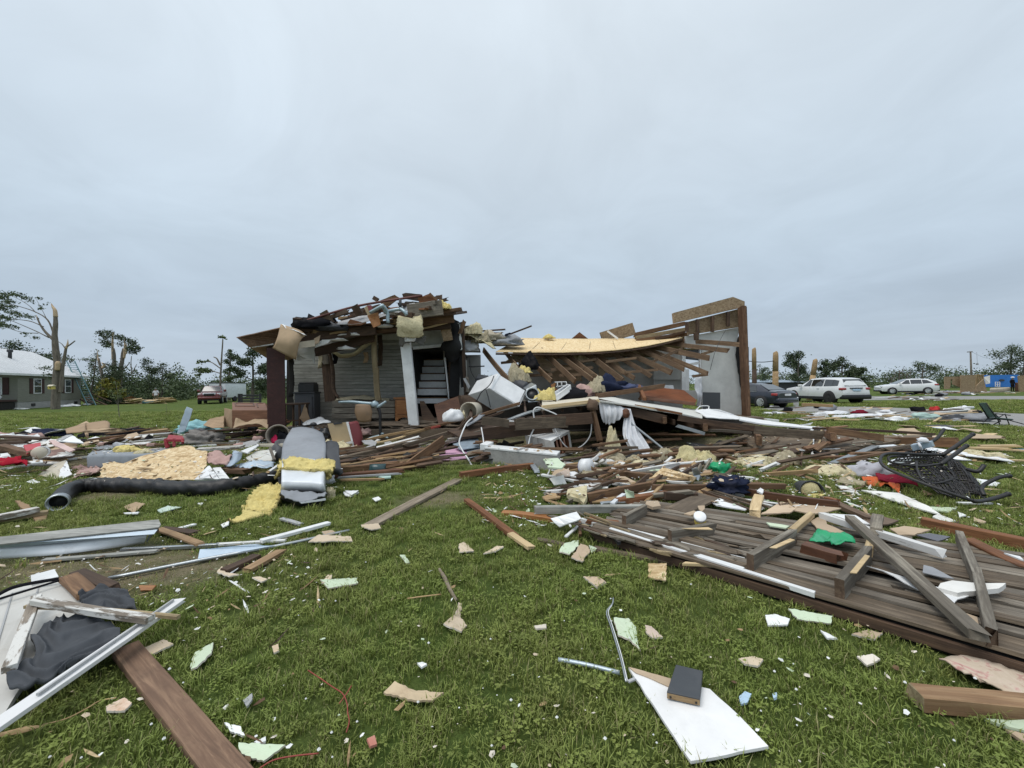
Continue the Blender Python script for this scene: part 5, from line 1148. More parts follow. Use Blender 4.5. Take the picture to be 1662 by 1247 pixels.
# ------------------------------------------------------------------ pile on the porch roof
Tb('pole','long thin maroon pole sloping up over the porch roof wreckage','pole','s',[(175,318,10.7),(400,250,10.8),(620,188,10.9),(860,142,11.0),(1250,84,11.2)],.035,'wood_maroon_b',7)
B('lumber_stub','dark lumber stub at the low left end of the maroon pole','lumber','s',(140,375,10.9),(130,285,10.8),.26,.09,'wood_dark',up=(0,1,0))
B('lumber_stub','grey-brown lumber stub leaning across the maroon pole','lumber','s',(430,335,10.9),(358,228,10.8),.22,.09,'wood_brown_d',up=(0,1,0))
B('lumber_stub','dark lumber stub under the middle of the maroon pole','lumber','s',(690,255,11.0),(635,172,10.9),.2,.10,'wood_dark',up=(0,1,0))
B('lumber_stub','small dark stub poking above the maroon pole','lumber','s',(850,125,11.3),(810,102,11.3),.10,.12,'wood_dark')
S('board_scrap','brown triangular board standing above the maroon pole','board','s',[(868,128),(1000,75),(1042,102),(900,215)],.04,'wood_brown',d=11.5)
S('board_scrap','square red-brown panel at the top right of the porch wreckage','board','s',[(1208,105),(1312,66),(1400,152),(1222,172)],.03,'wood_red',d=11.3)
B('board','red-brown board angled down beside the square red-brown panel','board','s',(1320,66,11.1),(1412,160,11.1),.16,.05,'wood_brown')
S('board_scrap','dark broken board at the very top of the porch wreckage','board','s',[(1066,68),(1098,58),(1240,72),(1210,130),(1080,110)],.05,'wood_dark',d=11.7)
S('board_scrap','dark pointed board at the right end of the wreckage top','board','s',[(1370,82),(1400,80),(1435,120),(1410,132)],.05,'wood_dark',d=11.4)
S('board_scrap','maroon triangular board below the middle of the maroon pole','board','s',[(590,255),(700,205),(860,160),(960,190),(640,275)],.05,'wood_dark',d=11.6)
B('board','long grey weathered board across the top of the porch wreckage','board','s',(1120,232,10.9),(1430,190,10.9),.10,.42,'wood_grey')
C('plastic_sheet','pale grey plastic sheet draped along the porch roof wreckage','sheet','s',[[(390,345,11.2),(560,300,11.2),(760,262,11.2),(960,225,11.2),(1180,150,11.3)],[(400,362,10.9),(580,345,10.8),(770,315,10.8),(960,260,10.9),(1230,190,11.0)]],'grey_panel',20,4,.04,3,.01,2)
Lm('bundle','dark crumpled bundle under the low end of the maroon pole','bundle','s',(290,385,11.0),(.62,.4,.26),'cloth_black',.35,2.5,3,2)
Lm('bundle','smaller dark bundle beside the grey plastic sheet','bundle','s',(430,400,11.0),(.45,.3,.16),'charcoal',.35,2.5,3,5)
S('board_scrap','curved dark red board lying over the grey plastic sheet','board','s',[(575,330),(600,295),(740,330),(690,350),(580,350)],.04,'wood_red',d=10.8)
def roof_chair():
 t=thing('kitchen_chair','overturned chair with red edge and brown back hanging on the porch roof','chair',D('s',830,330,10.6))
 sh('backrest','s',[(755,265),(850,235),(875,345),(810,372)],.04,'wood_orange',t,d=10.5,bend=.03);sh('seat','s',[(728,190),(752,172),(800,290),(790,340)],.10,'tan_panel',t,d=10.6);sh('upholstery','s',[(752,172),(785,168),(805,225),(775,240)],.06,'seat_red',t,d=10.55)
 tube('leg',[D('s',780,235,10.5),D('s',880,180,10.4),D('s',895,175,10.5),D('s',920,240,10.6)],.045,M['chrome_blue'],t,6);tube('leg',[D('s',900,180,10.5),D('s',935,235,10.6),D('s',940,330,10.6)],.05,M['chrome_blue'],t,6)
 t=thing('metal_pedestal','pale blue metal chair pedestal lying over the grey board on the porch roof','pedestal',D('s',1060,230,10.7))
 tube('stem',[D('s',1050,115,10.7),D('s',1052,200,10.7)],.04,M['charcoal'],t,6);tube('foot',[D('s',1050,205,10.7),D('s',990,215,10.7),D('s',930,228,10.8)],.05,M['chrome_blue'],t,6);tube('foot',[D('s',1050,200,10.7),D('s',1085,225,10.6),D('s',1110,258,10.6)],.05,M['chrome_blue'],t,6)
roof_chair()
Lm('insulation_clump','small yellow insulation clump at the right tip of the porch wreckage','insulation','s',(1445,212,11.2),(.22,.2,.2),'insul_yellow',.5,2,3,8)
C('insulation_batt','pale yellow insulation batt hanging above the white porch post','insulation','s',[[(1030,275,11.0),(1130,262,11.0),(1232,268,11.0)],[(1032,350,10.8),(1140,340,10.75),(1255,350,10.8)],[(1030,440,10.9),(1150,455,10.9),(1262,445,10.9)]],'insul_pale',14,14,.03,5,.10,3,edgejag=.03)
C('felt_scrap','grey speckled felt under the hanging insulation batt','felt','s',[[(1042,448,11.1),(1150,458,11.1),(1275,455,11.1)],[(1045,548,11.1),(1150,500,11.0),(1275,535,11.1)]],'felt_speckle',10,8,.03,5,.02,4,edgejag=.03)
Lm('paint_can','pale paint-spattered lump on top of the white porch post','rubbish','s',(1140,500,11.0),(.14,.12,.22),'white_plastic',.3,2,3,3)
C('cardboard_sheet','folded tan cardboard panel hanging over the maroon column','cardboard','a',[[(320,322,10.2),(380,340,10.1),(445,362,10.1),(482,392,10.2)],[(290,420,9.95),(340,430,9.9),(400,440,9.9),(440,440,10.0)],[(265,478,10.1),(310,500,10.0),(370,530,10.0),(418,556,10.1)]],'cardboard_light',10,10,.02,2,.03,2)
C('paper_edge','white torn paper along the top of the hanging cardboard panel','paper','a',[[(320,318,10.15),(400,345,10.1),(488,395,10.1)],[(345,340,10.05),(420,365,10.0),(470,392,10.0)]],'paper_white',10,3,.015,6,.006,5)
S('white_scrap','white torn panel hanging under the dark porch beam','panel','s',[(275,520),(350,480),(425,478),(400,510),(285,552)],.02,'styro',d=10.9)
for i,(x,y)in enumerate(((480,490),(560,570),(650,445),(900,370),(560,455))):Lm('plaster_scrap','torn white plaster stuck between the dark porch beams','plaster','s',(x,y,11.2),(.24,.14,.07),'drywall_white',.5,3,2,i,group='torn white plaster between the porch beams')
S('cardboard_scrap','small grey-brown board flap under the porch eave','board','s',[(275,470),(330,440),(320,505),(285,520)],.02,'drywall_tan',d=10.8)
# torn cladding heap between the two roofs
for i,(x,y,sx,sy,sz,mt,lb)in enumerate(((150,300,.35,.3,.3,'insul_pale','pale insulation heap at the left end of the bare roof sheathing'),(200,340,.35,.3,.35,'insul_grey','dirty insulation clump below the pale heap beside the roof sheathing'),(140,385,.28,.2,.3,'cloth_white','white cloth clump hanging left of the roof sheathing'),(250,330,.35,.3,.22,'cloth_beige','beige cloth crumpled on the left corner of the roof sheathing'),(330,355,.55,.35,.22,'cloth_grey','grey and white cloth crumpled on the roof sheathing'))):
 Lm('debris_clump',lb,'rubbish','b',(x,y,13.0+.1*i),(sx,sy,sz),mt,.5,2.4,3,i)
C('paper_scrap','stiff tan paper curling beside the roof sheathing','paper','b',[[(110,262,13),(170,290,13),(240,330,13)],[(130,300,12.8),(190,330,12.8),(270,375,12.8)]],'insul_pale',10,6,.06,3,.02,3,edgejag=.03)
for i,(p1,p2,w_,mt,lb)in enumerate((((320,305,13.4),(452,255,13.5),.10,'wood_dark','dark stick poking up over the left of the roof sheathing'),((190,280,13.5),(315,272,13.5),.07,'wood_dark','dark splintered board lying left of the poking stick'),((200,295,13.3),(300,290,13.3),.08,'wood_brown','brown splintered board below the dark one left of the poking stick'),((320,300,13.2),(345,292,13.2),.12,'cloth_navy','short dark block under the poking stick'))):B('splinter_board',lb,'board','b',p1,p2,w_,.05,mt,rag=(.05,.08))
Lm('insulation_clump','small yellow clump on the ridge of the bare roof sheathing','insulation','b',(545,318,15.0),(.22,.15,.10),'insul_yellow',.5,2,2,4)
B('broken_grille','black slatted grille hanging between the porch and the fallen roof','grille','b',(130,465,12.4),(212,462,12.4),.05,.04,'black_metal')
Tb('cable','thin black cable looping beside the torn black felt','cable','o',[(650,0,12.2),(670,150,12.2),(740,270,12.1),(780,340,11.6)],.012,'black_plastic',5)

# ------------------------------------------------------------------ things on the porch
def cabinet_stack():
 t=thing('storage_cabinet','dark grey cabinet standing against the sided porch wall','cabinet',D('s',220,1195,12.6));t.location.z=flz;WORLD[t]=Matrix.Translation(t.location);p=t.location
 zt=D('s',220,935,12.6).z;box('body',p,(.62,.45,zt-flz-.1),M['slate_grey'],t,.05,.015);box('top',Vector((p.x,p.y-.02,zt-.1)),(.68,.5,.05),M['charcoal'],t,.05,.01);box('door',Vector((p.x,p.y-.24,flz+.06)),(.54,.03,zt-flz-.25),M['slate_grey'],t,.05,.006)
 b=thing('speaker_box','smaller black box on top of the dark grey cabinet','box',Vector((p.x,p.y,zt-.05)));box('body',Vector((p.x+.03,p.y,zt-.05)),(.50,.36,.26),M['black_plastic'],b,.05,.02);box('lid',Vector((p.x+.03,p.y,zt+.21)),(.46,.3,.05),M['black_plastic'],b,.05,.015)
cabinet_stack()
def small_table():
 t=thing('side_table','dark small table on the porch behind the maroon column','table',D('s',105,1200,11.6));d=11.6
 zt=D('s',105,1050,d).z;xa=D('s',20,1050,d).x;xb=D('s',185,1050,d).x;hexa('tabletop',[Vector(v)for v in((xa,d-.2,zt-.05),(xb,d-.2,zt-.05),(xb,d+.35,zt-.05),(xa,d+.35,zt-.05),(xa,d-.2,zt),(xb,d-.2,zt),(xb,d+.35,zt),(xa,d+.35,zt))],M['wood_dark'],t,.008)
 for x in(xa+.06,xb-.06):
  for y in(d-.14,d+.3):beam('leg',Vector((x,y,flz)),Vector((x,y,zt-.05)),.05,.05,M['wood_dark'],t)
 beam('stretcher',Vector((xa+.06,d-.14,flz+.25)),Vector((xb-.06,d-.14,flz+.25)),.03,.04,M['wood_dark'],t)
small_table()
def couch_frame():
 d=12.0;t=thing('wooden_bench','long weathered grey wooden bench box on the porch','bench',D('s',720,1190,d))
 for i,(y0,y1)in enumerate(((1030,1085),(1092,1140),(1146,1185))):sh('board','s',[(440,y0),(1000,y0),(1000,y1),(436,y1)],.04,'wood_grey',t,d=d)
 a=D('s',440,1030,d);b_=D('s',1000,1030,d);hexa('back',[a+Vector((0,.1,-.55)),b_+Vector((0,.1,-.55)),b_+Vector((0,.6,-.55)),a+Vector((0,.6,-.55)),a+Vector((0,.1,-.02)),b_+Vector((0,.1,-.02)),b_+Vector((0,.6,.02)),a+Vector((0,.6,.02))],M['wood_weather'],t,.01)
 patch('cushion_cover',[[a+Vector((.05,.05,.02)),a.lerp(b_,.5)+Vector((0,.05,.05)),b_+Vector((-.2,.05,.02))],[a+Vector((.1,.5,.10)),a.lerp(b_,.4)+Vector((0,.55,.16)),b_+Vector((-.3,.5,.05))]],16,6,M['insul_grey'],t,.04,3,.02,4)
couch_frame()
def wood_cabinet():
 d=11.9;t=thing('wooden_cabinet','orange-brown wooden cabinet with an arched opening on the porch','cabinet',D('s',1075,1225,d));a=D('s',1003,1225,d);b_=D('s',1150,1000,d);x0_,x1_,z0_,z1_=a.x,b_.x,flz,b_.z
 w_=x1_-x0_;h_=z1_-z0_
 box('body',Vector(((x0_+x1_)/2,d+.25,z0_+h_*.34)),(w_,.45,h_*.62),M['wood_orange'],t,0,.01);box('top',Vector(((x0_+x1_)/2,d+.24,z1_-.04)),(w_+.08,.5,.05),M['wood_orange'],t,0,.01)
 for s in(-1,1):box('leg',Vector(((x0_+x1_)/2+s*(w_/2-.04),d+.25,z0_)),(.08,.45,h_*.35),M['wood_orange'],t,0,.006)
 P=[Vector(((x0_+x1_)/2+math.cos(q)*w_*.38,d+.03,z0_+h_*.34-.10*(1-0)+.10*0+.0))for q in(0,)]
 pts=[(x0_+.06,z0_+h_*.34)]+[((x0_+x1_)/2-math.cos(q/8*math.pi)*w_*.36,z0_+h_*.16+math.sin(q/8*math.pi)*h_*.14)for q in range(9)]+[(x1_-.06,z0_+h_*.34)]
 sheet('apron',[Vector((x,d+.03,z))for x,z in pts],.03,M['wood_orange'],t);box('door',Vector(((x0_+x1_)/2,d+.015,z0_+h_*.42)),(w_*.8,.02,h_*.48),M['wood_orange'],t,0,.006);lathe('knob',Vector((x1_-.14,d,z0_+h_*.66)),Vector((x1_-.14,d-.03,z0_+h_*.66)),[(0,.012),(.02,.02),(.03,.012)],M['black_metal'],t,8)
wood_cabinet()
def hanging_chair():
 d=10.7;t=thing('swivel_chair','overturned swivel chair with tan back panel and pale blue metal base on the porch','chair',D('n',1260,450,d));q=lambda x,y,dd=d:D('n',x,y,dd)
 patch('backrest',[[q(1010,108),q(1090,102),q(1160,105)],[q(1005,190),q(1090,190,d-.06),q(1178,190)],[q(1035,280),q(1100,290),q(1165,278)]],8,8,M['tan_wood'],t,0,1,.04)
 tube('arm',[q(830,82),q(960,80),q(1080,92),q(1180,100)],[.03,.045,.05,.05],M['chrome_blue'],t,7);lump('hub',q(1205,130),(.10,.10,.12),M['chrome_blue'],t,.25,2,2,1)
 tube('arm',[q(1190,95),q(1235,130),q(1320,75)],[.05,.055,.03],M['chrome_blue'],t,7);tube('stem',[q(1235,130),q(1258,200),q(1260,320),q(1262,440)],[.05,.045,.04,.045],M['black_metal'],t,7)
 for(x,y)in((1080,490),(1180,462),(1340,455),(1290,410)):tube('foot',[q(1262,432),q((1262+x)/2,(432+y)/2-8),q(x,y,d-.1)],[.05,.04,.025],M['chrome_blue'],t,6)
hanging_chair()
def tipped_seat():
 d=9.6;t=thing('tipped_chair','tipped chair with tan underside, white rim and red cushion','chair',D('n',880,590,d));q=lambda x,y,dd=d:D('n',x,y,dd)
 sheet('underside',[q(712,308),q(905,292),q(985,575),q(940,585),q(770,510)],.03,M['tan_panel'],t);sheet('rim',[q(905,290),q(930,290),q(998,575),q(982,582)],.05,M['white_plastic'],t)
 patch('cushion',[[q(930,292,d+.02),q(985,288,d+.15),q(1010,300,d+.3)],[q(960,430,d+.02),q(1035,420,d+.15),q(1050,430,d+.3)],[q(998,572,d+.02),q(1040,560,d+.15),q(1055,545,d+.3)]],8,10,M['seat_red'],t,.01,2,.06);sheet('bracket',[q(770,300,d-.03),q(860,290,d-.03),q(858,305,d-.03),q(780,318,d-.03)],.03,M['charcoal'],t)
tipped_seat()

C('paper_pile','crumpled white sheet on the porch floor behind the grey duct','paper','n',[[(450,310,10.9),(560,265,11.2),(640,245,11.4),(740,290,11.2)],[(470,330,10.6),(560,320,10.6),(650,300,10.7),(750,300,10.7)]],'paper_white',12,6,.05,3,.01,3)
S('panel_scrap','tan panel leaning on the dark small table','panel','n',[(420,250),(480,100),(530,270),(470,300)],.02,'cardboard',d=11.4)
Lm('bundle','black bag slumped on the porch edge beside the tipped chair','bag','n',(690,450,9.9),(.16,.15,.16),'black_plastic',.4,2,3,4)
Lm('insulation_clump','pale insulation clump under the tipped chair','insulation','n',(780,560,9.4),(.42,.2,.16),'insul_pale',.5,2.5,3,9,rot=-.5)
Lm('insulation_clump','pink-white insulation clump on the porch dirt','insulation','n',(1095,420,10.9),(.2,.15,.12),'cloth_pink',.5,2.5,3,2)
def porch_frame():
 t=thing('step_frame','dark metal frame lying along the porch edge','frame',D('n',500,400,10.2));q=lambda x,y,d=10.2:D('n',x,y,d)
 beam('rail',q(300,355),q(570,318),.05,.05,M['black_metal'],t);beam('rail',q(560,315),q(570,430),.05,.05,M['galv_dull'],t);beam('rail',q(330,440,10.1),q(720,400,10.1),.3,.25,M['wood_dark'],t);lump('corner_cap',q(568,330),(.09,.06,.07),M['black_plastic'],t,.1,2,2,1)
porch_frame()
# brown furniture wreck by the stair
def dresser():
 t=thing('dresser','broken brown dresser lying tipped before the stair door','dresser',D('o',600,650,11.4));q=lambda x,y,d:D('o',x,y,d)
 sheet('side_panel',[q(285,490,11.6),q(540,402,11.6),q(590,640,11.3),q(330,692,11.3)],.04,M['wood_red_d'],t);sheet('top_panel',[q(545,398,11.4),q(828,372,11.3),q(872,560,11.0),q(700,600,11.0),q(590,610,11.2)],.04,M['wood_brown_d'],t)
 for(x1_,y1_,x2_,y2_)in((545,398,595,640),(800,372,870,560)):beam('corner_rail',q(x1_,y1_,11.25),q(x2_,y2_,11.1),.05,.06,M['wood_dark'],t)
 sheet('side_panel',[q(135,455,11.9),q(180,455,11.9),q(330,700,11.5),q(170,700,11.5)],.04,M['wood_dark'],t)

dresser()
def appliance():
 t=thing('appliance','white household appliance tipped on its edge on the wreckage','appliance',D('o',900,500,11));q=lambda x,y,d:D('o',x,y,d)
 Pa=[q(855,320,10.5),q(1170,512,10.5),q(1090,560,11.2),q(640,395,11.2),q(945,165,10.9),q(1225,400,10.9),q(1150,380,11.6),q(760,230,11.6)]
 # box standing on its edge: front lower face (855,320)-(1170,512)-(1225,400)-(945,165)
 A_,B_,C_,D_=q(855,320,10.4),q(1172,514,10.4),q(1225,402,10.75),q(945,165,10.75)
 back=q(635,392,10.9)-A_;hexa('cabinet',[A_,B_,B_+back,A_+back,D_,C_,C_+back,D_+back],M['appliance'],t,.02)
 n_=(B_-A_).cross(D_-A_).normalized();n_=n_ if n_.dot(CAM-A_)>0 else-n_
 def on(u,v,o=.006):return A_+(B_-A_)*u+(D_-A_)*v+n_*o
 sheet('door',[on(.14,.05),on(.93,.05),on(.93,.95),on(.14,.95)],.012,M['appliance'],t);sheet('trim',[on(.05,.03),on(.09,.03),on(.09,.97),on(.05,.97)],.01,M['white_metal'],t);
 for u in(.955,):sheet('hinge_strip',[on(u,.03),on(u+.02,.03),on(u+.02,.97),on(u,.97)],.01,M['grey_panel'],t)
appliance()
Tb('cable','black power cord trailing over the white appliance','cable','o',[(905,195,10.6),(880,260,10.4),(840,310,10.3),(780,360,10.3),(740,430,10.4),(700,510,10.5)],.014,'black_plastic',5)
Tb('cable','black cord looping down from the appliance corner','cable','o',[(820,330,10.35),(850,430,10.3),(870,520,10.3)],.012,'black_plastic',5)
hexa('box',[D('o',x,y,d)for x,y,d in((710,260,12.4),(830,270,12.2),(850,230,12.9),(740,215,13),(715,215,12.4),(830,225,12.2),(850,190,12.9),(745,175,13))],M['charcoal'],None,.02,label='dark box behind the top of the white appliance',cat='box')
S('panel_scrap','white panel upright behind the white appliance','panel','o',[(585,220),(610,215),(660,300),(640,330)],.03,'grey_panel',d=11.7)
Lm('lampshade','round white lamp shade lying on the splintered boards','lamp shade','o',(480,665,9.6),(.25,.2,.22),'white_plastic',.22,1.5,3,3)
def beige_bucket():
 a=D('o',712,545,10.2);b_=D('o',640,565,9.75);t=thing('bucket','beige bucket on its side with its open end facing left','bucket',b_)
 lathe('bucket_wall',a,b_,[(0,.001),(.0,.20),(.42,.24),(.46,.24),(.46,.22),(.05,.18),(.05,.001)],M['cream'],t,22);lump('contents',b_+Vector((-.22,-.05,-.2)),(.16,.14,.22),M['insul_pale'],t,.5,2,3,2)
beige_bucket()
def duct():
 t=thing('duct_box','grey sheet-metal duct box with a round hole','duct',D('o',1290,480,10.9));q=lambda x,y,d:D('o',x,y,d)
 A_,B_,C_,D_=q(1262,470,10.6),q(1372,462,10.6),q(1345,285,10.75),q(1238,335,10.75);back=q(1195,310,11.2)-D_
 hexa('box_body',[A_,B_,B_+back,A_+back,D_,C_,C_+back,D_+back],M['galv'],t,.01);n_=(B_-A_).cross(D_-A_).normalized();n_=n_ if n_.dot(CAM-A_)>0 else-n_;c_=(A_+B_+C_+D_)/4+n_*.012
 lathe('collar',c_,c_+n_*.05,[(0,.20),(.05,.19),(.05,.16),(.0,.16)],M['galv_dull'],t,22);lathe('hole',c_-n_*.0,c_+n_*.012,[(0,.16),(.01,.16)],M['black_plastic'],t,20)
duct()
Tb('flexible_duct','silver-grey ribbed flexible duct behind the duct box','duct','o',[(1140,300,11.5),(1190,300,11.3),(1240,320,11.2)],[.17,.18,.16],'charcoal',12,n=12,wob=.15)
Lm('insulation_clump','bright yellow insulation clump right of the duct box','insulation','o',(1435,445,10.7),(.34,.22,.32),'insul_yellow',.5,2.2,4,12)
Lm('insulation_clump','dirty insulation hanging left of the rafters above the duct','insulation','o',(1170,260,11.8),(.34,.25,.42),'insul_grey',.5,2.2,3,13)
Lm('insulation_clump','yellow insulation tuft caught on the second rafter','insulation','o',(1225,165,11.9),(.22,.18,.16),'insul_yellow',.5,2.2,3,14)
Lm('bundle','black cloth caught between the left rafters','cloth','o',(1290,130,12.4),(.26,.2,.32),'cloth_black',.5,2,3,5)
def white_bin():
 t=thing('storage_bin','white plastic bin lying open on the cream ridge sheet','bin',D('p',190,170,11.0));q=lambda x,y,d:D('p',x,y,d)
 lo=[q(105,180,10.8),q(150,195,10.7),q(300,90,11.1),q(250,80,11.3)];up=[q(100,128,10.85),q(135,150,10.7),q(292,35,11.1),q(262,28,11.35)]
 for i in range(4):j=(i+1)%4;sheet('bin_wall',[lo[i],lo[j],up[j],up[i]],.015,M['white_plastic'],t)
 sheet('bin_floor',lo,.015,M['white_plastic'],t)
 for i in range(4):beam('rim',up[i],up[(i+1)%4],.03,.03,M['white_plastic'],t)
white_bin()
def white_rack():
 t=thing('wire_rack','small white wire rack under the rafters','rack',D('p',200,60,11.8));q=lambda x,y:D('p',x,y,11.8)
 for a,b_ in(((155,0),(165,75)),((200,0),(205,60)),((245,-5),(262,45))):tube('wire',[q(*a),q(*b_)],.018,M['white_paint'],t,5)
 for a,b_ in(((130,5),(245,0)),((145,50),(255,40))):tube('wire',[q(*a),q(*b_)],.018,M['white_paint'],t,5)
white_rack()
S('panel_scrap','brown doll-sized wooden bracket beside the white rack','bracket','p',[(90,30),(140,10),(130,60),(160,80),(110,100)],.04,'wood_orange',d=11.5)
Lm('bundle','black cushion on the cream ridge sheet','cushion','p',(290,175,11.3),(.52,.3,.22),'cloth_black',.25,2,3,6)
for i,(x,y,sx,sz,mt,lb)in enumerate(((430,145,.40,.22,'cloth_pink','dusty pink cloth heap on the ridge of the fallen ceiling'),(545,110,.34,.36,'insul_grey','tan stuffing heap on the ridge of the fallen ceiling'),(660,100,.5,.30,'cloth_navy','dark patterned cloth heap on the ridge of the fallen ceiling'),(500,150,.3,.2,'cloth_brown','brown cloth heap on the ridge of the fallen ceiling'),(840,90,.62,.16,'blue_cushion','long dull blue cushion behind the long brown beam'))):Lm('cloth_heap',lb,'cloth','p',(x,y,11.8+.1*i),(sx,.3,sz),mt,.45,2.3,3,20+i)

B('beam','long brown beam lying across the ridge of the fallen ceiling','beam','p',(555,150,11.3),(1260,42,12.3),.10,.14,'wood_brown',rag=(.02,.05))
B('beam','dark beam end crossing under the long brown beam','beam','p',(1000,45,12.2),(1060,175,11.6),.10,.12,'wood_red',rag=(.03,.03))
def table_top():
 t=thing('table_top','polished brown table top lying upturned on the fallen ceiling','table',D('p',1300,200,12.4));q=lambda x,y,d:D('p',x,y,d)
 sheet('top',[q(1000,72,12.7),q(1180,55,13.0),q(1470,85,13.0),q(1605,190,12.3),q(1590,215,12.15),q(1080,148,12.2)],.05,M['wood_cherry'],t);sheet('apron',[q(1080,150,12.18),q(1590,215,12.12),q(1590,245,12.1),q(1075,185,12.1)],.03,M['wood_red_d'],t);beam('leg',q(1000,75,12.6),q(1075,185,12.1),.08,.08,M['wood_red_d'],t);beam('leg',q(1010,180,12.1),q(1045,130,12.3),.08,.08,M['wood_brown'],t)
table_top()
hexa('box',[D('w',x,y,d)for x,y,d in((795,1100,13.2),(958,1100,13.2),(958,1080,13.8),(795,1080,13.8),(795,945,13.2),(958,948,13.2),(958,948,13.8),(795,945,13.8))],M['charcoal'],None,.01,label='dark grey square panel box against the pale end wall',cat='box')
hexa('box',[D('p',x,y,d)for x,y,d in((1250,80,14),(1370,85,14),(1370,85,14.4),(1250,80,14.4),(1275,35,14),(1360,35,14),(1360,35,14.4),(1275,35,14.4))],M['white_plastic'],None,.01,label='white box behind the polished table top',cat='box')
Tb('cable','white cable looped on the pale sheets near the end wall','cable','q',[(205,150,12.0),(240,125,12.2),(320,125,12.3),(325,160,12.1),(420,165,12.1),(580,215,12.0)],.018,'white_plastic',5)
B('white_strip','short white strip lying behind the right end of the fallen ceiling','trim','q',(910,262,13.2),(1030,275,13.2),.2,.08,'styro')
B('brown_strip','thin red-brown lath on the front of the fallen ceiling sheets','lath','p',(975,262,10.88),(1440,332,10.85),.04,.03,'wood_red',rag=(.05,.05))
for i,(a,b_,mt)in enumerate((((620,170,11.6),(720,220,11.2),'paper_white'),((700,150,12),(800,210,11.3),'white_metal'),((760,150,12.2),(880,200,11.6),'paper_white'),((1600,280,12.2),(1655,340,11.4),'paper_white'))):
 B('white_lath','white splintered lath lying on the pale fallen ceiling','lath','p',a,b_,.06,.02,mt,group='white laths on the fallen ceiling',rag=(.05,.05))

rp=random.Random(41)
for i in range(60):  # layered splintered timber over the porch
 f=rp.random();x=160+1150*f;y=430-250*f**.8+rp.uniform(-70,90);L_=rp.uniform(60,300)*(1-.4*f);sl=rp.uniform(-.38,.08);d=rp.uniform(10.9,12.4);colr,mt=rp.choice([('dark','wood_dark'),('dark','wood_dark'),('brown','wood_brown'),('brown','wood_brown_d'),('grey','wood_grey'),('red-brown','wood_red'),('tan','wood_tan')])
 B('roof_timber',f'{colr} broken timber in the wreckage over the porch','timber','s',(x,y,d),(x+L_,y+L_*sl,d+rp.uniform(-.4,.4)),rp.uniform(.05,.14),rp.uniform(.03,.16),mt,rag=(.10,.10),group=f'{colr} timbers over the porch')

# ================================================================== MIDDLE: under and before the fallen ceiling
# splintered boards rising from the tipped duct to the lamp shade
SB=[((830,655),(1662,450),'n',8.2,9.5,.16,.07,'wood_white','white-painted fascia board rising from the grey duct towards the lamp shade'),((830,690),(1662,480),'n',7.9,9.4,.14,.14,'wood_weather','dark board directly below the white-painted fascia board'),
 ((850,740),(1662,560),'n',7.6,9.0,.10,.20,'wood_dark','dark wide board below the others in the slanting stack by the grey duct'),((1100,480),(1662,370),'n',10.0,10.9,.08,.06,'wood_tan','tan splintered board above the white-painted fascia board'),((1180,510),(1500,440),'n',9.9,10.5,.10,.04,'wood_pale','pale splintered board against the feet of the swivel chair'),
 ((0,800),(250,730),'o',10.0,10.3,.10,.06,'wood_tan','tan board end just left of the red rag on the slanting stack'),((200,740),(700,620),'o',10.1,10.6,.08,.06,'wood_brown','brown lath under the white lamp shade'),((0,890),(420,790),'o',9.0,9.4,.09,.05,'wood_white','white board edge in the middle of the slanting stack'),((0,910),(720,690),'o',8.7,9.4,.08,.08,'wood_weather','weathered lath in the middle of the slanting stack'),
 ((620,660),(1170,480),'o',9.3,9.6,.07,.07,'wood_brown','brown board passing below the white appliance'),((420,870),(640,795),'o',8.8,9.2,.12,.10,'wood_white_worn','rounded off-white board end above the pink panel'),((400,890),(900,735),'o',8.7,9.0,.07,.05,'wood_grey','grey lath above the pink panel'),((1050,655),(1390,540),'o',8.6,8.8,.22,.03,'galv','light grey metal strip below the duct box'),
 ((640,690),(790,590),'o',9.0,9.2,.20,.02,'grey_foil','silver-blue strip beside the beige bucket'),((760,640),(1010,560),'o',9.2,9.4,.05,.05,'wood_dark','dark lath in front of the white appliance')]
for a,b_,rg,d1,d2,wd,ht,mt,lb in SB:B('splinter_board',lb,'board',rg,(*a,d1),(*b_,d2),wd,ht,mt,rag=(.10,.10),warp=.03)
rng5=random.Random(55)
for i in range(46):  # splinters lying along the same stack
 f=rng5.random();x=830+f*1100;y=715-f*255+rng5.uniform(0,90);Ln=rng5.uniform(80,260)
 B('splinter','dark splinter in the slanting stack of boards by the grey duct','splinter','n',(x,y,8.0+1.3*f-max(0,y-560)*.004),(x+Ln,y-Ln*rng5.uniform(.15,.32),8.1+1.3*f+Ln*.0015-max(0,y-560)*.004),rng5.uniform(.03,.10),rng5.uniform(.02,.05),rng5.choice(['wood_dark','wood_brown','wood_weather','wood_grey','wood_tan','wood_white_worn']),group='splinters in the slanting stack',rag=(.08,.08))
S('roof_slab','dark roof slab lying under the slanting boards left of the hollow block','roof slab','o',[(420,760),(780,650),(1100,625),(1662,590),(1662,720),(1250,790),(800,800),(560,830)],.06,'wood_dark',d=[9.0,9.6,9.4,9.6,8.9,8.7,8.7,8.7],jag=.03,step=.3)
S('roof_slab','dark roof slab sloping to the ground between the void and the wicker chair','roof slab','d',[(150,530),(560,552),(900,575),(1150,572),(900,615),(560,660),(160,650),(60,590)],.06,'wood_weather',d=[10.2,9.8,9.2,8.9,8.4,7.9,8.2,8.9],jag=.03,step=.3)
B('red_rag','faded red strip lying on the tan board end','strip','o',(250,735,10.1),(345,712,10.2),.12,.05,'red_rust')
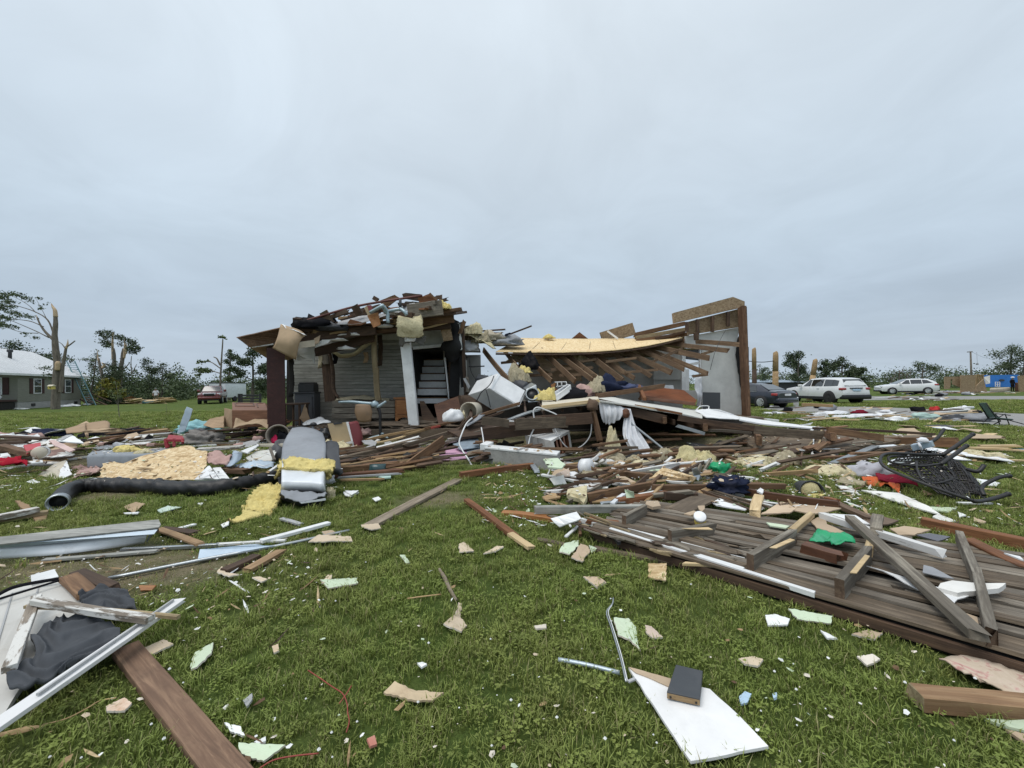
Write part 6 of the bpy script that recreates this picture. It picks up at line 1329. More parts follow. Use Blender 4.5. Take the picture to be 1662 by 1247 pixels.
# boards lying under the slanting stack along the grass edge
for a,b_,wd,ht,mt,lb in(((790,790),(1500,735),.10,.12,'wood_brown','brown board lowest in the slanting stack near the black cushion'),((820,845),(1480,790),.12,.06,'wood_red_d','red-brown board on the grass edge left of the leaning dark plank'),((840,865),(1440,825),.03,.03,'grey_panel','thin white lath on the grass edge left of the leaning dark plank'),((860,890),(1270,882),.05,.03,'wood_tan','pale stick in the grass below the slanting stack'),((790,770),(900,745),.12,.10,'wood_tan','short pale splintered block beside the black cushion')):
 B('edge_board',lb,'board','n',a,b_,wd,ht,mt,z=.10,rag=(.05,.08))
Lm('shard','dark teal glass shard in the boards left of the leaning dark plank','shard','n',(1220,810),(.16,.12,.12),'teal_dark',.4,2,2,3,z=.05)
S('tile_scrap','pale green box flap in the grass left of the leaning dark plank','scrap','n',[(1215,845),(1290,812),(1370,825),(1370,862),(1290,868)],.02,'teal_pale',z=.08)
B('plank','dark brown plank leaning over the pink panel','plank','o',(-60,1190,6.85),(380,860,7.9),.04,.19,'wood_brown',rag=(.02,.02),end='wood_dark')
S('pink_sheet','pink wall panel lying under the slanting stack','panel','o',[(140,1115),(645,1042),(600,920),(400,930),(150,1010),(0,1030),(0,1085)],.02,'pink_board',d=[7.5,7.9,8.9,8.9,8.4,8.2,7.7],jag=.015)
B('lath','dark lath lying across the pink panel','lath','o',(170,1078,7.65),(380,1045,7.9),.06,.02,'wood_red_d')
for i,(pts,d)in enumerate((([(480,900),(740,830),(760,930),(560,960)],[8.6,8.9,8.4,8.3]),([(620,970),(765,935),(790,1045),(655,1062)],[8.4,8.5,7.9,7.8]),([(540,880),(700,790),(730,820),(600,900)],[8.8,9.1,9.0,8.7]))):
 S('metal_siding',['grey-blue metal siding sheet above the pink panel','lowest grey-blue metal siding sheet right of the pink panel','narrow grey metal siding strip above the grey-blue sheets'][i],'siding','o',pts,.015,'blue_grey',d=d)
def porch_column_fallen():
 t=thing('fallen_column','rough grey square column with white top face lying in front of the void','column',G('o',1100,1130));q=lambda x,y,d:D('o',x,y,d)
 A0,A1=G('o',790,1092),G('o',1560,1188);up=Vector((0,0,.27));bk_=Vector((.10,.34,0));dn=Vector((0,0,-.03))
 hexa('shaft',[A0+dn,A1+dn,A1+bk_+dn,A0+bk_+dn,A0+up,A1+up,A1+bk_+up,A0+bk_+up],M['concrete_rough'],t,.01)
 hexa('top_board',[A0+up+Vector((0,-.01,.004)),A1+up+Vector((0,-.01,.004)),A1+bk_+up+Vector((0,0,.004)),A0+bk_+up+Vector((0,0,.004)),A0+up+Vector((0,-.01,.03)),A1+up+Vector((0,-.01,.03)),A1+bk_+up+Vector((0,0,.03)),A0+bk_+up+Vector((0,0,.03))],M['white_paint'],t)
 hexa('collar',[A0+Vector((-.05,-.03,.24)),A0+Vector((.10,-.03,.24)),A0+bk_+Vector((.1,.03,.24)),A0+bk_+Vector((-.05,.03,.24)),A0+Vector((-.05,-.03,.37)),A0+Vector((.10,-.03,.35)),A0+bk_+Vector((.1,.03,.35)),A0+bk_+Vector((-.05,.03,.37))],M['white_paint'],t,.01)
porch_column_fallen()
def hollow_block():
 t=thing('column_base','hollow grey block base tipped with its open brick-lined end facing right','block',D('p',150,790,9.2));q=lambda x,y,d:D('p',x,y,d)
 A_,B_,C_,D_=q(135,792,7.8),q(318,745,8.3),q(282,505,8.5),q(90,610,8.0)  # open end
 L_=q(-90,735,8.3)-A_+Vector((-.1,.25,0));bk_=[A_+L_,B_+L_,C_+L_,D_+L_]
 cen=(A_+B_+C_+D_)/4;ins=[p.lerp(cen,.24)for p in(A_,B_,C_,D_)];inb=[p+L_*.9 for p in ins];O=[A_,B_,C_,D_]
 V=O+bk_+ins+inb;Fc=[];fm=[]
 for i in range(4):
  j=(i+1)%4;Fc.append((i,j,4+j,4+i));fm.append(1 if i==2 else 0);Fc.append((i,8+i,8+j,j));fm.append(0);Fc.append((8+i,12+i,12+j,8+j));fm.append(2)
 Fc+=[(4,5,6,7),(15,14,13,12)];fm+=[0,2]
 mk('block_shell',V,Fc,[M['concrete_rough'],M['white_paint'],M['wood_red_d']],t,False,None,fm)
 for k in range(4):  # block courses standing slightly proud on the long side
  f0,f1=k/4+.012,(k+1)/4-.012;n_=L_.cross(D_-A_).normalized();n_=n_ if n_.dot(CAM-A_)>0 else-n_
  a=A_+L_*f0;b_=A_+L_*f1;c_=D_+L_*f1;e_=D_+L_*f0;sheet('block',[p+n_*(.012+.006*(k%2))for p in(a,b_,c_,e_)],.03,M['concrete'],t,.006,.12)
 for f in(.35,.6,.85):beam('liner_rib',ins[0].lerp(ins[1],.1)+L_*f*.4,ins[3].lerp(ins[2],.1)+L_*f*.4,.05,.04,M['wood_red'],t)
 for f in(.2,.45,.7):beam('liner_rib',ins[0].lerp(ins[1],f)+L_*.02,ins[3].lerp(ins[2],f)+L_*.02,.035,.05,M['wood_red_d'],t)
hollow_block()
# draped white cloth
C('bed_sheet','white cloth swag hanging from the peak of the fallen ceiling','cloth','p',[[(583,190,8.53),(680,215,8.50),(780,250,8.47),(905,285,8.44)],[(600,300,8.44),(690,330,8.38),(790,330,8.38),(895,305,8.38)],[(640,425,8.47),(690,440,8.44),(770,410,8.41),(870,320,8.38)]],'cloth_white',36,16,.02,3,.008,3,fold=(.035,5))
C('bed_sheet','long white cloth hanging down to the rubble beside the metal pole','cloth','p',[[(872,282,8.38),(895,278,8.38),(918,285,8.38)],[(840,440,8.29),(910,440,8.26),(965,430,8.29)],[(840,560,8.20),(930,580,8.14),(1020,550,8.20)],[(900,690,8.08),(1000,690,8.02),(1090,670,8.08)],[(945,790,7.96),(1050,812,7.90),(1155,780,7.93)]],'cloth_white',30,26,.02,3,.008,5,fold=(.05,3.5))
Lm('knot','dark wooden stub holding up the white cloth','lumber','p',(870,370,8.32),(.07,.07,.16),'wood_red_d',.3,2,2,3)
Tb('metal_pole','grey metal pole leaning from the white cloth to the rubble','pole','p',[(800,322,8.44),(900,410,8.32),(1150,610,8.02),(1330,760,7.78),(1440,860,7.60)],.022,'galv_dull',8)
B('broken_stud','broken wooden stud hanging below the ceiling peak','stud','p',(600,622,8.20),(515,255,8.38),.09,.10,'wood_brown',rag=(.06,.03))
Lm('splinter_knot','splintered wood head at the top of the hanging broken stud','lumber','p',(520,290,8.35),(.12,.1,.16),'wood_brown_d',.4,2.5,2,4)
B('broken_stud','lower broken wooden stud leaning left below the hanging stud','stud','p',(480,1000,8.60),(622,640,8.08),.07,.09,'wood_brown',rag=(.03,.04))
for i,(x,y,sx,sy,sz,mt,lb)in enumerate(((740,760,.28,.3,.62,'insul_pale','tall pale insulation clump standing in the dark void beside the white cloth'),(700,830,.5,.35,.22,'insul_grey','low dirty insulation clump at the foot of the tall pale clump'),(1245,830,.42,.3,.30,'insul_grey','dirty insulation mound right of the long white cloth'),(1420,800,.6,.3,.26,'insul_pale','pale insulation mound under the grey metal pole'),(1600,850,.55,.35,.36,'insul_yp','yellowish insulation mound at the right of the dark void'),(1080,880,.5,.2,.10,'insul_pale','flat pale insulation scrap below the white cloth'),(960,850,.3,.2,.14,'insul_grey','dirty scrap of insulation left of the white cloth hem'),(590,790,.25,.2,.12,'insul_grey','dirty insulation behind the lower broken stud'))):Lm('insulation_clump',lb,'insulation','p',(x,y),(sx*.62,sy*.62,sz*.7),mt,.5,2.5,4,30+i)
def blue_cup():
 a,b_=G('p',410,880,.12),G('p',490,880,.14);t=thing('paint_can','blue and white can on its side beside the lower broken stud','can',a);lathe('can_body',a,b_,[(0,.12),(.02,.13),((b_-a).length,.13)],M['blue_plastic'],t,16);lathe('white_band',a.lerp(b_,.1),a.lerp(b_,.45),[(0,.133),(.15,.133)],M['white_plastic'],t,16)
blue_cup()
S('carton','small white carton with dark print lying under the metal pole','carton','p',[(1265,825),(1408,838),(1405,868),(1270,868)],.05,'white_plastic',z=.16)
S('carton_print','dark printed patch on the small white carton','print','p',[(1305,838),(1345,841),(1345,862),(1305,861)],.004,'charcoal',z=.172)
for i,(pts,th,mt,z,lb)in enumerate((([(10,800),(160,790),(240,855),(200,895),(60,880)],.02,'drywall_green',.34,'pale green plasterboard piece lying on the fallen grey column'),([(1250,885),(1600,990),(1540,1072),(1140,985)],.02,'osb',[.22,.20,.06,.10],'clean square of chipboard in the rubble'),([(1555,905),(1610,885),(1662,1000),(1620,1030),(1580,1010)],.01,'galv',[.25,.25,.05,.05,.05],'grey metal flashing scrap beside the chipboard square'),([(1110,910),(1220,905),(1200,950),(1130,945)],.015,'drywall_green',.08,'pale green plasterboard scrap above the chipboard square'),([(140,960),(280,890),(290,975),(140,985)],.015,'drywall_pinkish',.10,'beige cloth-like plasterboard flap below the fallen column'),([(750,870),(850,862),(862,890),(760,895)],.03,'paper_white',.08,'white paper scrap in the rubble below the white cloth'))):S('board_piece',lb,'board','p',pts,th,mt,z=z,jag=.01)
Tb('cable','white cable drooping from the cream ridge sheet down past the hollow block','cable','o',[(1250,1020,8.06),(1275,850,8.20),(1320,740,8.25),(1330,680,8.25),(1315,560,8.25),(1360,520,8.25),(1450,550,8.25),(1560,600,8.25),(1610,670,8.25),(1570,710,8.25),(1350,690,8.25),(1090,665,8.25),(940,660,8.25),(800,640,8.24)],.016,'white_plastic',5,n=60)
Tb('cable','long white cable falling from the silver-blue strip into the grass','cable','o',[(680,630,8.24),(620,690,8.15),(570,800,7.97),(545,890,7.87),(580,970,7.74),(640,1060,7.55),(690,1140,7.32),(760,1200,7.18),(850,1215,7.14),(960,1250,7.00)],.017,'white_plastic',5,n=40)
Tb('cable','white cable hanging in front of the grey-blue siding sheets','cable','o',[(775,730,8.15),(795,850,7.97),(800,960,7.78),(780,1080,7.51),(740,1170,7.28),(700,1230,7.14)],.014,'white_plastic',5)
Tb('cable','thin black cable hanging in a loop beside the broken stud','cable','p',[(65,345,8.25),(120,460,8.24),(190,600,8.06),(260,680,7.97),(340,695,8.01),(430,650,8.15),(500,550,8.25),(515,400,8.25)],.013,'grey_panel',5)
Tb('cable','white cable hanging in front of the brown cloth at the right of the void','cable','q',[(1400,360,9.0),(1408,450,8.6),(1405,560,8.0),(1375,680,7.4),(1370,740,7.1),(1395,830,6.7),(1405,915,6.4)],.015,'white_plastic',5)
B('lath','thin pale lath leaning across the white cable by the brown cloth','lath','q',(1345,555,8.2),(1515,352,9.4),.035,.03,'wood_pale_old')
C('brown_cloth','brown cloth hanging in folds at the right of the void','cloth','q',[[(1410,510,8.7),(1450,500,8.7),(1490,540,8.7)],[(1390,620,8.4),(1450,600,8.3),(1500,640,8.4)],[(1330,700,8.2),(1420,720,8.0),(1480,710,8.1)]],'cloth_brown',20,14,.03,3,.02,4,fold=(.06,3))
# right part of the void: loose boards
for i,(rg,a,b_,wd,ht,mt,lb)in enumerate((('q',(265,590,8.6),(745,440,9.3),.05,.05,'galv_dull','pale-topped grey board rising to the second joist end'),('q',(300,610,8.5),(720,490,9.3),.06,.20,'wood_joist','wide brown board under the pale-topped grey board'),('q',(535,520,8.9),(710,605,8.5),.04,.03,'wood_tan','thin tan lath crossing the wide brown board'),('q',(560,680,7.9),(795,625,8.1),.07,.09,'wood_brown','brown board end with pale face in the right of the void'),('q',(800,610,8.6),(1370,495,9.3),.05,.05,'wood_brown','thin brown board in the right of the void'),('q',(640,660,8.2),(1380,575,8.6),.08,.12,'wood_weather','weathered board lying along the right of the void'),('q',(1130,535,8.8),(1350,570,8.4),.04,.04,'wood_pale_old','thin pale lath ending at the white cable'),
 ('q',(200,760,7.5),(600,690,7.9),.06,.05,'wood_brown','brown lath beside the insulation mound'),('j',(530,95,8.5),(860,60,8.4),.08,.10,'wood_grey','grey board above the upturned wicker chair'),('j',(580,185,6.9),(830,85,7.6),.12,.03,'galv','silver-grey metal strip slanting towards the wicker chair'),('j',(820,88,7.6),(940,80,7.6),.12,.02,'white_metal','white metal strip end beside the wicker chair'),('j',(640,100,8.0),(1120,110,7.2),.08,.05,'wood_dark','dark board above the wicker chair'),('d',(870,610,8.8),(1290,615,7.9),.06,.20,'wood_brown','long brown board behind the legs of the wicker chair'),('d',(0,630,8.8),(150,680,8.3),.05,.04,'wood_pale_old','thin lath end left of the white bag in the void'))):B('loose_board',lb,'board',rg,a,b_,wd,ht,mt,rag=(.04,.04))
hexa('paper_bag',[D('q',x,y,d)for x,y,d in((870,525,9.4),(1010,520,9.4),(1020,520,9.7),(880,525,9.7),(895,435,9.4),(990,440,9.4),(1000,445,9.7),(905,440,9.7))],M['paper_white'],None,.03,label='white paper bag standing in the grass behind the void',cat='bag')
Tb('bracket','black bent metal bracket in front of the white paper bag','bracket','q',[(915,462,9.2),(975,455,9.2),(985,440,9.2),(1000,500,9.1),(1015,550,9.0)],.035,'black_metal',6)
Lm('insulation_clump','wide pale insulation mat below the brown cloth','insulation','j',(620,235),(.5,.28,.10),'insul_pale',.45,2.4,4,41);Lm('insulation_clump','grey-white stuffing right of the insulation mounds','insulation','q',(1080,720),(.28,.2,.16),'insul_grey',.5,2.4,3,42);Lm('insulation_clump','pale insulation in the grass left of the grey-white stuffing','insulation','q',(800,720),(.4,.2,.10),'insul_pale',.5,2.4,3,43)
Lm('plastic_bag','crumpled green plastic bag in the rubble','bag','q',(440,815),(.17,.12,.12),'green_bag',.5,2.5,3,6)

# ------------------------------------------------------------------ rubble field between the void and the plank wall
RB=[  # reg, p1, p2, width, height, material, label
 ('p',(240,885),(1150,985),.10,.09,'wood_brown','long brown board along the front of the rubble with a white chip',0.07),('g',(820,105),(1210,55),.10,.10,'wood_red','red-brown board below the fallen grey column',.06),('g',(1205,40),(1235,85),.09,.03,'galv_dull','short grey metal flap at the end of the red-brown board',.08),
 ('r',(380,195),(905,95),.06,.10,'wood_brown','brown beam with pale torn end in the rubble',.10),('r',(905,100),(800,106),.05,.05,'wood_pale','pale torn end of the brown rubble beam',0.09),('r',(930,112),(1500,108),.06,.08,'wood_brown','long brown beam running right to the dark jeans',.13),('r',(630,240),(1040,175),.09,.10,'wood_red','red-brown beam with bright end above the plank wall',0.07),('r',(1040,180),(1310,188),.07,.09,'wood_dark','dark beam touching the red-brown beam',.12),('r',(1075,275),(1180,330),.40,.03,'wood_weather','short end of the dark board on the plank wall',0.10),
 ('r',(1130,310),(1400,190),.26,.03,'wood_weather','wide dark weathered board lying on the plank wall',0.12),('r',(-60,300),(880,288),.07,.08,'grey_wood','long pale grey painted beam beside the plank wall',.10),('r',(860,300),(990,285),.07,.06,'wood_grey','grey broken end of the long pale grey beam',.10),('i',(-80,310),(200,345),.10,.05,'wood_orange','orange-brown board in the grass left of the white gutter piece',.03),('r',(385,385),(640,420),.12,.04,'wood_red','red-brown board at the top corner of the plank wall',.10),
 ('r',(170,10),(760,100),.05,.04,'wood_white','white-edged strip nearest the void in the rubble',.06),('r',(0,5),(545,118),.07,.03,'wood_white','white-edged dark strip left of the insulation square',.05),('r',(60,30),(700,75),.24,.02,'wood_dark','dark panel strip between two white edges',.04),('r',(200,115),(680,150),.03,.03,'wood_dark','thin dark lath by the insulation square',.06),('r',(590,250),(690,170),.05,.03,'white_metal','white metal trim leaning beside the green scrap',.1),('r',(500,245),(690,235),.07,.02,'galv','grey metal strip below the white trim',.08),
 ('q',(335,615,7.9),(1662,1085,5.6),.06,.14,'wood_brown','very long dark brown beam running right past the yellow bucket',0),('q',(600,945),(1110,955),.06,.07,'wood_brown','brown beam end left of the yellow bucket',.12),('q',(690,1010),(1662,1150),.05,.09,'wood_red_d','dark red-brown beam in front of the yellow bucket',0.09),('q',(1540,1100),(1662,1130),.06,.08,'wood_red','red-brown block right of the yellow bucket',0.07),('q',(800,1246),(845,1070),.10,.08,'wood_pale','short pale fresh-broken stud standing out of the plank wall',0.13),
 ('j',(545,375),(820,500),.10,.05,'wood_brown_d','brown board lying right of the tan paper on the plank wall',0.07),('j',(1090,510,3.9),(1700,640,3.35),.10,.10,'wood_red','thick red-brown beam reaching out of the right edge',0),('j',(1350,625),(1700,800),.10,.09,'wood_red','red-brown beam below the thick one at the right edge',0.09),('j',(430,650),(640,712),.10,.08,'wood_red_d','short brown block lying on the plank wall',0.17),('j',(530,472),(1195,680),.06,.06,'wood_white','white-edged board slanting across the plank wall',0.19),
 ('j',(690,490,3.5),(1415,1150,1.97),.075,.05,'wood_grey','long grey weathered board leaning across the plank wall',0),('j',(845,480),(835,560),.08,.05,'wood_grey','small grey stub beside the long grey board',0.21),('j',(90,300),(320,310),.06,.06,'wood_brown','brown stick at the left of the yellow bucket',0.07)]
for rg,a,b_,wd,ht,mt,lb,z in RB:B('rubble_board',lb,'board',rg,a,b_,wd,ht,mt,z=z or None,rag=(.02,.03),warp=.01)

# ---- the plank wall lying on the grass
def plank_wall():
 t=thing('plank_wall','large fallen wall of dark weathered planks lying on the grass at right','wall',G('j',600,800))
 BL,BR,TL,TR_=G('0',958,862,.10),G('0',1664,1070,.115),G('0',1045,812,.09),G('0',1662,900,.10)
 BR=BL+(BR-BL)*1.35;TR_=TL+(TR_-TL)*1.35
 n=17;rng=random.Random(31)
 mesh_z=0
 for i in range(n):
  f=(i+.5)/n;a=BL.lerp(TL,f);b_=BR.lerp(TR_,f);wd=((TL-BL).length+(TR_-BR).length)/2/n
  s0=rng.uniform(-.06,.10);s1=rng.uniform(-.15,.1)
  a2=a+(b_-a).normalized()*s0;b2=b_+(b_-a).normalized()*s1;zz=Vector((0,0,rng.uniform(-.008,.010)))
  if i in(3,6,9,12,14):  # broken plank with a stretch missing
   m_=rng.uniform(.3,.6);g_=rng.uniform(.04,.16)
   for u,v in((0,m_-g_/2),(m_+g_/2,1)):beam('plank',a2.lerp(b2,u)+zz,a2.lerp(b2,v)+zz+Vector((0,0,rng.uniform(0,.03))),wd*rng.uniform(.7,.9),.022,M['wood_weather' if i%2 else 'wood_plank'],t,rag=(.10,.12),roll=rng.uniform(-.12,.12),warp=.02,n=9)
  elif i%3==1:  # split plank: two boards end to end
   m_=a2.lerp(b2,rng.uniform(.35,.65));g_=(b2-a2).normalized()*rng.uniform(.01,.04)
   for u,v in((a2,m_-g_),(m_+g_,b2)):beam('plank',u+zz,v+zz+Vector((0,0,rng.uniform(-.01,.015))),wd*rng.uniform(.80,.92),.022,M['wood_weather' if i%4 else 'wood_plank'],t,rag=(.03,.04),roll=rng.uniform(-.06,.06),warp=.012,n=9)
  else:beam('plank',a2+zz,b2+zz,wd*rng.uniform(.84,.94),.022,M['wood_plank' if i%3 else 'wood_weather'],t,rag=(.04,.04),roll=rng.uniform(-.06,.06),warp=.012,n=10)
 beam('sill_board',BL+Vector((.05,-.0,-.055)),BR+Vector((0,0,-.06)),.03,.06,M['wood_dark'],t,rag=(.1,.02))
 Q_=[p.lerp((BL+BR+TL+TR_)/4,.03)for p in(BL,BR,TR_,TL)];hexa('shade_filler',[Vector((p.x,p.y,.005))for p in Q_]+[Vector((p.x,p.y,p.z-.03))for p in Q_],M['dark_void'],t)  # dark block added beneath the planks as their black line of shade
 e=(BR-BL).normalized();up=Vector((0,0,.02))
 beam('trim_strip',G('r',330,388,0.080),G('r',1700,818,0.110),.03,.05,M['white_paint'],t,n=8);beam('trim_strip',G('i',500,398,0.110),G('i',1605,748,0.120),.035,.035,M['white_paint'],t,n=8)
 beam('trim_strip',G('r',655,425,0.120),G('r',1035,540,0.120),.07,.012,M['white_paint'],t);beam('trim_strip',G('r',1170,575,0.120),G('r',1700,720,0.120),.06,.012,M['white_paint'],t)
 # cut joists still nailed to the planks
 for(rg,p1,p2,z,wd,ht,mt)in(('r',(690,395),(868,300),0.165,.045,.11,'wood_joist_grey'),('r',(1075,525),(1440,462),0.165,.05,.115,'wood_joist_grey'),('j',(130,735),(370,590),0.175,.05,.125,'wood_joist_grey'),('j',(630,885),(790,690),0.180,.05,.13,'wood_joist_grey'),('j',(1300,590),(1400,830),0.170,.045,.10,'wood_joist_grey'),('j',(1395,800),(1480,1150),0.170,.045,.10,'wood_joist_grey')):
  j_=beam('joist',G(rg,*p1,z),G(rg,*p2,z),wd,ht,M[mt],t,rag=(0,.03),end=M['wood_brown_d'])
 for(p1,p2,z)in(((365,560),(475,465),0.190),((790,680),(805,620),0.200)):beam('torn_end',G('j',*p1,z),G('j',*p2,z),.05,.05,M['wood_pale'],t,rag=(.03,.06))
 for(p1,p2,z)in(((250,650),(370,600),0.245),((700,790),(790,690),0.255)):sheet('torn_face',[G('j',p1[0]-12,p1[1],z),G('j',p1[0]+25,p1[1]+4,z),G('j',p2[0]+10,p2[1]+8,z),G('j',p2[0]-18,p2[1],z)],.006,M['wood_pale'],t)
 sheet('torn_face',[G('r',1180,455,0.227),G('r',1400,445,0.227),G('r',1438,465,0.225),G('r',1330,462,0.227)],.006,M['wood_pale'],t)
plank_wall()
for i in range(44):  # loose laths along the plank wall
 x,y=rng5.uniform(60,1560),rng5.uniform(230,800);y=max(y,250+.22*x);L_=rng5.uniform(60,260);q0,q1=G('r',x,min(y,330+.33*x),.125),G('r',x+L_,min(y,330+.33*x)+L_*rng5.uniform(.10,.42),.13)
 mt=rng5.choice(['wood_weather','wood_dark','wood_plank','wood_grey','wood_pale_old']);beam('loose_lath',q0,q1,rng5.uniform(.012,.05),rng5.uniform(.010,.02),M[mt],rag=(.05,.05),warp=.01,label={'wood_grey':'grey','wood_pale_old':'tan'}.get(mt,'dark')+' loose lath lying along the plank wall',cat='lath',group={'wood_grey':'grey','wood_pale_old':'tan'}.get(mt,'dark')+' loose laths along the plank wall')
for i,(rg,pts,th,mt,z,lb)in enumerate((('r',[(70,372),(290,315),(328,372),(145,442)],.012,'white_plastic',[.14,.2,.2,.08],'white bent gutter piece at the left corner of the plank wall'),('r',[(215,125),(378,92),(375,195),(350,245),(315,205),(250,190),(205,170)],.05,'insul_pale',[.15,.16,.14,.08,.10,.12,.12],'pale yellow square of insulation board in the rubble'),('r',[(695,130),(770,150),(778,195),(710,200)],.012,'drywall_green',[.2,.2,.12,.12],'pale green square scrap above the red-brown beam'),('r',[(880,225),(975,222),(1000,265),(930,275),(870,250)],.03,'drywall_tan',.19,'tan crumbled scrap on the end of the long pale grey beam'),('r',[(1310,265),(1370,262),(1370,290),(1345,315),(1320,290)],.012,'drywall_tan',.23,'small tan scrap by the wide dark weathered board'),('r',[(1195,330),(1280,305),(1320,325),(1250,345)],.012,'drywall_tan',.21,'tan scrap under the wide dark weathered board'),('r',[(1210,735),(1500,770),(1330,755),(1180,750)],.02,'wood_pale',.10,'fresh pale splinter under the white edge of the plank wall'),
 ('r',[(0,190),(80,155),(165,165),(150,195),(30,215)],.02,'wood_tan',.05,'tan torn board at the left tip of the rubble'),('r',[(420,230),(600,170),(660,175),(560,230)],.02,'wood_tan',.06,'tan board piece below the brown rubble beam'),
 ('q',[(420,855),(560,838),(820,935),(600,940)],.03,'styro',[.10,.12,.10,.06],'white panel corner by the dark jeans'),('q',[(140,1010),(330,1005),(560,1050),(330,1050)],.012,'drywall_tan',.10,'tan strip of board left of the white slats'),('q',[(330,1095),(440,1080),(720,1190),(700,1200),(400,1150)],.012,'paper_white',.13,'white sheet under the white slats'),('q',[(820,1000),(860,970),(890,990),(880,1030)],.02,'paper_white',.18,'white folded scrap left of the yellow bucket'),
 ('j',[(190,462),(300,395),(420,410),(350,455)],.012,'drywall_tan',[.14,.12,.12,.14],'wide tan paper-faced board on the plank wall'),('j',[(360,440),(430,410),(640,430),(560,452),(480,462)],.012,'drywall_tan',0.125,'second tan paper-faced board right of the first'),('j',[(465,500),(540,470),(560,520),(650,560),(690,590),(600,570),(500,540)],.012,'drywall_tan',0.165,'torn tan board behind the green bag'),('j',[(525,460),(640,465),(720,470),(800,520),(700,510),(580,490)],.012,'paper_white',0.165,'white torn paper above the green bag'),
 ('j',[(220,510),(350,530),(330,542),(240,528)],.012,'drywall_green',0.145,'pale green scrap left of the second joist'),('j',[(910,545),(990,530),(1140,550),(1050,580),(960,580)],.012,'drywall_tan',.10,'tan sheet by the dark magazine'),('j',[(1060,580),(1130,570),(1250,590),(1180,615)],.012,'magazine',.10,'dark glossy magazine lying among the planks'),('j',[(610,302),(700,310),(740,350),(650,330)],.012,'drywall_white',.03,'white board piece behind the long dark brown beam'),
 ('j',[(750,328),(960,345),(1130,420),(1195,465),(1100,440),(880,370)],.015,'drywall_white',.04,'large white plasterboard sheet in front of the red cloth'),('j',[(1110,420),(1285,428),(1240,450),(1130,440)],.015,'drywall_green',.03,'pale green strip at the end of the white plasterboard'),('j',[(1180,460),(1280,500),(1230,510),(1150,480)],.015,'drywall_white',.03,'small white plasterboard piece near the thick red-brown beam'),('j',[(1290,450),(1340,470),(1300,482)],.012,'styro',.03,'white chip in the grass right of the plasterboard'),('j',[(1380,480),(1450,505),(1420,515),(1380,500)],.015,'drywall_tan',.03,'tan chip in the grass above the thick red-brown beam'),
 ('j',[(780,752),(870,780),(1060,880),(1270,978),(1290,940),(1440,900),(1500,880),(1240,890),(1010,820)],.006,'paper_white',0.170,'long torn white paper lying on the plank wall'),('j',[(1195,850),(1260,835),(1400,850),(1560,850),(1520,880),(1380,895),(1290,905),(1180,875)],.03,'drywall_white',0.195,'white board fragment on top of the torn paper'),('j',[(1100,748),(1150,760),(1270,825),(1200,815),(1095,790)],.006,'cloth_grey',0.155,'pale lilac paper strip on the plank wall'),('j',[(1550,680),(1640,700),(1660,720),(1640,715)],.01,'white_paint',.2,'white sliver by the right edge'),('j',[(1330,1015),(1400,1040),(1410,1090),(1370,1080)],.012,'drywall_tan',0.155,'tan scrap under the foot of the long grey board'),
 ('j',[(720,505),(850,470),(960,500),(900,520),(800,520)],.012,'cloth_brown',0.065,'brown torn paper beside the long grey board'))):S('debris_sheet',lb,'scrap',rg,pts,th,mt,z=z,jag=.006,step=.06)
for i in range(9):B('white_lath','white slat in the fan of slats on the plank wall','slat','q',(380+i*26+rng5.uniform(-10,10),1000+i*10,None)[:2],(880+i*22,1185-i*6+rng5.uniform(-10,10)),.035,.012,rng5.choice(['white_paint','wood_white','wood_dark','white_plastic']),z=.10+.012*(i%3),group='fan of slats',rag=(.02,.02))
for i in range(8):B('dark_lath','thin dark lath among the slats on the plank wall','lath','q',(130+i*40,1010+rng5.uniform(-15,25)),(620+i*45,1160+rng5.uniform(-20,40)),.025,.02,rng5.choice(['wood_dark','wood_weather','wood_brown']),z=.11+.008*(i%4),group='dark laths among the slats',rag=(.03,.03))
C('green_bag','bright green plastic bag lying on the plank wall','bag','j',[[(460,615),(500,560),(545,555)],[(520,630),(560,590),(580,555)],[(570,600),(590,570),(610,560)],[(600,630),(640,595),(660,580)],[(720,632),(715,610),(690,590)]],'green_bag',12,18,.035,9,.006,4,z=.20)
Tb('bag_tip','dark twisted handle tip standing out of the green bag','handle','j',[(530,560,3.66),(540,535,3.66),(545,510,3.66)],[.022,.018,.004],'charcoal',6)
Lm('jeans','crumpled dark blue jeans on the rubble beams','jeans','q',(520,1010),(.22,.14,.13),'cloth_navy',.5,2.4,4,7,z=.10)
Lm('jeans','smaller dark cloth bunch beside the crumpled jeans','cloth','q',(450,960),(.12,.1,.07),'charcoal',.5,2.4,3,8,z=.12)
def jar():
 c0=G('r',1335,430,.115);t=thing('paint_jar','yellow jar with a white lid standing on the plank wall','jar',c0);lathe('jar_body',c0,c0+Vector((-.02,-.03,.085)),[(0,.045),(.01,.052),(.075,.052),(.085,.048)],M['yellow_plastic'],t,20);lathe('lid',c0+Vector((-.02,-.03,.085)),c0+Vector((-.03,-.055,.115)),[(0,.056),(.025,.056),(.03,.05),(.031,.001)],M['white_plastic'],t,20)
jar()
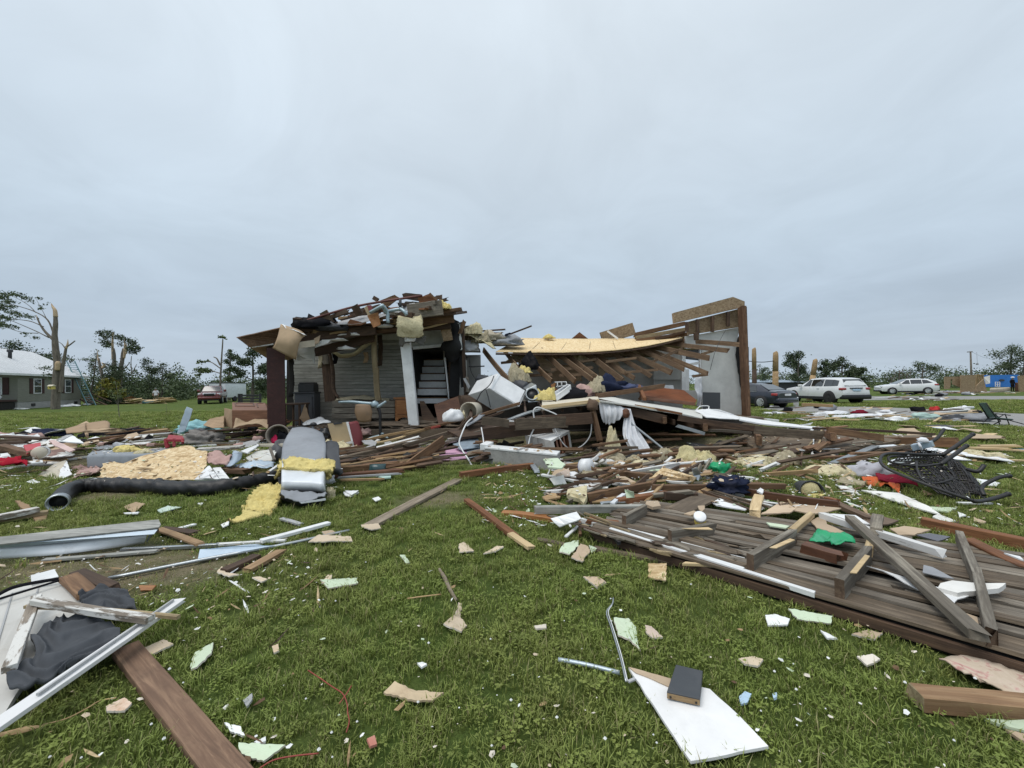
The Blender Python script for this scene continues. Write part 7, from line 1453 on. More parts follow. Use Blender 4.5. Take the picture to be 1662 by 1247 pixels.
def yellow_bucket():
 a,b_=D('q',1290,985,5.5),D('q',1390,1010,5.15);t=thing('bucket','dark bucket on its side packed with yellow insulation','bucket',D('q',1330,1070,5.4));Ln=(b_-a).length
 lathe('bucket_wall',a,b_,[(0,.10),(.02,.12),(Ln,.14),(Ln+.01,.145),(Ln+.01,.13),(Ln-.05,.125)],M['charcoal'],t,22);x_,y_,z_=axes(a,b_);lathe('insulation_face',b_-x_*.05,b_+x_*.02,[(0,.125),(.05,.11),(.07,.001)],M['insul_yp'],t,20,dent=.15);sheet('paper_tongue',[D('q',1290,1065,5.05),D('q',1400,1030,5.02),D('q',1530,1035,5.0),D('q',1480,1080,4.95),D('q',1380,1085,4.97)],.015,M['insul_yellow'],t,.01,.05)
yellow_bucket()

# ------------------------------------------------------------------ overturned wicker chair and things round it
def lattice(name,rows,nu,nv,r,mat,par):
 rr=[spline(q,nu)for q in rows];cols=[spline([q[i]for q in rr],nv)for i in range(nu+1)];rg=random.Random(nu);tl=[]
 for i in range(nu+1):tl.append(([cols[i][k]+Vector((0,0,rg.uniform(-.012,.012)))for k in range(0,nv+1,3)],[r]*len(range(0,nv+1,3))))
 for k in range(nv+1):tl.append(([cols[i][k]+Vector((0,0,rg.uniform(-.012,.012)))for i in range(0,nu+1,3)],[r]*len(range(0,nu+1,3))))
 o=tubes(name,tl,mat,par,4);o['kind']='stuff';return o
def wicker_chair():
 t=thing('wicker_chair','black wicker patio chair overturned on the grass','chair',G('j',1400,400));q=lambda x,y,d:D('j',x,y,d)
 lattice('woven_seat',[[q(910,190,5.3),q(1080,170,5.4),q(1240,200,5.3)],[q(1060,260,5.0),q(1190,260,5.0),q(1310,290,5.0)],[q(1190,350,4.75),q(1290,375,4.75),q(1390,392,4.75)]],18,21,.0085,M['wicker'],t)
 lattice('woven_back',[[q(1225,140,5.55),q(1290,170,5.45),q(1330,205,5.4)],[q(1270,250,5.2),q(1360,260,5.1),q(1400,290,5.1)],[q(1300,340,4.95),q(1400,350,4.85),q(1440,370,4.85)]],12,24,.010,M['wicker'],t)
 lattice('woven_arm',[[q(1000,120,5.6),q(1110,105,5.7),q(1220,130,5.5)],[q(930,170,5.5),q(1080,165,5.5),q(1225,180,5.4)]],15,9,.008,M['wicker'],t)
 def fr_(pts,r,nm='frame',seg=8):tube(nm,[q(*p)for p in pts],r,M['black_metal'],t,seg)
 fr_([(1205,132,5.4),(1100,130,5.4),(960,124,5.35),(880,130,5.3),(858,165,5.15),(890,205,5.0),(1000,255,4.85),(1200,330,4.6),(1380,392,4.45)],.018)
 fr_([(1200,182,5.2),(1080,195,5.2),(940,180,5.2),(905,160,5.25),(915,142,5.3),(1000,136,5.4)],.016)
 fr_([(1060,170,5.3),(1065,220,5.1),(1100,275,4.95),(1180,290,4.9),(1260,270,4.9)],.014)
 fr_([(1375,18,5.5),(1290,78,5.45),(1205,135,5.4)],.024,'leg');fr_([(1340,82,5.3),(1260,140,5.25),(1195,185,5.2)],.024,'leg');fr_([(1578,250,4.75),(1520,260,4.75),(1440,300,4.75),(1425,330,4.7),(1440,360,4.65)],.022,'leg');fr_([(1572,352,4.55),(1500,375,4.55),(1420,392,4.5),(1380,392,4.45)],.024,'leg')
 fr_([(1440,190,5.0),(1405,225,5.0),(1345,215,5.1)],.024,'leg');fr_([(1215,-12,5.9),(1180,35,5.85),(1140,62,5.8)],.022,'leg')
 for p in((1375,18,5.5),(1340,82,5.3),(1578,250,4.75),(1572,352,4.55)):lump('foot_cap',q(*p)-Vector((0,0,.03)),(.03,.03,.03),M['black_plastic'],t,.05,1,2,1,False)
 fr_([(1330,205,5.4),(1380,300,5.1),(1440,380,4.7)],.018);fr_([(1225,140,5.5),(1265,250,5.2),(1300,350,4.9)],.016)
wicker_chair()
def light_box():
 t=thing('junction_box','light blue box tied with white cord on the wicker chair','box',D('j',1080,110,5.6));q=lambda x,y,d:D('j',x,y,d)
 hexa('box_body',[q(1040,112,5.5),q(1155,88,5.5),q(1165,85,5.75),q(1050,108,5.75),q(1026,78,5.5),q(1140,58,5.5),q(1150,52,5.75),q(1040,70,5.75)],M['blue_metal'],t,.006);tube('cord',[q(1070,66,5.48),q(1082,85,5.45),(q(1090,106,5.47))],.016,M['cloth_white'],t,6);lump('cord_knot',q(1095,62,5.5),(.07,.06,.05),M['cloth_white'],t,.4,3,2,2)
light_box()
Lm('pillow','grey-white pillow left of the wicker chair','pillow','j',(800,255),(.28,.18,.17),'cloth_lilac',.3,1.6,3,3)
C('red_cloth','dark red patterned cloth spread left of the wicker chair','cloth','j',[[(830,240),(930,245),(1060,280)],[(850,275),(940,285),(1070,305)]],'cloth_maroon',20,8,.05,6,.015,3,z=.09);C('orange_cloth','orange-red crumpled cloth in front of the dark red cloth','cloth','j',[[(750,262),(830,255),(930,280),(970,300)],[(790,295),(870,300),(930,320),(965,335)]],'orange_cloth',20,8,.05,7,.01,5,z=.05)
C('foam_sheet','dirty white foam strip in front of the pillow','foam','j',[[(640,265),(700,262),(780,295)],[(610,290),(700,300),(770,308)]],'insul_grey',14,5,.03,5,.02,6,z=.04)
S('paper_scrap','white paper in the grass under the wicker chair legs','paper','j',[(1395,265),(1470,275),(1530,290),(1510,308),(1420,300)],.006,'paper_white',z=.03);B('lath','white lath lying at the foot of the wicker chair','lath','j',(1290,402),(1480,405),.04,.02,'white_paint');S('wood_scrap','tan chip below the wicker chair','scrap','j',[(1415,430),(1500,445),(1480,455),(1430,440)],.01,'wood_tan',z=.02);S('wood_scrap','tan shard at the lower corner of the wicker seat','scrap','j',[(1080,318),(1150,352),(1100,358)],.012,'wood_tan',z=.03)
B('lath','long pale lath in the grass at the right edge','lath','d',(1285,700),(1680,718),.06,.03,'wood_pale');Lm('insulation_clump','pale insulation strip in the grass at the right edge','insulation','d',(1430,700),(.45,.2,.10),'insul_pale',.5,2.5,3,61);Tb('pole','pale thin pole with blue end reaching out of the right edge','pole','d',[(1370,622),(1480,645),(1600,652)],.014,'wood_pale',6);Tb('pole','blue tube end at the right edge','tube','d',[(1585,658),(1720,662)],.035,'blue_plastic2',8,z=.03)

# ------------------------------------------------------------------ far right: lounger and rubbish by the driveway
def lounger():
 t=thing('folding_lounger','green folding lounge chair standing alone by the driveway','chair',G('u',1400,890));q=lambda x,y,d:D('u',x,y,d);d=12.4
 sheet('backrest',[q(1160,650,d+.2),q(1235,645,d-.3),q(1350,800,d-.3),q(1265,815,d+.25)],.015,M['green_mesh'],t)
 sheet('seat',[q(1265,822,d+.25),q(1350,812,d-.3),q(1540,830,d-.3),q(1500,845,d+.2)],.012,M['green_mesh'],t)
 for pts in([(1240,650,d-.3),(1350,810,d-.3)],[(1160,650,d+.2),(1260,815,d+.2)],[(1260,820,d),(1180,890,d)],[(1390,885,d),(1370,830,d-.2)],[(1260,818,d+.2),(1340,765,d),(1510,785,d)],[(1340,765,d),(1400,850,d)],[(1380,810,d),(1450,770,d),(1500,895,d)],[(1500,840,d),(1662,885,d-.2)],[(1250,825,d),(1540,835,d)],[(1400,850,d),(1320,888,d)]):tube('tube_frame',[q(*p)for p in pts],.016,M['black_metal'],t,5,smooth_path=False)
lounger()
rr=random.Random(77)
FAR=[]
def far_strip(lbk,cat,nm,n,reg,xr,yr,kinds,grp):
 for i in range(n):
  x,y=rr.uniform(*xr),rr.uniform(*yr);k,col,mt=rr.choice(kinds);p=G(reg,x,y,.02);s=p.y/14
  if k=='b':
   a=rr.uniform(-.5,.5);L_=rr.uniform(.5,1.6);dv_=Vector((math.cos(a),math.sin(a),0))*L_/2;beam(col+'_board',p-dv_+Vector((0,0,rr.uniform(.02,.10))),p+dv_+Vector((0,0,rr.uniform(.02,.18))),rr.uniform(.06,.2),rr.uniform(.02,.05),M[mt],rag=(.06,.06),label=f'{col} board {lbk}',cat='board',group=f'{col} boards {lbk}')
  elif k=='s':
   r=rr.uniform(.15,.5);m=rr.choice((4,5,6));a0=rr.random()*6;pts=[p+Vector((math.cos(a0+6.283*j/m)*r*rr.uniform(.6,1.3),math.sin(a0+6.283*j/m)*r*rr.uniform(.6,1.2),rr.uniform(0,.16)))for j in range(m)];sheet(col+'_scrap',pts,.015,M[mt],None,.02,.15,label=f'{col} panel scrap {lbk}',cat='scrap',group=f'{col} panel scraps {lbk}')
  else:
   r=rr.uniform(.12,.42);lump(col+'_clump',p,(r,r*rr.uniform(.5,.9),r*rr.uniform(.3,.6)),M[mt],None,.45,2.4,2,rr.randint(0,99),rot=rr.random()*3,label=f'{col} crumpled bundle {lbk}',cat='bundle',group=f'{col} bundles {lbk}')
MIXK=[('b','brown','wood_brown'),('b','tan','wood_tan'),('b','tan','wood_pale'),('b','dark','wood_dark'),('b','white','white_paint'),('s','white','drywall_white'),('s','white','paper_white'),('s','tan','drywall_tan'),('s','grey','grey_panel'),('l','white','cloth_white'),('l','grey','cloth_grey'),('b','brown','wood_brown'),('b','grey','wood_grey'),('l','dark','cloth_black')]
far_strip('strewn between the parked cars and the lounger','rubbish','rubbish',60,'d',(230,1440),(425,500),MIXK,'')
far_strip('in the strip behind the driveway','rubbish','rubbish',46,'d',(880,1240),(330,385),MIXK,'')
far_strip('thrown on the right lawn','rubbish','rubbish',26,'d',(900,1662),(500,720),[('s','white','paper_white'),('b','tan','wood_pale'),('s','tan','drywall_tan')],'')
far_strip('at the foot of the far wrecked house','rubbish','rubbish',30,'u',(690,1662),(530,560),MIXK,'')
for lb,x,y,s_,mt in(('large white cloth spread on the grass right of the dark sedan',265,458,(.75,.3,.12),'cloth_white'),('white plastic sheet lying behind the fallen ceiling',580,465,(1.0,.4,.20),'cloth_white'),('long white plastic sheet right of the other white sheet',740,478,(1.5,.4,.16),'cloth_white'),('dark red bag among the driveway rubbish',740,455,(.45,.3,.18),'cloth_maroon'),('bright red bag among the driveway rubbish',1160,440,(.32,.25,.22),'cloth_red2'),('black arched cover among the driveway rubbish',1260,495,(.6,.25,.22),'charcoal'),('black cushion lying on the grass behind the wicker chair',1210,535,(.7,.35,.10),'charcoal'),('white cushion heap near the lounger',950,500,(.6,.3,.18),'paper_white'),('pale green tarp heap near the lounger',1100,480,(.7,.35,.22),'teal_pale'),('dark round object by the rear wheel of the white sport utility vehicle',515,425,(.30,.25,.20),'cloth_black'),('tan bent sheet by the rear wheel of the white sport utility vehicle',570,390,(.4,.2,.35),'cardboard')):
 lump('bundle',G('d',x,y),tuple(v*.68 for v in s_),M[mt],None,.4,2.2,3,int(x)%17,label=lb,cat='bundle')
B('beam','long pale beam lying on the grass behind the sedan','beam','d',(420,402,19),(590,410,18.5),.2,.14,'wood_tan');B('beam','second long pale beam right of the white cloth','beam','d',(350,455),(600,462),.12,.08,'wood_tan')
hexa('white_box',[G('d',x,y)+Vector((0,0,z))for x,y,z in((372,414,0),(400,416,0),(402,410,0),(374,408,0),(370,414,.5),(396,416,.55),(400,410,.55),(374,408,.5))],M['white_plastic'],None,.02,label='white box by the rear corner of the dark sedan',cat='box')
# left far heap by the person
for i in range(26):
 x,y=rr.uniform(1150,1560),rr.uniform(1070,1112);p=G('t',x,y)
 p=D('t',x,1105,rr.uniform(43,48));p.z=rr.uniform(.0,.55)
 a=rr.uniform(-.4,.4);dv_=Vector((math.cos(a),math.sin(a)*.3,rr.uniform(-.15,.2)))*rr.uniform(.5,1.2);beam('tan_board',p-dv_,p+dv_,rr.uniform(.2,.7),.06,M[rr.choice(['wood_pale','wood_tan','osb','wood_red','wood_pale'])],roll=rr.uniform(-.8,.8),rag=(.2,.2),label='tan broken board in the far heap beside the standing person',cat='board',group='tan boards in the far heap')
for i in range(14):
 p=D('t',rr.uniform(780,960),1090,rr.uniform(41,44));p.z=rr.uniform(.1,1.6)*rr.random();dv_=Vector((rr.uniform(.6,1.3),0,-rr.uniform(.2,.7)));beam('brown_limb',p-dv_,p+dv_,.10,.10,M['wood_brown_d'],rag=(.1,.1),label='brown broken board in the heap by the ladder foot',cat='board',group='brown boards by the ladder')
lump('blue_tub',D('t',1360,1105,44),(.6,.4,.3),M['blue_metal_dk'],None,.2,2,2,1,label='small dark blue heap by the feet of the standing person',cat='bundle');bpy.data.objects['blue_tub'].location.z=0

# ================================================================== LEFT: heaps and near pieces
def duct_tube():
 t=thing('flexible_duct','long black insulated flexible duct snaking across the lawn at left','duct',G('l',900,950));pts=[(612,1010),(700,905),(850,850),(1050,835),(1300,838),(1660,850)]
 P=[G('l',x,y+45,0)+Vector((0,0,.09))for x,y in pts]+[G('m',x,y+60,0)+Vector((0,0,.09))for x,y in((300,975),(700,985),(1000,955),(1250,905),(1480,850))]
 P=[P[0]]+P[1:];P=[p for i,p in enumerate(P)]
 tube('sleeve',P,[.098,.105,.11,.115,.105,.11,.112,.108,.112,.106,.10],M['duct_black'],t,18,n=150,wob=.26)
 d0=(P[0]-P[1]).normalized();lathe('end_collar',P[0]-d0*.03,P[0]+d0*.15,[(0,.102),(.03,.108),(.07,.104),(.10,.110),(.15,.104),(.15,.09),(.02,.085),(.02,.001)],M['galv'],t,20)
duct_tube()
def duct_trunk():
 t=thing('air_duct','big grey foil-wrapped duct lying towards the camera with a bright metal lower half','duct',G('n',450,1150));q=lambda x,y,d:D('n',x,y,d)
 rows=[[q(355,400,7.0),q(450,392,7.05),q(560,415,7.05),q(645,455,7.0)],[q(275,560,6.4),q(420,520,6.5),q(580,530,6.5),q(680,580,6.4)],[q(255,700,5.9),q(400,660,6.0),q(560,665,6.0),q(692,700,5.9)],[q(250,770,5.65),q(400,735,5.75),q(560,740,5.75),q(694,770,5.65)]]
 patch('wrap_panel',rows,14,16,M['grey_foil'],t,.012,3,.10,3)
 for(ya,da)in((500,6.62),(610,6.17),(735,5.74)):tube('wrap_seam',[q(285-(ya-500)*.12,ya+30,da-.05),q(420,ya-5,da+.02),q(560,ya,da+.02),q(680,ya+32,da-.05)],.008,M['charcoal'],t,5)
 rows=[[q(256,775,5.62),q(400,750,5.7),q(560,755,5.7),q(692,780,5.62)],[q(245,880,5.25),q(380,860,5.32),q(560,865,5.32),q(692,885,5.25)],[q(230,1000,4.95),q(380,1000,5.0),q(560,1010,5.0),q(692,1010,4.95)]]
 patch('metal_panel',rows,12,12,M['foil'],t,.014,4,.12,4)
 patch('torn_wrap',[[q(228,1005,4.92),q(400,1010,4.94),q(560,1020,4.94),q(695,1015,4.92)],[q(230,1040,4.85),q(400,1070,4.86),q(560,1070,4.86),q(700,1045,4.85)],[q(300,1090,4.80),q(430,1128,4.78),q(580,1090,4.8),q(690,1070,4.82)]],18,8,M['grey_foil'],t,.02,6,.01,5,edgejag=.01)
 hexa('duct_inside',[q(222,1090,4.93),q(430,1160,4.85),q(690,1165,4.88),q(690,1140,5.6),q(235,1030,4.9),q(430,1125,4.82),q(690,1080,4.86),q(690,900,5.6)],M['black_plastic'],t);sheet('bright_lip',[q(430,1125,4.77),q(690,1080,4.79),q(692,1102,4.79),q(440,1136,4.77)],.01,M['foil'],t)
 sheet('side_wall',[q(250,770,5.6),q(200,900,5.5),q(205,1060,5.0),q(232,1040,4.93),q(250,880,5.3)],.03,M['black_felt'],t);sheet('side_wall',[q(270,560,6.45),q(345,405,7.05),q(240,720,6.0),q(205,880,5.6),q(250,775,5.7)],.03,M['slate_grey'],t)
duct_trunk()
C('insulation_batt','yellow insulation band lying across the big grey duct','insulation','n',[[(255,700,5.54),(420,685,5.59),(580,700,5.59),(700,690,5.54),(785,740,5.49)],[(270,740,5.34),(420,735,5.42),(580,745,5.42),(700,760,5.34),(780,770,5.34)],[(230,790,5.29),(420,790,5.26),(560,815,5.24),(700,815,5.24),(770,800,5.29)]],'insul_yellow',46,16,.03,9,.05,3,edgejag=.015,ridge=.02)
C('insulation_batt','yellow insulation strip hanging on the left side of the big grey duct','insulation','n',[[(205,710,5.7),(270,700,5.75)],[(200,790,5.55),(255,780,5.6)],[(182,870,5.4),(225,840,5.45)]],'insul_yellow',8,12,.02,8,.05,5,edgejag=.02);C('insulation_batt','yellow insulation flap hanging on the right side of the big grey duct','insulation','n',[[(695,800,5.55),(760,810,5.5)],[(690,870,5.45),(750,850,5.4)],[(720,895,5.35),(745,870,5.35)]],'insul_yellow',6,8,.02,8,.05,6,edgejag=.02)
Lm('insulation_clump','small pale insulation tuft right of the big grey duct','insulation','n',(745,1085),(.055,.05,.10),'insul_pale',.5,2.5,3,7);Lm('insulation_clump','white tuft beside the right edge of the big grey duct','insulation','n',(725,925),(.09,.06,.09),'paper_white',.5,2.5,3,9)
C('insulation_batt','torn yellow insulation batt leaning in front of the black duct','insulation','m',[[(1330,960,5.35),(1420,935,5.3),(1540,990,5.15)],[(1220,1060,5.2),(1340,1060,5.1),(1500,1080,4.95)],[(1160,1150,5.0),(1280,1150,4.88),(1440,1200,4.72)],[(1080,1235,4.72),(1200,1250,4.68),(1400,1290,4.55)]],'insul_yellow',40,44,.035,9,.05,8,edgejag=.02,ridge=.03)
C('insulation_batt','thin yellow insulation tail running to a tip on the grass','insulation','e',[[(985,525),(1000,522)],[(1040,505),(1075,515)],[(1060,470),(1150,490)]],'insul_yellow',6,12,.015,8,.025,9,z=.05,edgejag=.01)
C('cushion','folded black cushion right of the big grey duct','cushion','n',[[(690,560,6.7),(740,530,6.8),(810,545,6.7)],[(690,620,6.3),(760,590,6.4),(835,620,6.3)],[(690,720,6.0),(770,710,6.0),(830,730,6.0)],[(760,830,5.8),(800,830,5.8),(830,860,5.8)]],'charcoal',10,12,.03,3,.10,5)
Lm('bundle','dark grey padded bundle left of the big grey duct','bundle','n',(220,690),(.20,.2,.28),'slate_grey',.35,2,3,6)
def big_osb():
 O=[('l',1028,757,6.35),('l',1060,592,6.75),('l',1130,578,6.78),('l',1190,570,6.8),('l',1280,590,6.75),('l',1400,540,6.85),('l',1520,500,6.95),('l',1640,470,7.0),('m',300,575,7.05),('m',400,555,7.1),('m',500,535,7.1),('m',570,535,7.1),('m',620,575,7.0),('m',745,592,6.95),('m',738,740,6.6),('m',640,888,6.25),('m',300,886,6.25),('m',0,880,6.3)]
 sheet('chipboard_sheet',[D(*o)for o in O],.012,M['osb_big'],None,.018,.06,label='large torn golden chipboard sheet leaning behind the black duct',cat='board')
big_osb()
hexa('mattress',[D('l',x,y,d)for x,y,d in((905,655,7.3),(1660,640,7.2),(1900,560,8.4),(950,560,8.6),(895,500,7.35),(1660,490,7.2),(1900,425,8.4),(945,458,8.6))],M['mattress_grey'],None,.05,label='pale grey mattress lying behind the chipboard sheet',cat='mattress')
Lm('insulation_clump','yellow insulation scraps on the pale grey mattress','insulation','l',(1330,465,7.8),(.28,.14,.08),'insul_yellow',.5,3,3,3);Lm('insulation_clump','yellow scrap at the chipboard end of the mattress','insulation','l',(1490,490,7.4),(.16,.1,.06),'insul_pale',.5,3,3,4)
C('tarp','stiff cream canvas piece tented on the grass at far left','canvas','l',[[(350,740,6.9),(480,650,7.2),(590,590,7.4),(690,562,7.5)],[(400,770,6.7),(520,730,6.8),(600,680,7.0),(700,620,7.2)],[(450,800,6.5),(530,815,6.4),(640,780,6.6),(755,705,6.8)]],'cream',16,12,.02,3,.01,2);S('canvas_flap','shiny white flap on the cream canvas','flap','l',[(620,665),(690,565),(745,700),(610,768)],.01,'paper_white',d=[6.95,7.3,6.75,6.5]);S('paper_scrap','white torn paper at the left foot of the cream canvas','paper','l',[(270,780),(340,755),(420,785),(350,800)],.006,'paper_white',z=.03)
C('pink_cloth','dusty pink cloth heap between the cream canvas and the mattress','cloth','l',[[(740,640,7.6),(820,610,7.7),(900,625,7.5)],[(760,700,7.2),(900,680,7.2),(1040,640,7.2)],[(690,840,6.3),(790,740,6.6),(1030,710,6.6)]],'cloth_pink',18,14,.07,5,.02,4)
C('pink_cloth','dusty pink cloth bunch right of the chipboard sheet','cloth','m',[[(745,630,7.0),(850,615,7.1),(1000,650,7.0)],[(740,690,6.8),(860,690,6.8),(980,690,6.8)],[(770,745,6.6),(870,750,6.6),(950,745,6.6)]],'cloth_pink',16,12,.06,6,.02,6)
def window_frame():
 t=thing('window_sash','white broken window sash leaning right of the chipboard sheet','window',D('m',760,880,6.4));q=lambda x,y,d:D('m',x,y,d)
 sheet('sash',[q(610,885,6.2),q(750,745,6.6),q(770,742,6.6),q(868,880,6.2)],.05,M['white_plastic'],t);sheet('inset',[q(660,870,6.14),q(745,790,6.35),q(810,870,6.14)],.01,M['paper_white'],t);sheet('flap',[q(800,765,6.55),q(880,755,6.6),q(975,875,6.3),q(880,885,6.2)],.02,M['white_paint'],t)
window_frame()
C('metal_sheet','curved blue-grey metal piece right of the chipboard sheet','metal sheet','m',[[(1020,590,7.2),(1065,600,7.1),(1105,615,7.2)],[(980,680,6.9),(1030,690,6.7),(1095,670,6.9)],[(940,750,6.6),(990,750,6.5),(1060,705,6.7)]],'blue_metal',8,10,0,1,.012,3)
C('metal_sheet','pale blue torn sheet lying left of the big grey duct','metal sheet','m',[[(1020,740,6.8),(1200,700,7.0),(1440,710,7.1)],[(1080,765,6.6),(1200,770,6.6),(1430,760,6.7)]],'pale_blue_sheet',14,6,.02,5,.01,6,edgejag=.02)
S('white_sheet','large off-white panel left of the big grey duct','sheet','m',[(1145,660),(1250,590),(1480,565),(1400,700),(1180,690)],.02,'ceiling_sheet',d=[7.3,7.9,8.0,7.2,7.1]);S('white_sheet','white tilted panel strip above the curved blue-grey metal','sheet','m',[(1090,590),(1270,515),(1280,530),(1160,610)],.02,'white_paint',d=[7.6,8.2,8.0,7.4]);B('white_pole','white round pole pointing at the tan bucket','pole','m',(1270,530,8.2),(1555,528,8.0),.06,.06,'cream');B('twig','brown bent stick left of the big grey duct','stick','m',(1395,560,7.4),(1440,680,6.8),.04,.04,'wood_grey',rag=(.02,.05))
for a,b_,wd,ht,mt,lb in(((910,760),(1230,765),.10,.05,'wood_pale_old','tan board edge under the pale blue torn sheet'),((950,790),(1150,800),.12,.08,'wood_brown','brown board under the tan board edge'),((650,575,7.9),(1100,545,8.2),.3,.05,'wood_white_worn','long off-white board behind the chipboard sheet'),((1480,740,6.7),(1380,810,6.3),.05,.03,'white_plastic','white plastic strip at the left edge of the big grey duct')):B('heap_board',lb,'board','m',a,b_,wd,ht,mt,z=.12,rag=(.06,.06))
Lm('insulation_clump','yellow insulation shreds behind the black duct','insulation','m',(1340,825),(.22,.1,.09),'insul_yellow',.5,3,3,13)
# things by the column
def chest():
 t=thing('wooden_chest','brown wooden chest lying on its back beside the maroon column','chest',G('m',1190,345));q=lambda x,y,d:D('m',x,y,d)
 A_,B_,C_,D_=q(1003,350,10.6),q(1378,330,10.6),q(1378,165,10.6),q(1003,165,10.6);bk_=q(1000,85,11.6)-D_;bk_.z=q(1000,85,11.6).z-D_.z
 E_,F_=q(1000,85,11.7),q(1340,88,11.7);hexa('chest_body',[A_,B_,B_+Vector((0,1.1,0)),A_+Vector((0,1.1,0)),D_,C_,F_,E_],M['wood_chest'],t,.012)
 def on(u,v):a=D_.lerp(C_,u);b_=E_.lerp(F_,u);return a.lerp(b_,v)+Vector((0,-.004,.012))
 for u0,u1,v0,v1 in((.08,.66,.45,.55),(.08,.66,.88,.95),(.08,.12,.55,.88),(.62,.66,.55,.88),(.72,.95,.88,.95),(.72,.76,.3,.88)):sheet('moulding',[on(u0,v0),on(u1,v0),on(u1,v1),on(u0,v1)],.02,M['wood_red_d'],t)
 sheet('end_panel',[q(920,145,11.2),q(1000,165,10.62),q(1000,350,10.6),q(918,330,11.0)],.03,M['cardboard'],t)
chest()
S('cardboard_scrap','brown cardboard sheet leaning left of the wooden chest','cardboard','m',[(700,320),(770,255),(915,225),(915,345),(800,350)],.02,'cardboard',d=[11.2,11.4,11.0,10.4,10.5]);C('paper_sheet','large crumpled brown paper in front of the wooden chest','paper','m',[[(1040,255,10.5),(1150,280,10.5),(1290,265,10.5),(1378,275,10.4)],[(1005,345,10.0),(1130,320,10.1),(1280,310,10.1),(1375,350,10.0)]],'cardboard_light',16,8,.05,3,.01,4)
def bucket_pink():
 a,b_=D('n',215,415,9.4),D('n',198,425,9.0);t=thing('trash_can','grey-rimmed bin on its side below the maroon column with a pink bundle inside','bin',D('n',195,540,9.2));lathe('bin_wall',a,b_,[(0,.001),(0,.20),(.40,.235),(.44,.25),(.46,.25),(.46,.215),(.06,.18),(.06,.001)],M['bin_tan'],t,26)
 lump('dark_cloth',b_+Vector((.04,.12,-.16)),(.15,.12,.17),M['cloth_black'],t,.4,2,3,3);lump('pink_bundle',b_+Vector((-.07,.04,-.19)),(.09,.08,.11),M['cloth_magenta'],t,.4,2,3,5)
bucket_pink()
S('metal_sheet','tall pale blue-grey torn sheet standing upright left of the chest','sheet','m',[(430,405),(530,130),(590,155),(570,230),(510,385)],.015,'pale_blue_sheet',d=9.8);Lm('cloth_heap','bright aqua cloth heap at the foot of the upright pale blue sheet','cloth','m',(660,410),(.62,.4,.28),'cloth_teal',.45,2.4,4,3);Lm('cloth_heap','dark teal cloth at the left edge of the aqua heap','cloth','m',(480,408),(.22,.2,.12),'teal_dark2',.45,2.4,3,4)
Lm('cloth_heap','dirty grey cloth heap in front of the aqua heap','cloth','m',(680,530),(.48,.3,.24),'cloth_grey2',.45,2.6,4,5);Lm('cloth_heap','dark grey cloth lump beside the dirty grey heap','cloth','m',(650,440),(.25,.2,.18),'slate_grey',.4,2.4,3,6)
def red_frame():
 t=thing('stool','small red upturned stool frame in the rubble behind the chipboard sheet','stool',G('m',420,560));q=lambda x,y,d:D('m',x,y,d);d=8.3
 sheet('seat',[q(320,470,d),q(345,420,d+.3),q(490,432,d+.3),q(500,470,d)],.05,M['red_paint'],t)
 for x,y in((330,560),(400,545),(490,505)):beam('leg',q(x-20 if x<350 else x,465,d+.05),q(x,y,d),.05,.07,M['red_paint'],t)
 beam('stretcher',q(315,500,d),q(340,555,d),.04,.06,M['red_paint'],t)
red_frame()
rl=random.Random(99)
LK=[('b','brown','wood_brown'),('b','dark','wood_dark'),('b','white','wood_white'),('b','tan','wood_tan'),('b','grey','wood_grey'),('s','white','drywall_white'),('s','grey','grey_panel'),('s','white','paper_white'),('s','tan','cardboard'),('s','tan','drywall_tan'),('l','dark','cloth_black'),('l','white','cloth_white'),('l','pink','cloth_pink')]
def heap(lbk,n,reg,xr,yr,kinds,hz,sz,ang=.35):
 for i in range(n):
  x,y=rl.uniform(*xr),rl.uniform(*yr);k,colr,mt=rl.choice(kinds);p=G(reg,x,y,0);h0=rl.uniform(0,hz)*rl.random()
  a=rl.uniform(-ang,ang)+.15
  if k=='b':
   L_=rl.uniform(.4,1.7)*sz;dv_=Vector((math.cos(a),math.sin(a),0))*L_/2;beam(colr+'_board',p-dv_+Vector((0,0,h0+.03)),p+dv_+Vector((0,0,h0+rl.uniform(.02,.16))),rl.uniform(.05,.16)*sz,rl.uniform(.02,.06),M[mt],rag=(.08,.08),roll=rl.uniform(-.4,.4),n=4,label=f'{colr} board {lbk}',cat='board',group=f'{colr} boards {lbk}')
  elif k=='s':
   r=rl.uniform(.10,.38)*sz;m=rl.choice((4,5,6));a0=rl.random()*6;tx,ty=rl.uniform(-.35,.35),rl.uniform(-.1,.5);pts=[]
   for j in range(m):u,v=math.cos(a0+6.283*j/m)*r*rl.uniform(.6,1.4),math.sin(a0+6.283*j/m)*r*rl.uniform(.6,1.2);pts.append(p+Vector((u,v,max(.015,h0+.04+u*tx+v*ty))))
   sheet(colr+'_scrap',pts,.012,M[mt],None,.012*sz,.09,label=f'{colr} flat scrap {lbk}',cat='scrap',group=f'{colr} scraps {lbk}')
  else:r=rl.uniform(.08,.26)*sz;lump(colr+'_clump',p+Vector((0,0,h0*.5)),(r,r*rl.uniform(.5,.9),r*rl.uniform(.35,.7)),M[mt],None,.45,2.4,2,rl.randint(0,99),rot=rl.random()*3,label=f'{colr} crumpled clump {lbk}',cat='bundle',group=f'{colr} clumps {lbk}')
heap('in the heap before the maroon column',62,'m',(760,1400),(320,560),LK[:5]+LK,.30,.9)
heap('in the heap behind the pale grey mattress',70,'l',(880,1700),(270,450),LK,.22,.9)
heap('in the heap at the left edge',54,'l',(-60,700),(290,620),LK,.22,.9)
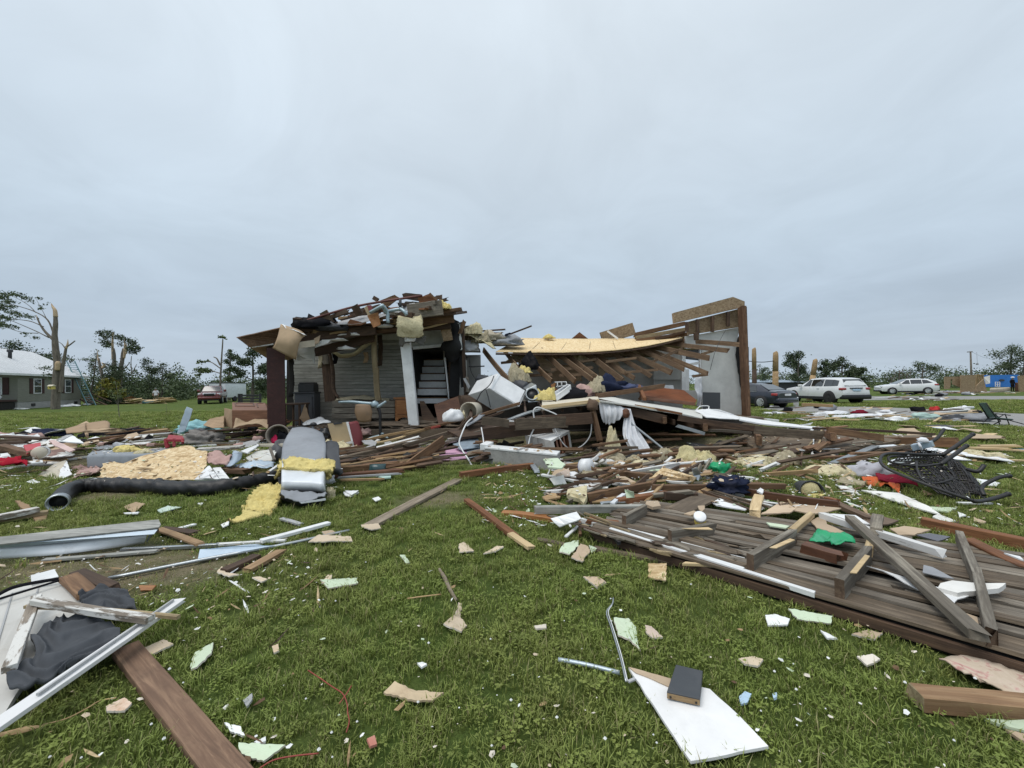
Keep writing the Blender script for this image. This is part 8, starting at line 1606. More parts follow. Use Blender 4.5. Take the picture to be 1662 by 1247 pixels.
heap('in the rubble before the dark void',90,'p',(150,1700),(830,1000),LK[:5]+LK[5:10]+[('l','pale','insul_grey'),('l','white','drywall_white')],.10,.55,.8)
heap('in the rubble beside the plank wall',70,'r',(60,1600),(20,260),LK[:10]+LK[:5],.10,.45,.7)
DK=[('b','dark','wood_dark'),('b','dark','wood_weather'),('b','brown','wood_brown'),('b','brown','wood_joist'),('b','dark','wood_brown_d'),('s','dark','black_felt')]
heap('in the shade along the front of the void',60,'p',(-700,1800),(660,850),DK,.30,.9,.5);heap('between the void and the wicker chair',46,'d',(0,1050),(560,760),DK+[('b','grey','wood_grey'),('b','white','white_metal')],.25,.9,.3)
heap('in the dark rubble before the pink sheet',44,'n',(760,1900),(640,800),DK+[('b','tan','wood_tan')],.18,.7,.4)
heap('on the porch floor edge',40,'n',(300,1500),(330,640),LK[:5]+LK[5:10]+LK[5:8],.15,.55)
heap('in the grass at the right of the void',26,'q',(300,1600),(560,900),LK[:5]+[('s','tan','drywall_tan'),('l','pale','insul_grey')],.06,.45,.8)
# left edge, one by one
for i,(pts,th,mt,dd,lb)in enumerate((([(0,300),(0,285),(330,300),(500,335),(480,350),(280,320)],.03,'white_paint',[8.6,9.0,9.0,8.4,8.2,8.5],'long white panel edge topmost at the left edge of the lawn'),([(0,400),(100,385),(290,380),(250,415),(30,425)],.02,'white_paint',[7.9,8.3,8.3,7.9,7.7],'white panel under the dark boards at the left edge'),([(245,400),(420,372),(432,440),(280,485)],.02,'red_plastic',[7.6,7.9,7.6,7.2],'bright red panel at the left edge of the lawn'),([(505,350),(560,400),(720,470),(780,445),(640,380),(560,345)],.02,'drywall_pink',[7.9,7.6,7.2,7.3,7.7,8.0],'pale pink panel right of the red panel'),([(600,355),(740,295),(830,345),(868,378),(720,368)],.02,'paper_white',[8.2,8.7,8.4,8.1,8.1],'bright white panel beside the navy cloth'),([(585,345),(690,295),(750,292),(640,350)],.02,'grey_panel',[8.3,8.8,8.7,8.2],'grey panel between the navy cloth and the bright white panel'),([(285,570),(430,555),(445,575),(330,585)],.02,'white_paint',[6.95,7.05,6.95,6.85],'white flat scrap right of the red cloth'),([(0,490),(80,480),(110,520),(0,535)],.02,'white_paint',[7.3,7.4,7.2,7.1],'white scrap above the red cloth'))):S('edge_sheet',lb,'sheet','l',pts,th,mt,d=dd)
for a,b_,wd,ht,mt,lb in(((0,410,7.7),(330,490,7.3),.14,.08,'wood_brown','brown board pointing at the red panel'),((0,360,8.2),(320,345,8.4),.10,.08,'wood_brown_d','brown board under the topmost white panel edge'),((0,310,8.5),(470,335,8.3),.16,.05,'wood_dark','dark board under the topmost white panel edge'),((0,385,8.0),(260,372,8.1),.08,.06,'wood_dark','dark board above the white panel at the left edge'),((-20,655),(890,525),.04,.04,'white_plastic','long thin white pole lying before the red cloth'),((300,610),(600,600),.04,.03,'grey_panel','thin grey strip under the long thin white pole'),((0,720),(380,660),.06,.02,'wood_tan','tan lath in the grass at the left edge'),((-20,650),(130,640),.12,.02,'paper_white','white flat strip at the left end of the thin white pole')):B('edge_board',lb,'board','l',a,b_,wd,ht,mt,rag=(.03,.05))
C('cloth_heap','crimson red cloth crumpled at the left edge','cloth','l',[[(-20,560,7.0),(140,535,7.3),(270,570,7.1)],[(-20,610,6.7),(150,590,6.8),(285,600,6.8)]],'cloth_red',20,8,.07,6,.02,4);Lm('cloth_heap','navy cloth heap topmost at the left edge','cloth','l',(500,325),(.6,.35,.20),'cloth_navy',.35,2,3,4);Lm('pillow','grey-white rounded pillow beside the navy cloth heap','pillow','l',(365,305),(.3,.2,.18),'styro',.25,2,3,5)
Lm('bundle','black bundle under the bright white panel','bundle','l',(760,410),(.38,.25,.12),'cloth_black',.4,2,3,7);Lm('bundle','black cloth heap on the lawn left of the rubble','bundle','l',(1430,300),(.45,.3,.16),'cloth_black',.4,2,3,8)
def bucket_white():
 a,b_=D('l',450,470,7.6),D('l',405,480,7.2);t=thing('bucket','white bucket lying on its side right of the red panel','bucket',D('l',410,540,7.2));lathe('bucket_wall',a,b_,[(0,.10),(.3,.115),(.36,.118),(.36,.10),(.3,.09)],M['white_plastic'],t,20);lathe('bucket_mouth',b_-(b_-a).normalized()*.02,b_,[(0,.105),(.01,.1),(.012,.001)],M['cream'],t,18)
bucket_white()
for x,y,r,lb in((560,500,.16,'grey-white plastic piece right of the white bucket'),(620,470,.10,'upright white plastic piece right of the white bucket'),(660,520,.14,'flat pale plastic piece right of the white bucket')):Lm('plastic_piece',lb,'plastic','l',(x,y+10),(r,r*.6,r*.7),'styro',.4,2,3,int(x)%13)
def card_box():
 t=thing('cardboard_box','flattened brown cardboard box lying on the far left lawn','cardboard box',G('l',900,320));q=lambda x,y,d:D('l',x,y,d)
 patch('flap',[[q(680,245,9.6),q(800,205,9.9),q(890,185,10.0)],[q(690,280,9.2),q(800,275,9.2),q(890,262,9.2)]],8,5,M['cardboard'],t,.02,2,.02);patch('flap',[[q(880,190,10.0),q(1000,170,10.2),q(1100,158,10.3),q(1140,185,10.2)],[q(890,260,9.5),q(1000,245,9.6),q(1110,235,9.7),q(1130,240,9.8)]],10,5,M['cardboard'],t,.02,2,.02)
 sheet('flap',[q(870,250,9.4),q(915,240,9.4),q(920,325,8.9),q(890,310,8.9)],.015,M['cardboard'],t);sheet('flap',[q(800,195,10.0),q(895,150,10.4),q(945,178,10.2),q(895,170,10.2)],.015,M['cardboard_light'],t)
card_box()
Lm('bundle','black case lying in front of the brown cardboard box','case','l',(1100,318),(.75,.3,.22),'cloth_black',.25,2,3,9);Lm('insulation_clump','tan and yellow scraps on the black case','scrap','l',(1080,265,9.0),(.4,.15,.06),'cardboard_light',.5,3,3,9);Lm('debris_clump','tiny white foam crumbs on the lawn below the black case','foam','l',(1120,360),(.24,.12,.07),'styro',.6,4,3,3)
# black rack by the column
def rack():
 d=24.0;t=thing('metal_rack','black metal rack standing on the lawn behind the wooden chest','rack',D('c',1530,770,d));q=lambda x,y:D('c',x,y,d)
 for x in(1465,1480,1595):beam('post',q(x,775),q(x,715),.12,.08,M['black_metal'],t)
 for y in(725,745,760):beam('rail',q(1480,y),q(1595,y),.05,.10,M['black_metal'],t)
rack()

# ------------------------------------------------------------------ left foreground
B('lumber','tan board with nails whose white-edged end runs out of the left edge','board','l',(-60,1160),(395,1070),.10,.06,'wood_white_worn',z=.10);B('lumber','tan board below the white-edged board at the duct mouth','board','l',(-60,1185),(500,1095),.12,.04,'wood_pale_old',z=.05);S('wood_scrap','brown pointed board left of the duct mouth','board','l',[(155,975),(210,975),(345,1050),(245,1065)],.02,'wood_tan2',z=.10);S('wood_scrap','brown board piece in front of the duct mouth','board','l',[(330,1140),(450,1100),(490,1120),(480,1165),(375,1192)],.02,'wood_tan2',z=.03)
def fascia():
 t=thing('metal_fascia','long three-part metal fascia of grey, pale blue and white strips at the left edge','fascia',G('e',300,640));q=lambda x,y,z:G('e',x,y,z)
 sheet('grey_strip',[q(-40,598,.20),q(690,518,.22),q(700,540,.20),(q(690,552,.19)),q(-40,630,.18)],.012,M['wood_wgrey'],t);sheet('blue_strip',[q(-40,632,.17),q(685,562,.17),q(670,582,.14),q(-40,648,.13)],.012,M['blue_metal'],t);sheet('dark_gap',[q(-40,628,.16),q(690,553,.16),q(690,563,.15),q(-40,636,.15)],.02,M['black_metal'],t)
 patch('white_strip',[[q(-40,648,.12),q(300,615,.12),q(640,585,.12)],[q(-40,690,.03),q(300,668,.03),q(630,618,.03)]],12,3,M['white_metal'],t,.004,2,.012);sheet('end_web',[q(690,552,.18),q(700,540,.18),q(640,618,.03),q(650,590,.10)],.01,M['galv_dull'],t)
fascia()
NEAR=[  # boards and strips: reg, p1, p2, w, h, material, z, label
 ('e',(690,560),(870,625),.07,.02,'wood_tan2',.05,'brown shard at the end of the metal fascia'),('e',(700,560),(850,578),.09,.03,'wood_dark',.03,'dark shard behind the brown shard at the fascia end'),('e',(190,695),(680,655),.05,.02,'wood_wgrey',.03,'pale weathered strip in front of the metal fascia'),('e',(530,650),(950,630),.03,.03,'galv',.03,'thin silver strip running to the pale blue sheet'),('e',(1140,612),(1428,535),.07,.03,'white_paint',.05,'clean white board on the grass before the big grey duct'),('e',(1225,515),(1310,540),.05,.02,'grey_panel',.03,'short grey strip on the grass before the big grey duct'),('e',(775,558),(845,540),.05,.015,'paper_white',.03,'white sliver on the grass left of the yellow insulation tail'),
 ('e',(940,628),(1240,610),.04,.02,'wood_white',.03,'white splintered strip behind the pale blue sheet'),('e',(1075,740),(1225,655),.09,.03,'wood_tan2',.03,'tan weathered board right of the dark pad'),('e',(975,745),(1115,680),.09,.04,'wood_dark',.03,'dark pad-like board right of the long metal rail'),('f',(370,150),(540,225),.09,.05,'wood_dark',.06,'dark board behind the charcoal cloth'),('f',(330,170),(420,250),.10,.04,'wood_brown',.10,'brown board end behind the charcoal cloth'),('g',(330,380),(810,130),.15,.035,'wood_grey2',.03,'weathered grey-tan board lying in the middle of the lawn'),('g',(855,240),(1120,440),.075,.045,'wood_red',.04,'rusty brown beam in the middle of the lawn'),('g',(1090,420),(1205,498),.07,.03,'wood_pale',.05,'pale torn tip of the rusty brown beam'),
 ('g',(950,228),(1105,224),.03,.015,'wood_pale',.02,'pale thin lath above the rusty brown beam'),('g',(540,770),(710,748),.008,.006,'wood_tan',.03,'thin straw-like stick in the middle of the lawn'),('g',(1240,450),(1420,490),.06,.02,'wood_weather',.02,'brown board end behind the pale green plasterboard leaf'),('i',(420,500),(1330,665),.07,.025,'wood_weather',.02,'long thin brown board in the grass along the plank wall'),('i',(895,572),(1100,588),.022,.02,'wood_pale',.05,'fresh pale stick on the thin brown board'),('i',(335,330),(338,430),.03,.03,'wood_brown',.06,'short brown stake by the white gutter piece'),('i',(262,435),(330,378),.03,.015,'white_paint',.06,'white strip leaning on the short brown stake'),('i',(480,395),(548,470),.035,.03,'black_metal',.10,'black bar leaning on the plank wall corner'),
 ('k',(1244,408),(1720,452),.09,.075,'wood_tan3',.045,'thick cut brown beam at the right edge of the near grass')]
for rg,a,b_,wd,ht,mt,z,lb in NEAR:B('near_board',lb,'board',rg,a,b_,wd,ht,mt,z=z,rag=(.012,.02),warp=.004,end='wood_pale_old' if 'thick' in lb else None)
B('plank','large brown plank running out of the bottom edge under the white trim board','plank','f',(605,515),(1165,1200),.112,.04,'wood_plank_b',z=.03,n=10,end='wood_brown')
Tb('metal_rail','long thin galvanized rail lying across the left lawn','rail','e',[(470,776),(900,690),(1250,625),(1520,566)],.016,'galv',6,z=.03);S('metal_sheet','flat pale blue sheet under the galvanized rail','sheet','e',[(870,648),(1110,625),(1195,632),(860,695)],.008,'pale_blue_sheet',z=[.08,.08,.05,.03])
def door_panel():
 t=thing('door_slab','dirty white door panel lying flat at the lower left edge','door panel',G('f',120,500));q=lambda x,y,z=.06:G('f',x,y,z)
 sheet('face',[q(-90,268),q(180,196),q(300,165),q(395,300),q(300,430),q(140,640),q(0,860),q(-160,900)],.03,M['panel_white'],t,.006,.15);sheet('top_rail',[q(148,160,.08),q(262,130,.08),q(282,165,.08),q(152,200,.08)],.02,M['white_paint'],t)
 for k in range(2):x=60+k*125;beam('groove',q(x,245-k*30,.064),q(x-95,560+k*60,.064),.008,.004,M['grey_panel'],t)
door_panel()
Tb('strap','black strap lying over the dirty white door panel','strap','f',[(-40,270),(60,220),(170,195),(315,172)],.012,'cloth_black',6,z=.10);Tb('strap','second black strap below the first on the door panel','strap','f',[(-40,285),(90,245),(220,205),(320,175)],.008,'cloth_black',6,z=.10)
B('frame_piece','weathered white frame rail lying over the charcoal cloth','frame','f',(170,282),(725,372),.05,.035,'wood_white_worn',z=.20,warp=.01);B('frame_piece','weathered thin frame lath above the charcoal cloth','frame','f',(125,310),(860,362),.025,.02,'wood_pale_old',z=.165,warp=.01);B('frame_piece','weathered frame post leaning down to the left edge','frame','f',(175,265),(45,610),.05,.03,'wood_white_worn',z=.16);B('frame_piece','brown edge of the leaning frame post','frame','f',(110,440),(50,620),.03,.02,'wood_tan',z=.11)
B('trim_board','long white painted trim board crossing the near left grass','board','f',(-60,915),(862,282),.075,.022,'wood_white_n',z=.15,n=12,rag=(0,.02));B('trim_edge','grey rebate along the far edge of the white trim board','trim','f',(180,735),(835,278),.012,.012,'grey_panel',z=.172)
C('charcoal_cloth','charcoal blanket crumpled on the dirty white door panel','blanket','f',[[(270,375),(330,365),(430,365),(500,375)],[(150,460),(290,420),(430,430),(575,430)],[(170,540),(280,510),(420,490),(560,480)],[(40,650),(180,600),(330,570),(480,540)],[(45,690),(130,690),(260,650),(340,610)]],'cloth_charcoal',64,72,.012,6,.02,3,z=.12,crease=(.042,4.6),ridge=.006);C('charcoal_cloth','upper bunch of the charcoal blanket behind the frame rail','blanket','f',[[(375,255),(470,225),(600,235)],[(390,290),(500,265),(640,280)],[(420,335),(530,330),(660,340)]],'cloth_charcoal',48,40,.012,8,.02,6,z=.13,crease=(.045,3),ridge=.006)
# white board with the dark block on it, wires
S('white_board','clean white board piece lying in the near grass under a dark block','board','k',[(142,292),(300,358),(425,368),(455,375),(570,480),(680,595),(520,628),(382,652),(260,470)],.012,'board_white',z=.045,jag=.003,step=.05);S('board_edge','tan torn paper along the top edge of the white board','paper','k',[(142,290),(200,305),(305,335),(302,368),(230,335),(170,312)],.004,'drywall_tan',z=.051,jag=.003,step=.03)
def block():
 t=thing('dark_block','dark grey wooden block with bare wood end lying on the white board','block',G('k',355,435,.052));lo=[G('k',x,y,.052)for x,y in((290,412),(416,440),(428,330),(325,305))];up=[p+Vector((0,0,.032))for p in lo];hexa('block_body',lo+up,M['block_grey'],t,.002,seg=1);a,b_=lo[0],lo[1];n_=Vector((0,-1,0));sheet('bare_edge',[a+n_*.002+Vector((0,0,.002)),b_+n_*.002+Vector((0,0,.002)),b_+n_*.002+Vector((0,0,.026)),a+n_*.002+Vector((0,0,.026))],.001,M['wood_tan'],t)
 for f in(.1,.88):p=a.lerp(b_,f)+Vector((0,-.004,.013));lathe('screw_hole',p,p+Vector((0,-.002,0)),[(0,.005),(.002,.005)],M['black_metal'],t,8)
block()
Tb('wire','thin bent metal channel standing in the grass beside the white board','wire','h',[(1372,85),(1368,112),(1342,150),(1362,215),(1400,340),(1430,462)],.005,'galv',5,z=.05);Tb('wire','white half of the bent metal channel','wire','h',[(1366,118),(1350,150),(1370,215),(1408,340),(1436,458)],.003,'white_plastic',5,z=.056);B('clip','small pale plastic clip at the corner of the white board','clip','h',(1440,462),(1470,448),.014,.008,'grey_panel',z=.06);Tb('metal_rod','silver-blue metal rod lying in the grass left of the white board','rod','h',[(1125,362),(1250,385),(1400,422)],.011,'galv_blue',7,z=.03)
C('floral_paper','torn board with faded red floral paper at the right edge of the near grass','paper','k',[[(1338,258),(1430,252),(1560,285),(1720,335)],[(1420,310),(1490,320),(1590,355),(1720,380)],[(1490,345),(1580,390),(1640,410),(1720,440)]],'floral_paper',16,8,.008,5,.008,3,z=.05,edgejag=.006);S('plasterboard','pale green plasterboard strip under the thick cut beam','plasterboard','k',[(1510,488),(1700,490),(1720,545),(1580,515)],.012,'drywall_green',z=.03);S('plasterboard','grey-backed scrap below the pale green strip at the right edge','plasterboard','k',[(1590,528),(1720,560),(1720,590),(1650,570)],.012,'drywall_tan',z=.02)
# red cord
for pts,lb in(([(0,410),(60,450),(110,485),(155,515),(175,560),(178,600),(185,640),(172,690)],'thin red cord winding through the near grass'),([(195,480),(170,520),(140,560)],'short red cord crossing the thin red cord')):Tb('cord',lb,'cord','h',pts,.0028,'red_rust',5,z=.05)
Tb('cord','thin red cord end at the bottom edge beside the large plank','cord','f',[(1250,1090),(1320,1050),(1420,1030),(1535,1018)],.003,'red_rust',5,z=.05);Tb('twig','dry bent twig on the near left grass','twig','f',[(205,880),(320,850),(420,800),(480,765),(560,750)],.003,'wood_tan',4,z=.04);Tb('driftwood','curved grey stick in the middle of the near lawn','stick','g',[(708,612),(738,660),(765,720),(800,778)],[.012,.016,.014,.01],'wood_grey2',7,z=.03)
# scraps on the lawn, one by one
SCR=[('h',[(340,520),(390,480),(470,500),(610,520),(560,545),(480,560)],'cork','speckled tan board wedge in the near lawn'),('h',[(610,205),(665,170),(675,110),(690,112),(685,165),(715,205),(690,240),(640,235)],'drywall_tanl','tan bottle-shaped scrap in the middle of the near lawn'),('h',[(1375,190),(1440,180),(1475,215),(1480,270),(1495,320),(1455,285),(1395,260)],'drywall_green','pale green torn scrap beside the bent metal channel'),('h',[(1515,218),(1545,222),(1595,270),(1550,270),(1520,245)],'drywall_pinkish','pinkish torn scrap right of the pale green torn scrap'),('h',[(55,15),(110,0),(215,-5),(225,20),(90,40)],'drywall_green','pale green scrap with brown back on the left lawn'),
 ('g',[(70,690),(105,645),(130,650),(120,675),(85,695)],'drywall_tanl','tan upright flap on the pale green scrap'),('g',[(815,480),(845,460),(895,510),(855,532),(815,525)],'drywall_tanl','tan scrap right of the middle of the lawn'),('g',[(945,530),(1020,485),(1055,500),(1010,525)],'drywall_tanl','long pale scrap beside the tan scrap'),('g',[(495,545),(520,545),(550,580),(530,582)],'drywall_green','small pale sliver in the middle of the lawn'),('g',[(190,195),(275,195),(230,222),(200,215)],'paper_white','white triangle on the lawn right of the big grey duct'),('g',[(345,230),(380,226),(395,240),(365,248)],'styro','small white foam scrap near the weathered grey-tan board'),('g',[(285,380),(380,375),(395,390),(345,410),(290,392)],'drywall_tanl','crumbled pale end piece at the foot of the weathered board'),('g',[(0,470),(60,440),(230,445),(240,460),(120,475)],'drywall_tanl','long tan torn strip at the end of the galvanized rail'),('g',[(75,415),(130,402),(150,420),(100,440)],'drywall_tan','tan chip on the long tan torn strip'),
 ('i',[(225,520),(255,490),(330,448),(330,485),(280,545),(235,540)],'drywall_green','pale green leaf-shaped plasterboard by the plank wall corner'),('i',[(290,565),(340,485),(380,490),(390,530),(350,575)],'drywall_tan','tan plasterboard back leaning on the pale green leaf-shaped piece'),('i',[(385,488),(430,500),(400,525)],'drywall_green','small pale green corner right of the tan plasterboard back'),('i',[(705,585),(805,590),(800,678),(708,660)],'osb','small chipboard square in the grass under the thin brown board'),('i',[(355,662),(440,665),(480,685),(430,715)],'drywall_tan','tan scrap in the grass below the pale green leaf-shaped piece'),('i',[(1335,875),(1390,860),(1470,890),(1455,920),(1350,915)],'styro','white crumpled scrap in the grass below the plank wall'),('i',[(1460,840),(1510,848),(1700,880),(1690,905),(1510,880)],'drywall_green','long pale green scrap in the grass below the plank wall'),
 ('k',[(565,262),(620,252),(660,272),(640,290),(590,288)],'drywall_tanl','pinkish torn chip in the grass above the white board'),('k',[(1000,172),(1060,152),(1120,165),(1085,185)],'drywall_tan','tan crumbled scrap near the plank wall edge'),('k',[(880,155),(915,170),(945,190),(905,185)],'styro','white foam bits near the plank wall edge'),('k',[(568,415),(590,395),(615,402),(600,435),(575,438)],'lightblue','small pale blue glove-like scrap right of the white board'),('k',[(695,400),(712,398),(712,415),(700,418)],'lightblue','tiny pale blue scrap right of the glove-like scrap'),('k',[(1020,258),(1080,250),(1110,270),(1060,292)],'plaster_core','pale crumbled plaster in the right grass'),
 ('f',[(510,795),(600,765),(635,785),(600,825),(515,830)],'drywall_orange','orange-white torn scrap left of the large plank'),('f',[(690,520),(790,480),(835,495),(780,530),(720,550)],'drywall_tanl','pale torn scrap above the large plank'),('f',[(915,600),(940,530),(1028,495),(1020,540),(950,618),(920,622)],'drywall_green','pale green tongue-shaped scrap right of the large plank'),('f',[(1080,885),(1160,900),(1180,940),(1110,920)],'styro','white torn paper strip right of the large plank'),('f',[(1150,988),(1375,990),(1270,1058),(1165,1030)],'drywall_green','pale green board triangle at the bottom edge'),('f',[(1225,970),(1280,945),(1280,970),(1240,985)],'styro','white chip touching the pale green board triangle'),('f',[(1310,510),(1340,500),(1345,530),(1320,540)],'drywall_tan','small tan chip in the near grass'),('f',[(1170,770),(1215,740),(1215,770),(1190,800)],'grey_panel','grey clear-plastic scrap in the near grass'),
 ('e',[(945,750),(965,720),(975,745),(1040,770),(1000,780)],'drywall_tanl','curled tan scrap left of the dark pad'),('e',[(1098,778),(1130,768),(1165,780),(1140,798)],'drywall_tanl','small pinkish scrap right of the curled tan scrap'),('e',[(605,815),(680,812),(660,828),(610,828)],'wood_orange','orange-brown wood chip on the worn left lawn'),('e',[(540,465),(590,452),(632,460),(580,486)],'cardboard_light','tan board scrap in front of the black duct'),('e',[(538,490),(605,487),(600,497),(545,497)],'paper_white','white strip in front of the tan board scrap'),('e',[(685,485),(730,462),(790,463),(770,478),(700,488)],'teal_pale2','pale mint scrap in front of the black duct'),('e',[(960,545),(995,530),(995,548),(970,556)],'styro','white chip at the tip of the yellow insulation tail'),('e',[(860,450),(885,447),(875,462)],'styro','small white chip below the black duct'),('e',[(1500,398),(1560,400),(1530,420)],'paper_white','white chip right of the big grey duct'),
 ('h',[(265,730),(300,710),(310,750),(280,765)],'red_scrap','red and pale green scrap near the bottom edge'),('h',[(490,385),(515,380),(535,392),(510,405)],'styro','white crumb above the speckled board wedge'),('h',[(1015,215),(1070,207),(1072,228),(1025,232)],'plaster_core','pale crumbled piece left of the bent metal channel'),('h',[(1245,0),(1310,0),(1335,20),(1300,42)],'drywall_tan','tan scrap above the bent metal channel')]
for i,(rg,pts,mt,lb)in enumerate(SCR):
 P=[G(rg,x,y,.03)for x,y in pts];c_=sum(P,Vector())/len(P);r=max((p-c_).length for p in P);rs=random.Random(i)
 Q=[]
 for a_,b_ in zip(P,P[1:]+P[:1]):Q+=[a_,a_.lerp(b_,.33)+(a_-c_)*rs.uniform(-.14,.05),a_.lerp(b_,.7)+(b_-c_)*rs.uniform(-.14,.05)]
 P=[p+Vector((0,0,.01+.09*r*math.sin(3*math.atan2(p.y-c_.y,p.x-c_.x)+i)))for p in P]
 sheet('lawn_scrap',P,.010,M[mt],None,.035*r,.12*r,edge=M['plaster_core']if 'drywall' in mt else None,label=lb,cat='scrap',bend=.02*r)

# ================================================================== GRASS AND CRUMBS
def grass():
 b=NB('grass_blade');b.b.inputs['Roughness'].default_value=.55;b.b.inputs['Specular IOR Level'].default_value=.25
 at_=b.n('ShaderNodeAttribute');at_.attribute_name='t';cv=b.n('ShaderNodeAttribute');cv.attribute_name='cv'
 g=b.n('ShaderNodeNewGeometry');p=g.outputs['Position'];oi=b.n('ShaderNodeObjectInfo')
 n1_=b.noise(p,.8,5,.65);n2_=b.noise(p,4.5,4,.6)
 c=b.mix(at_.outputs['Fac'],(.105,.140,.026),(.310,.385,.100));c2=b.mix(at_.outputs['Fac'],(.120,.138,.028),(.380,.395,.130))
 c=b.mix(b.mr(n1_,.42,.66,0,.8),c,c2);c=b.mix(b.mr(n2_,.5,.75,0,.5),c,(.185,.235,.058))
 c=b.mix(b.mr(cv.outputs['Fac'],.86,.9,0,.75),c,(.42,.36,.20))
 vm=b.n('ShaderNodeVectorMath',operation='SCALE');b.lk(c,vm.inputs[0]);b.lk(b.mr(oi.outputs['Random'],0,1,.75,1.25),vm.inputs['Scale']);b.col(vm.outputs[0])
 tr_=b.n('ShaderNodeBsdfTranslucent');b.lk(vm.outputs[0],tr_.inputs[0]);ms=b.n('ShaderNodeMixShader');ms.inputs[0].default_value=.3;b.lk(b.b.outputs[0],ms.inputs[1]);b.lk(tr_.outputs[0],ms.inputs[2]);b.lk(ms.outputs[0],b.N['Material Output'].inputs[0])
 rng=np.random.default_rng(17);gc=bpy.data.collections.new('grass_tufts');names=[]
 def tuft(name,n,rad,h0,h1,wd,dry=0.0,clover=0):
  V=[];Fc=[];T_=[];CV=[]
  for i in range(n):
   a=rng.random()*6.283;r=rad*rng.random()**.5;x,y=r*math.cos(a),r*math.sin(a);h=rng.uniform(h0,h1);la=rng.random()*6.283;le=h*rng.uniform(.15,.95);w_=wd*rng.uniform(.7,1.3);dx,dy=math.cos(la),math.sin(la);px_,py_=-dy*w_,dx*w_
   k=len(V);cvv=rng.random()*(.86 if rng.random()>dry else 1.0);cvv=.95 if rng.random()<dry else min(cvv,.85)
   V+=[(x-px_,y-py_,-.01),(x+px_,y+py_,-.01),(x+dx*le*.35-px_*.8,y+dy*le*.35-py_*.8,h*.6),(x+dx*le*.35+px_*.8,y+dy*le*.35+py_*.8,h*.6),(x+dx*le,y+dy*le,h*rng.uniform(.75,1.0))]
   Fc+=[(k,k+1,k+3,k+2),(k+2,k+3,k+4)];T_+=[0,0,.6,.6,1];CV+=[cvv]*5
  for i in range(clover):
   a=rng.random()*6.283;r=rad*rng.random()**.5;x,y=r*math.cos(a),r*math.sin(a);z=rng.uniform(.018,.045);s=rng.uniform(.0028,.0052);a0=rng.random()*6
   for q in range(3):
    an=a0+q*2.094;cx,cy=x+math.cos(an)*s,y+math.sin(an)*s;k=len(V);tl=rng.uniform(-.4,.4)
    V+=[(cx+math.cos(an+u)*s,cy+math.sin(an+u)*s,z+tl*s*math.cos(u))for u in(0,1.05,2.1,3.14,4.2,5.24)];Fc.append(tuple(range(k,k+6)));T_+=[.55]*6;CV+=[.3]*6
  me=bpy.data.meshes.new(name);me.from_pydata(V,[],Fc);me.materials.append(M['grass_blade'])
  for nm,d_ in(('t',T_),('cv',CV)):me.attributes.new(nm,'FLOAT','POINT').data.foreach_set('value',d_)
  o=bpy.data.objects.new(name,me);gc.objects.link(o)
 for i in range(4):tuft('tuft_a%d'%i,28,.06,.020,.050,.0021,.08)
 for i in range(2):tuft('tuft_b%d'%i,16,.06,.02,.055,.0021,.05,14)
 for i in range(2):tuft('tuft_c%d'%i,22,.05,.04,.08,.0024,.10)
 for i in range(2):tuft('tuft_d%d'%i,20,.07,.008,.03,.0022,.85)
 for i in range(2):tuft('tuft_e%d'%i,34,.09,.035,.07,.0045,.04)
 pts=[];rot=[];scl=[];kind=[]
 bpy.context.view_layer.update();dg=bpy.context.evaluated_depsgraph_get()
 for(ya,yb,den,s0)in((.7,2.4,640,.95),(2.4,4.5,360,1.05),(4.5,8,140,1.25),(8,14,42,1.5),(14,27,11,1.9)):
  n=int(den*(1.45*(yb*yb-ya*ya)+3*(yb-ya)))
  ys=rng.uniform(ya,yb,n);keep=rng.random(n)<(1.45*ys+1.5)/(1.45*yb+1.5);ys=ys[keep];xs=rng.uniform(-1,1,len(ys))*(1.45*ys+1.5)
  for x,y in zip(xs,ys):
   wn=worn(x,y)
   if rng.random()<wn*.75:continue
   hit,loc,*_=sc.ray_cast(dg,(x,y,.006),(0,0,1),distance=.6)
   s=s0*rng.uniform(.75,1.25)
   lush=mnoise.noise(Vector((x*.7,y*.7,3)))
   if hit:
    if loc.z<.10:continue
    if rng.random()<.45:continue
   if wn>.35 and rng.random()<wn:k=8+rng.integers(2)
   elif y>8:k=10+rng.integers(2)
   else:
    q=rng.random();k=rng.integers(4)if q<.62 else 4+rng.integers(2)if q<.80+.12*lush else 6+rng.integers(2)
   pts.append((x,y,0));rot.append(rng.random()*6.283);scl.append(s*(1+.25*lush));kind.append(int(k))
 me=bpy.data.meshes.new('lawn_grass');me.vertices.add(len(pts));me.vertices.foreach_set('co',np.array(pts,'f').ravel())
 me.attributes.new('rot','FLOAT','POINT').data.foreach_set('value',rot);me.attributes.new('scl','FLOAT','POINT').data.foreach_set('value',scl);me.attributes.new('knd','INT','POINT').data.foreach_set('value',kind)
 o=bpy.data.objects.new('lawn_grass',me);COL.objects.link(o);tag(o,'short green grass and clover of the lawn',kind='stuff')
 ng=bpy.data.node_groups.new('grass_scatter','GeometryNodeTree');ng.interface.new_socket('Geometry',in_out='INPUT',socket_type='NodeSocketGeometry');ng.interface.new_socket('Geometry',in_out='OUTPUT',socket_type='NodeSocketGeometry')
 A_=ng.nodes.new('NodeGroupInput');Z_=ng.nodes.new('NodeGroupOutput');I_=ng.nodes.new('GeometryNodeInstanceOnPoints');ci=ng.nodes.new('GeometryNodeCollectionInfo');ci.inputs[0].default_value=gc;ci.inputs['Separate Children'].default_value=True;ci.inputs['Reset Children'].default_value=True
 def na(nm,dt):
  q=ng.nodes.new('GeometryNodeInputNamedAttribute');q.data_type=dt;q.inputs[0].default_value=nm;return q.outputs['Attribute']
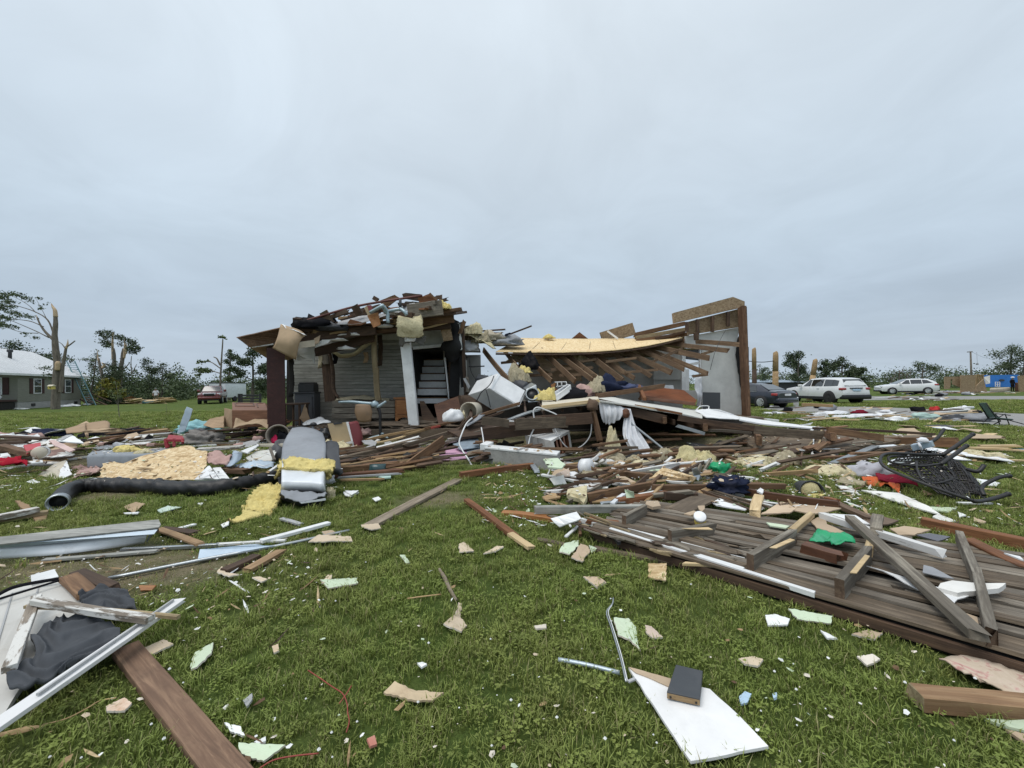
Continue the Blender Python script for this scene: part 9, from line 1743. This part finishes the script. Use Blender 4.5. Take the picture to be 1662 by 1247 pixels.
 cx=ng.nodes.new('ShaderNodeCombineXYZ');lk=ng.links.new;lk(na('rot','FLOAT'),cx.inputs[2]);lk(A_.outputs[0],I_.inputs['Points']);lk(ci.outputs[0],I_.inputs['Instance']);I_.inputs['Pick Instance'].default_value=True
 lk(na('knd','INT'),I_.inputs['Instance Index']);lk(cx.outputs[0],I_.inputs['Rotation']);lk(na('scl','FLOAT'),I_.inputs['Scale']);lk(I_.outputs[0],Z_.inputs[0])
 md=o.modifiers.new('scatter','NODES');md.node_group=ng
 print('grass points',len(pts))
def crumbs():
 rng=np.random.default_rng(23);bpy.context.view_layer.update();dg=bpy.context.evaluated_depsgraph_get()
 Z=[(lambda:G('0',rng.uniform(-100,1760),rng.uniform(790,1270)),.30),(lambda:G('0',rng.uniform(-60,560),rng.uniform(690,800)),.22),(lambda:G('0',rng.uniform(780,1420),rng.uniform(725,860)),.30),(lambda:G('0',rng.uniform(1150,1720),rng.uniform(655,860)),.12),(lambda:G('0',rng.uniform(-40,520),rng.uniform(860,1000)),.06)]
 for name,label,mts,n,lo,hi in(('white_crumbs','tiny white and pale crumbs of foam and plaster scattered in the grass',('styro','plaster_core','drywall_white'),3000,.006,.028),('tan_crumbs','tiny tan paper and wood crumbs scattered in the grass',('drywall_tanl','wood_tan','drywall_green','wood_brown'),2400,.008,.035),('splinters','small thin splinters scattered through the rubble and grass',('wood_tan','wood_dark','wood_pale','wood_brown','white_paint'),1700,.04,.16)):
  V=[];Fc=[];fm=[]
  for i in range(n):
   u=rng.random();k=0
   while u>Z[k][1]and k<4:u-=Z[k][1];k+=1
   p=Z[k][0]();far=min(2.2,max(.8,p.y/4));s=(lo+(hi-lo)*rng.random()**2.2)*(far if k else min(far,1.1))
   if k==0 and rng.random()<(.94 if name=='splinters' else .78):continue
   hit,loc,nrm_,*_=sc.ray_cast(dg,(p.x,p.y,.55),(0,0,-1),distance=.56)
   if(p.y<4.2 and loc.z>.02)or nrm_.z<.5 or loc.z>.35:continue
   z=(loc.z if hit else 0)+(.012 if loc.z>.02 else .028+.01*rng.random())
   a=rng.random()*6.283;m=5;tl=rng.normal(size=2)*.45;el=rng.uniform(.5,1)if name!='splinters' else rng.uniform(.06,.14);b0=len(V)
   for q in range(m):
    an=q*6.283/m;r=s*rng.uniform(.55,1.2);x0_,y0_=math.cos(an)*r,math.sin(an)*r*el;x_=x0_*math.cos(a)-y0_*math.sin(a);y_=x0_*math.sin(a)+y0_*math.cos(a);V.append((p.x+x_,p.y+y_,z+max(-.012,(x0_*tl[0]+y0_*tl[1])*.6)))
   th=s*.22 if name!='splinters' else s*.06;V.append((p.x,p.y,z+th));mi=int(rng.integers(len(mts)))
   for q in range(m):Fc.append((b0+q,b0+(q+1)%m,b0+m));fm.append(mi)
  tag(mk(name,V,Fc,[M[q]for q in mts],mw=Matrix.Identity(4),fm=fm),label,kind='stuff')
 V=[];Fc=[]
 for i in range(80):
  p=G('0',rng.uniform(-60,1720),rng.uniform(830,1270))
  if sc.ray_cast(dg,(p.x,p.y,.3),(0,0,-1),distance=.28)[0]:continue
  s=rng.uniform(.004,.009);k=len(V);z=rng.uniform(.045,.075)
  V+=[(p.x+s,p.y,z),(p.x-s,p.y,z),(p.x,p.y+s,z),(p.x,p.y-s,z),(p.x,p.y,z+s),(p.x,p.y,z-s)];Fc+=[(k+a,k+b_,k+c)for a,b_,c in((0,2,4),(2,1,4),(1,3,4),(3,0,4),(2,0,5),(1,2,5),(3,1,5),(0,3,5))]
 tag(mk('clover_flowers',V,Fc,M['styro'],mw=Matrix.Identity(4)),'tiny white clover flowers dotted over the near grass',kind='stuff')
crumbs()
grass()
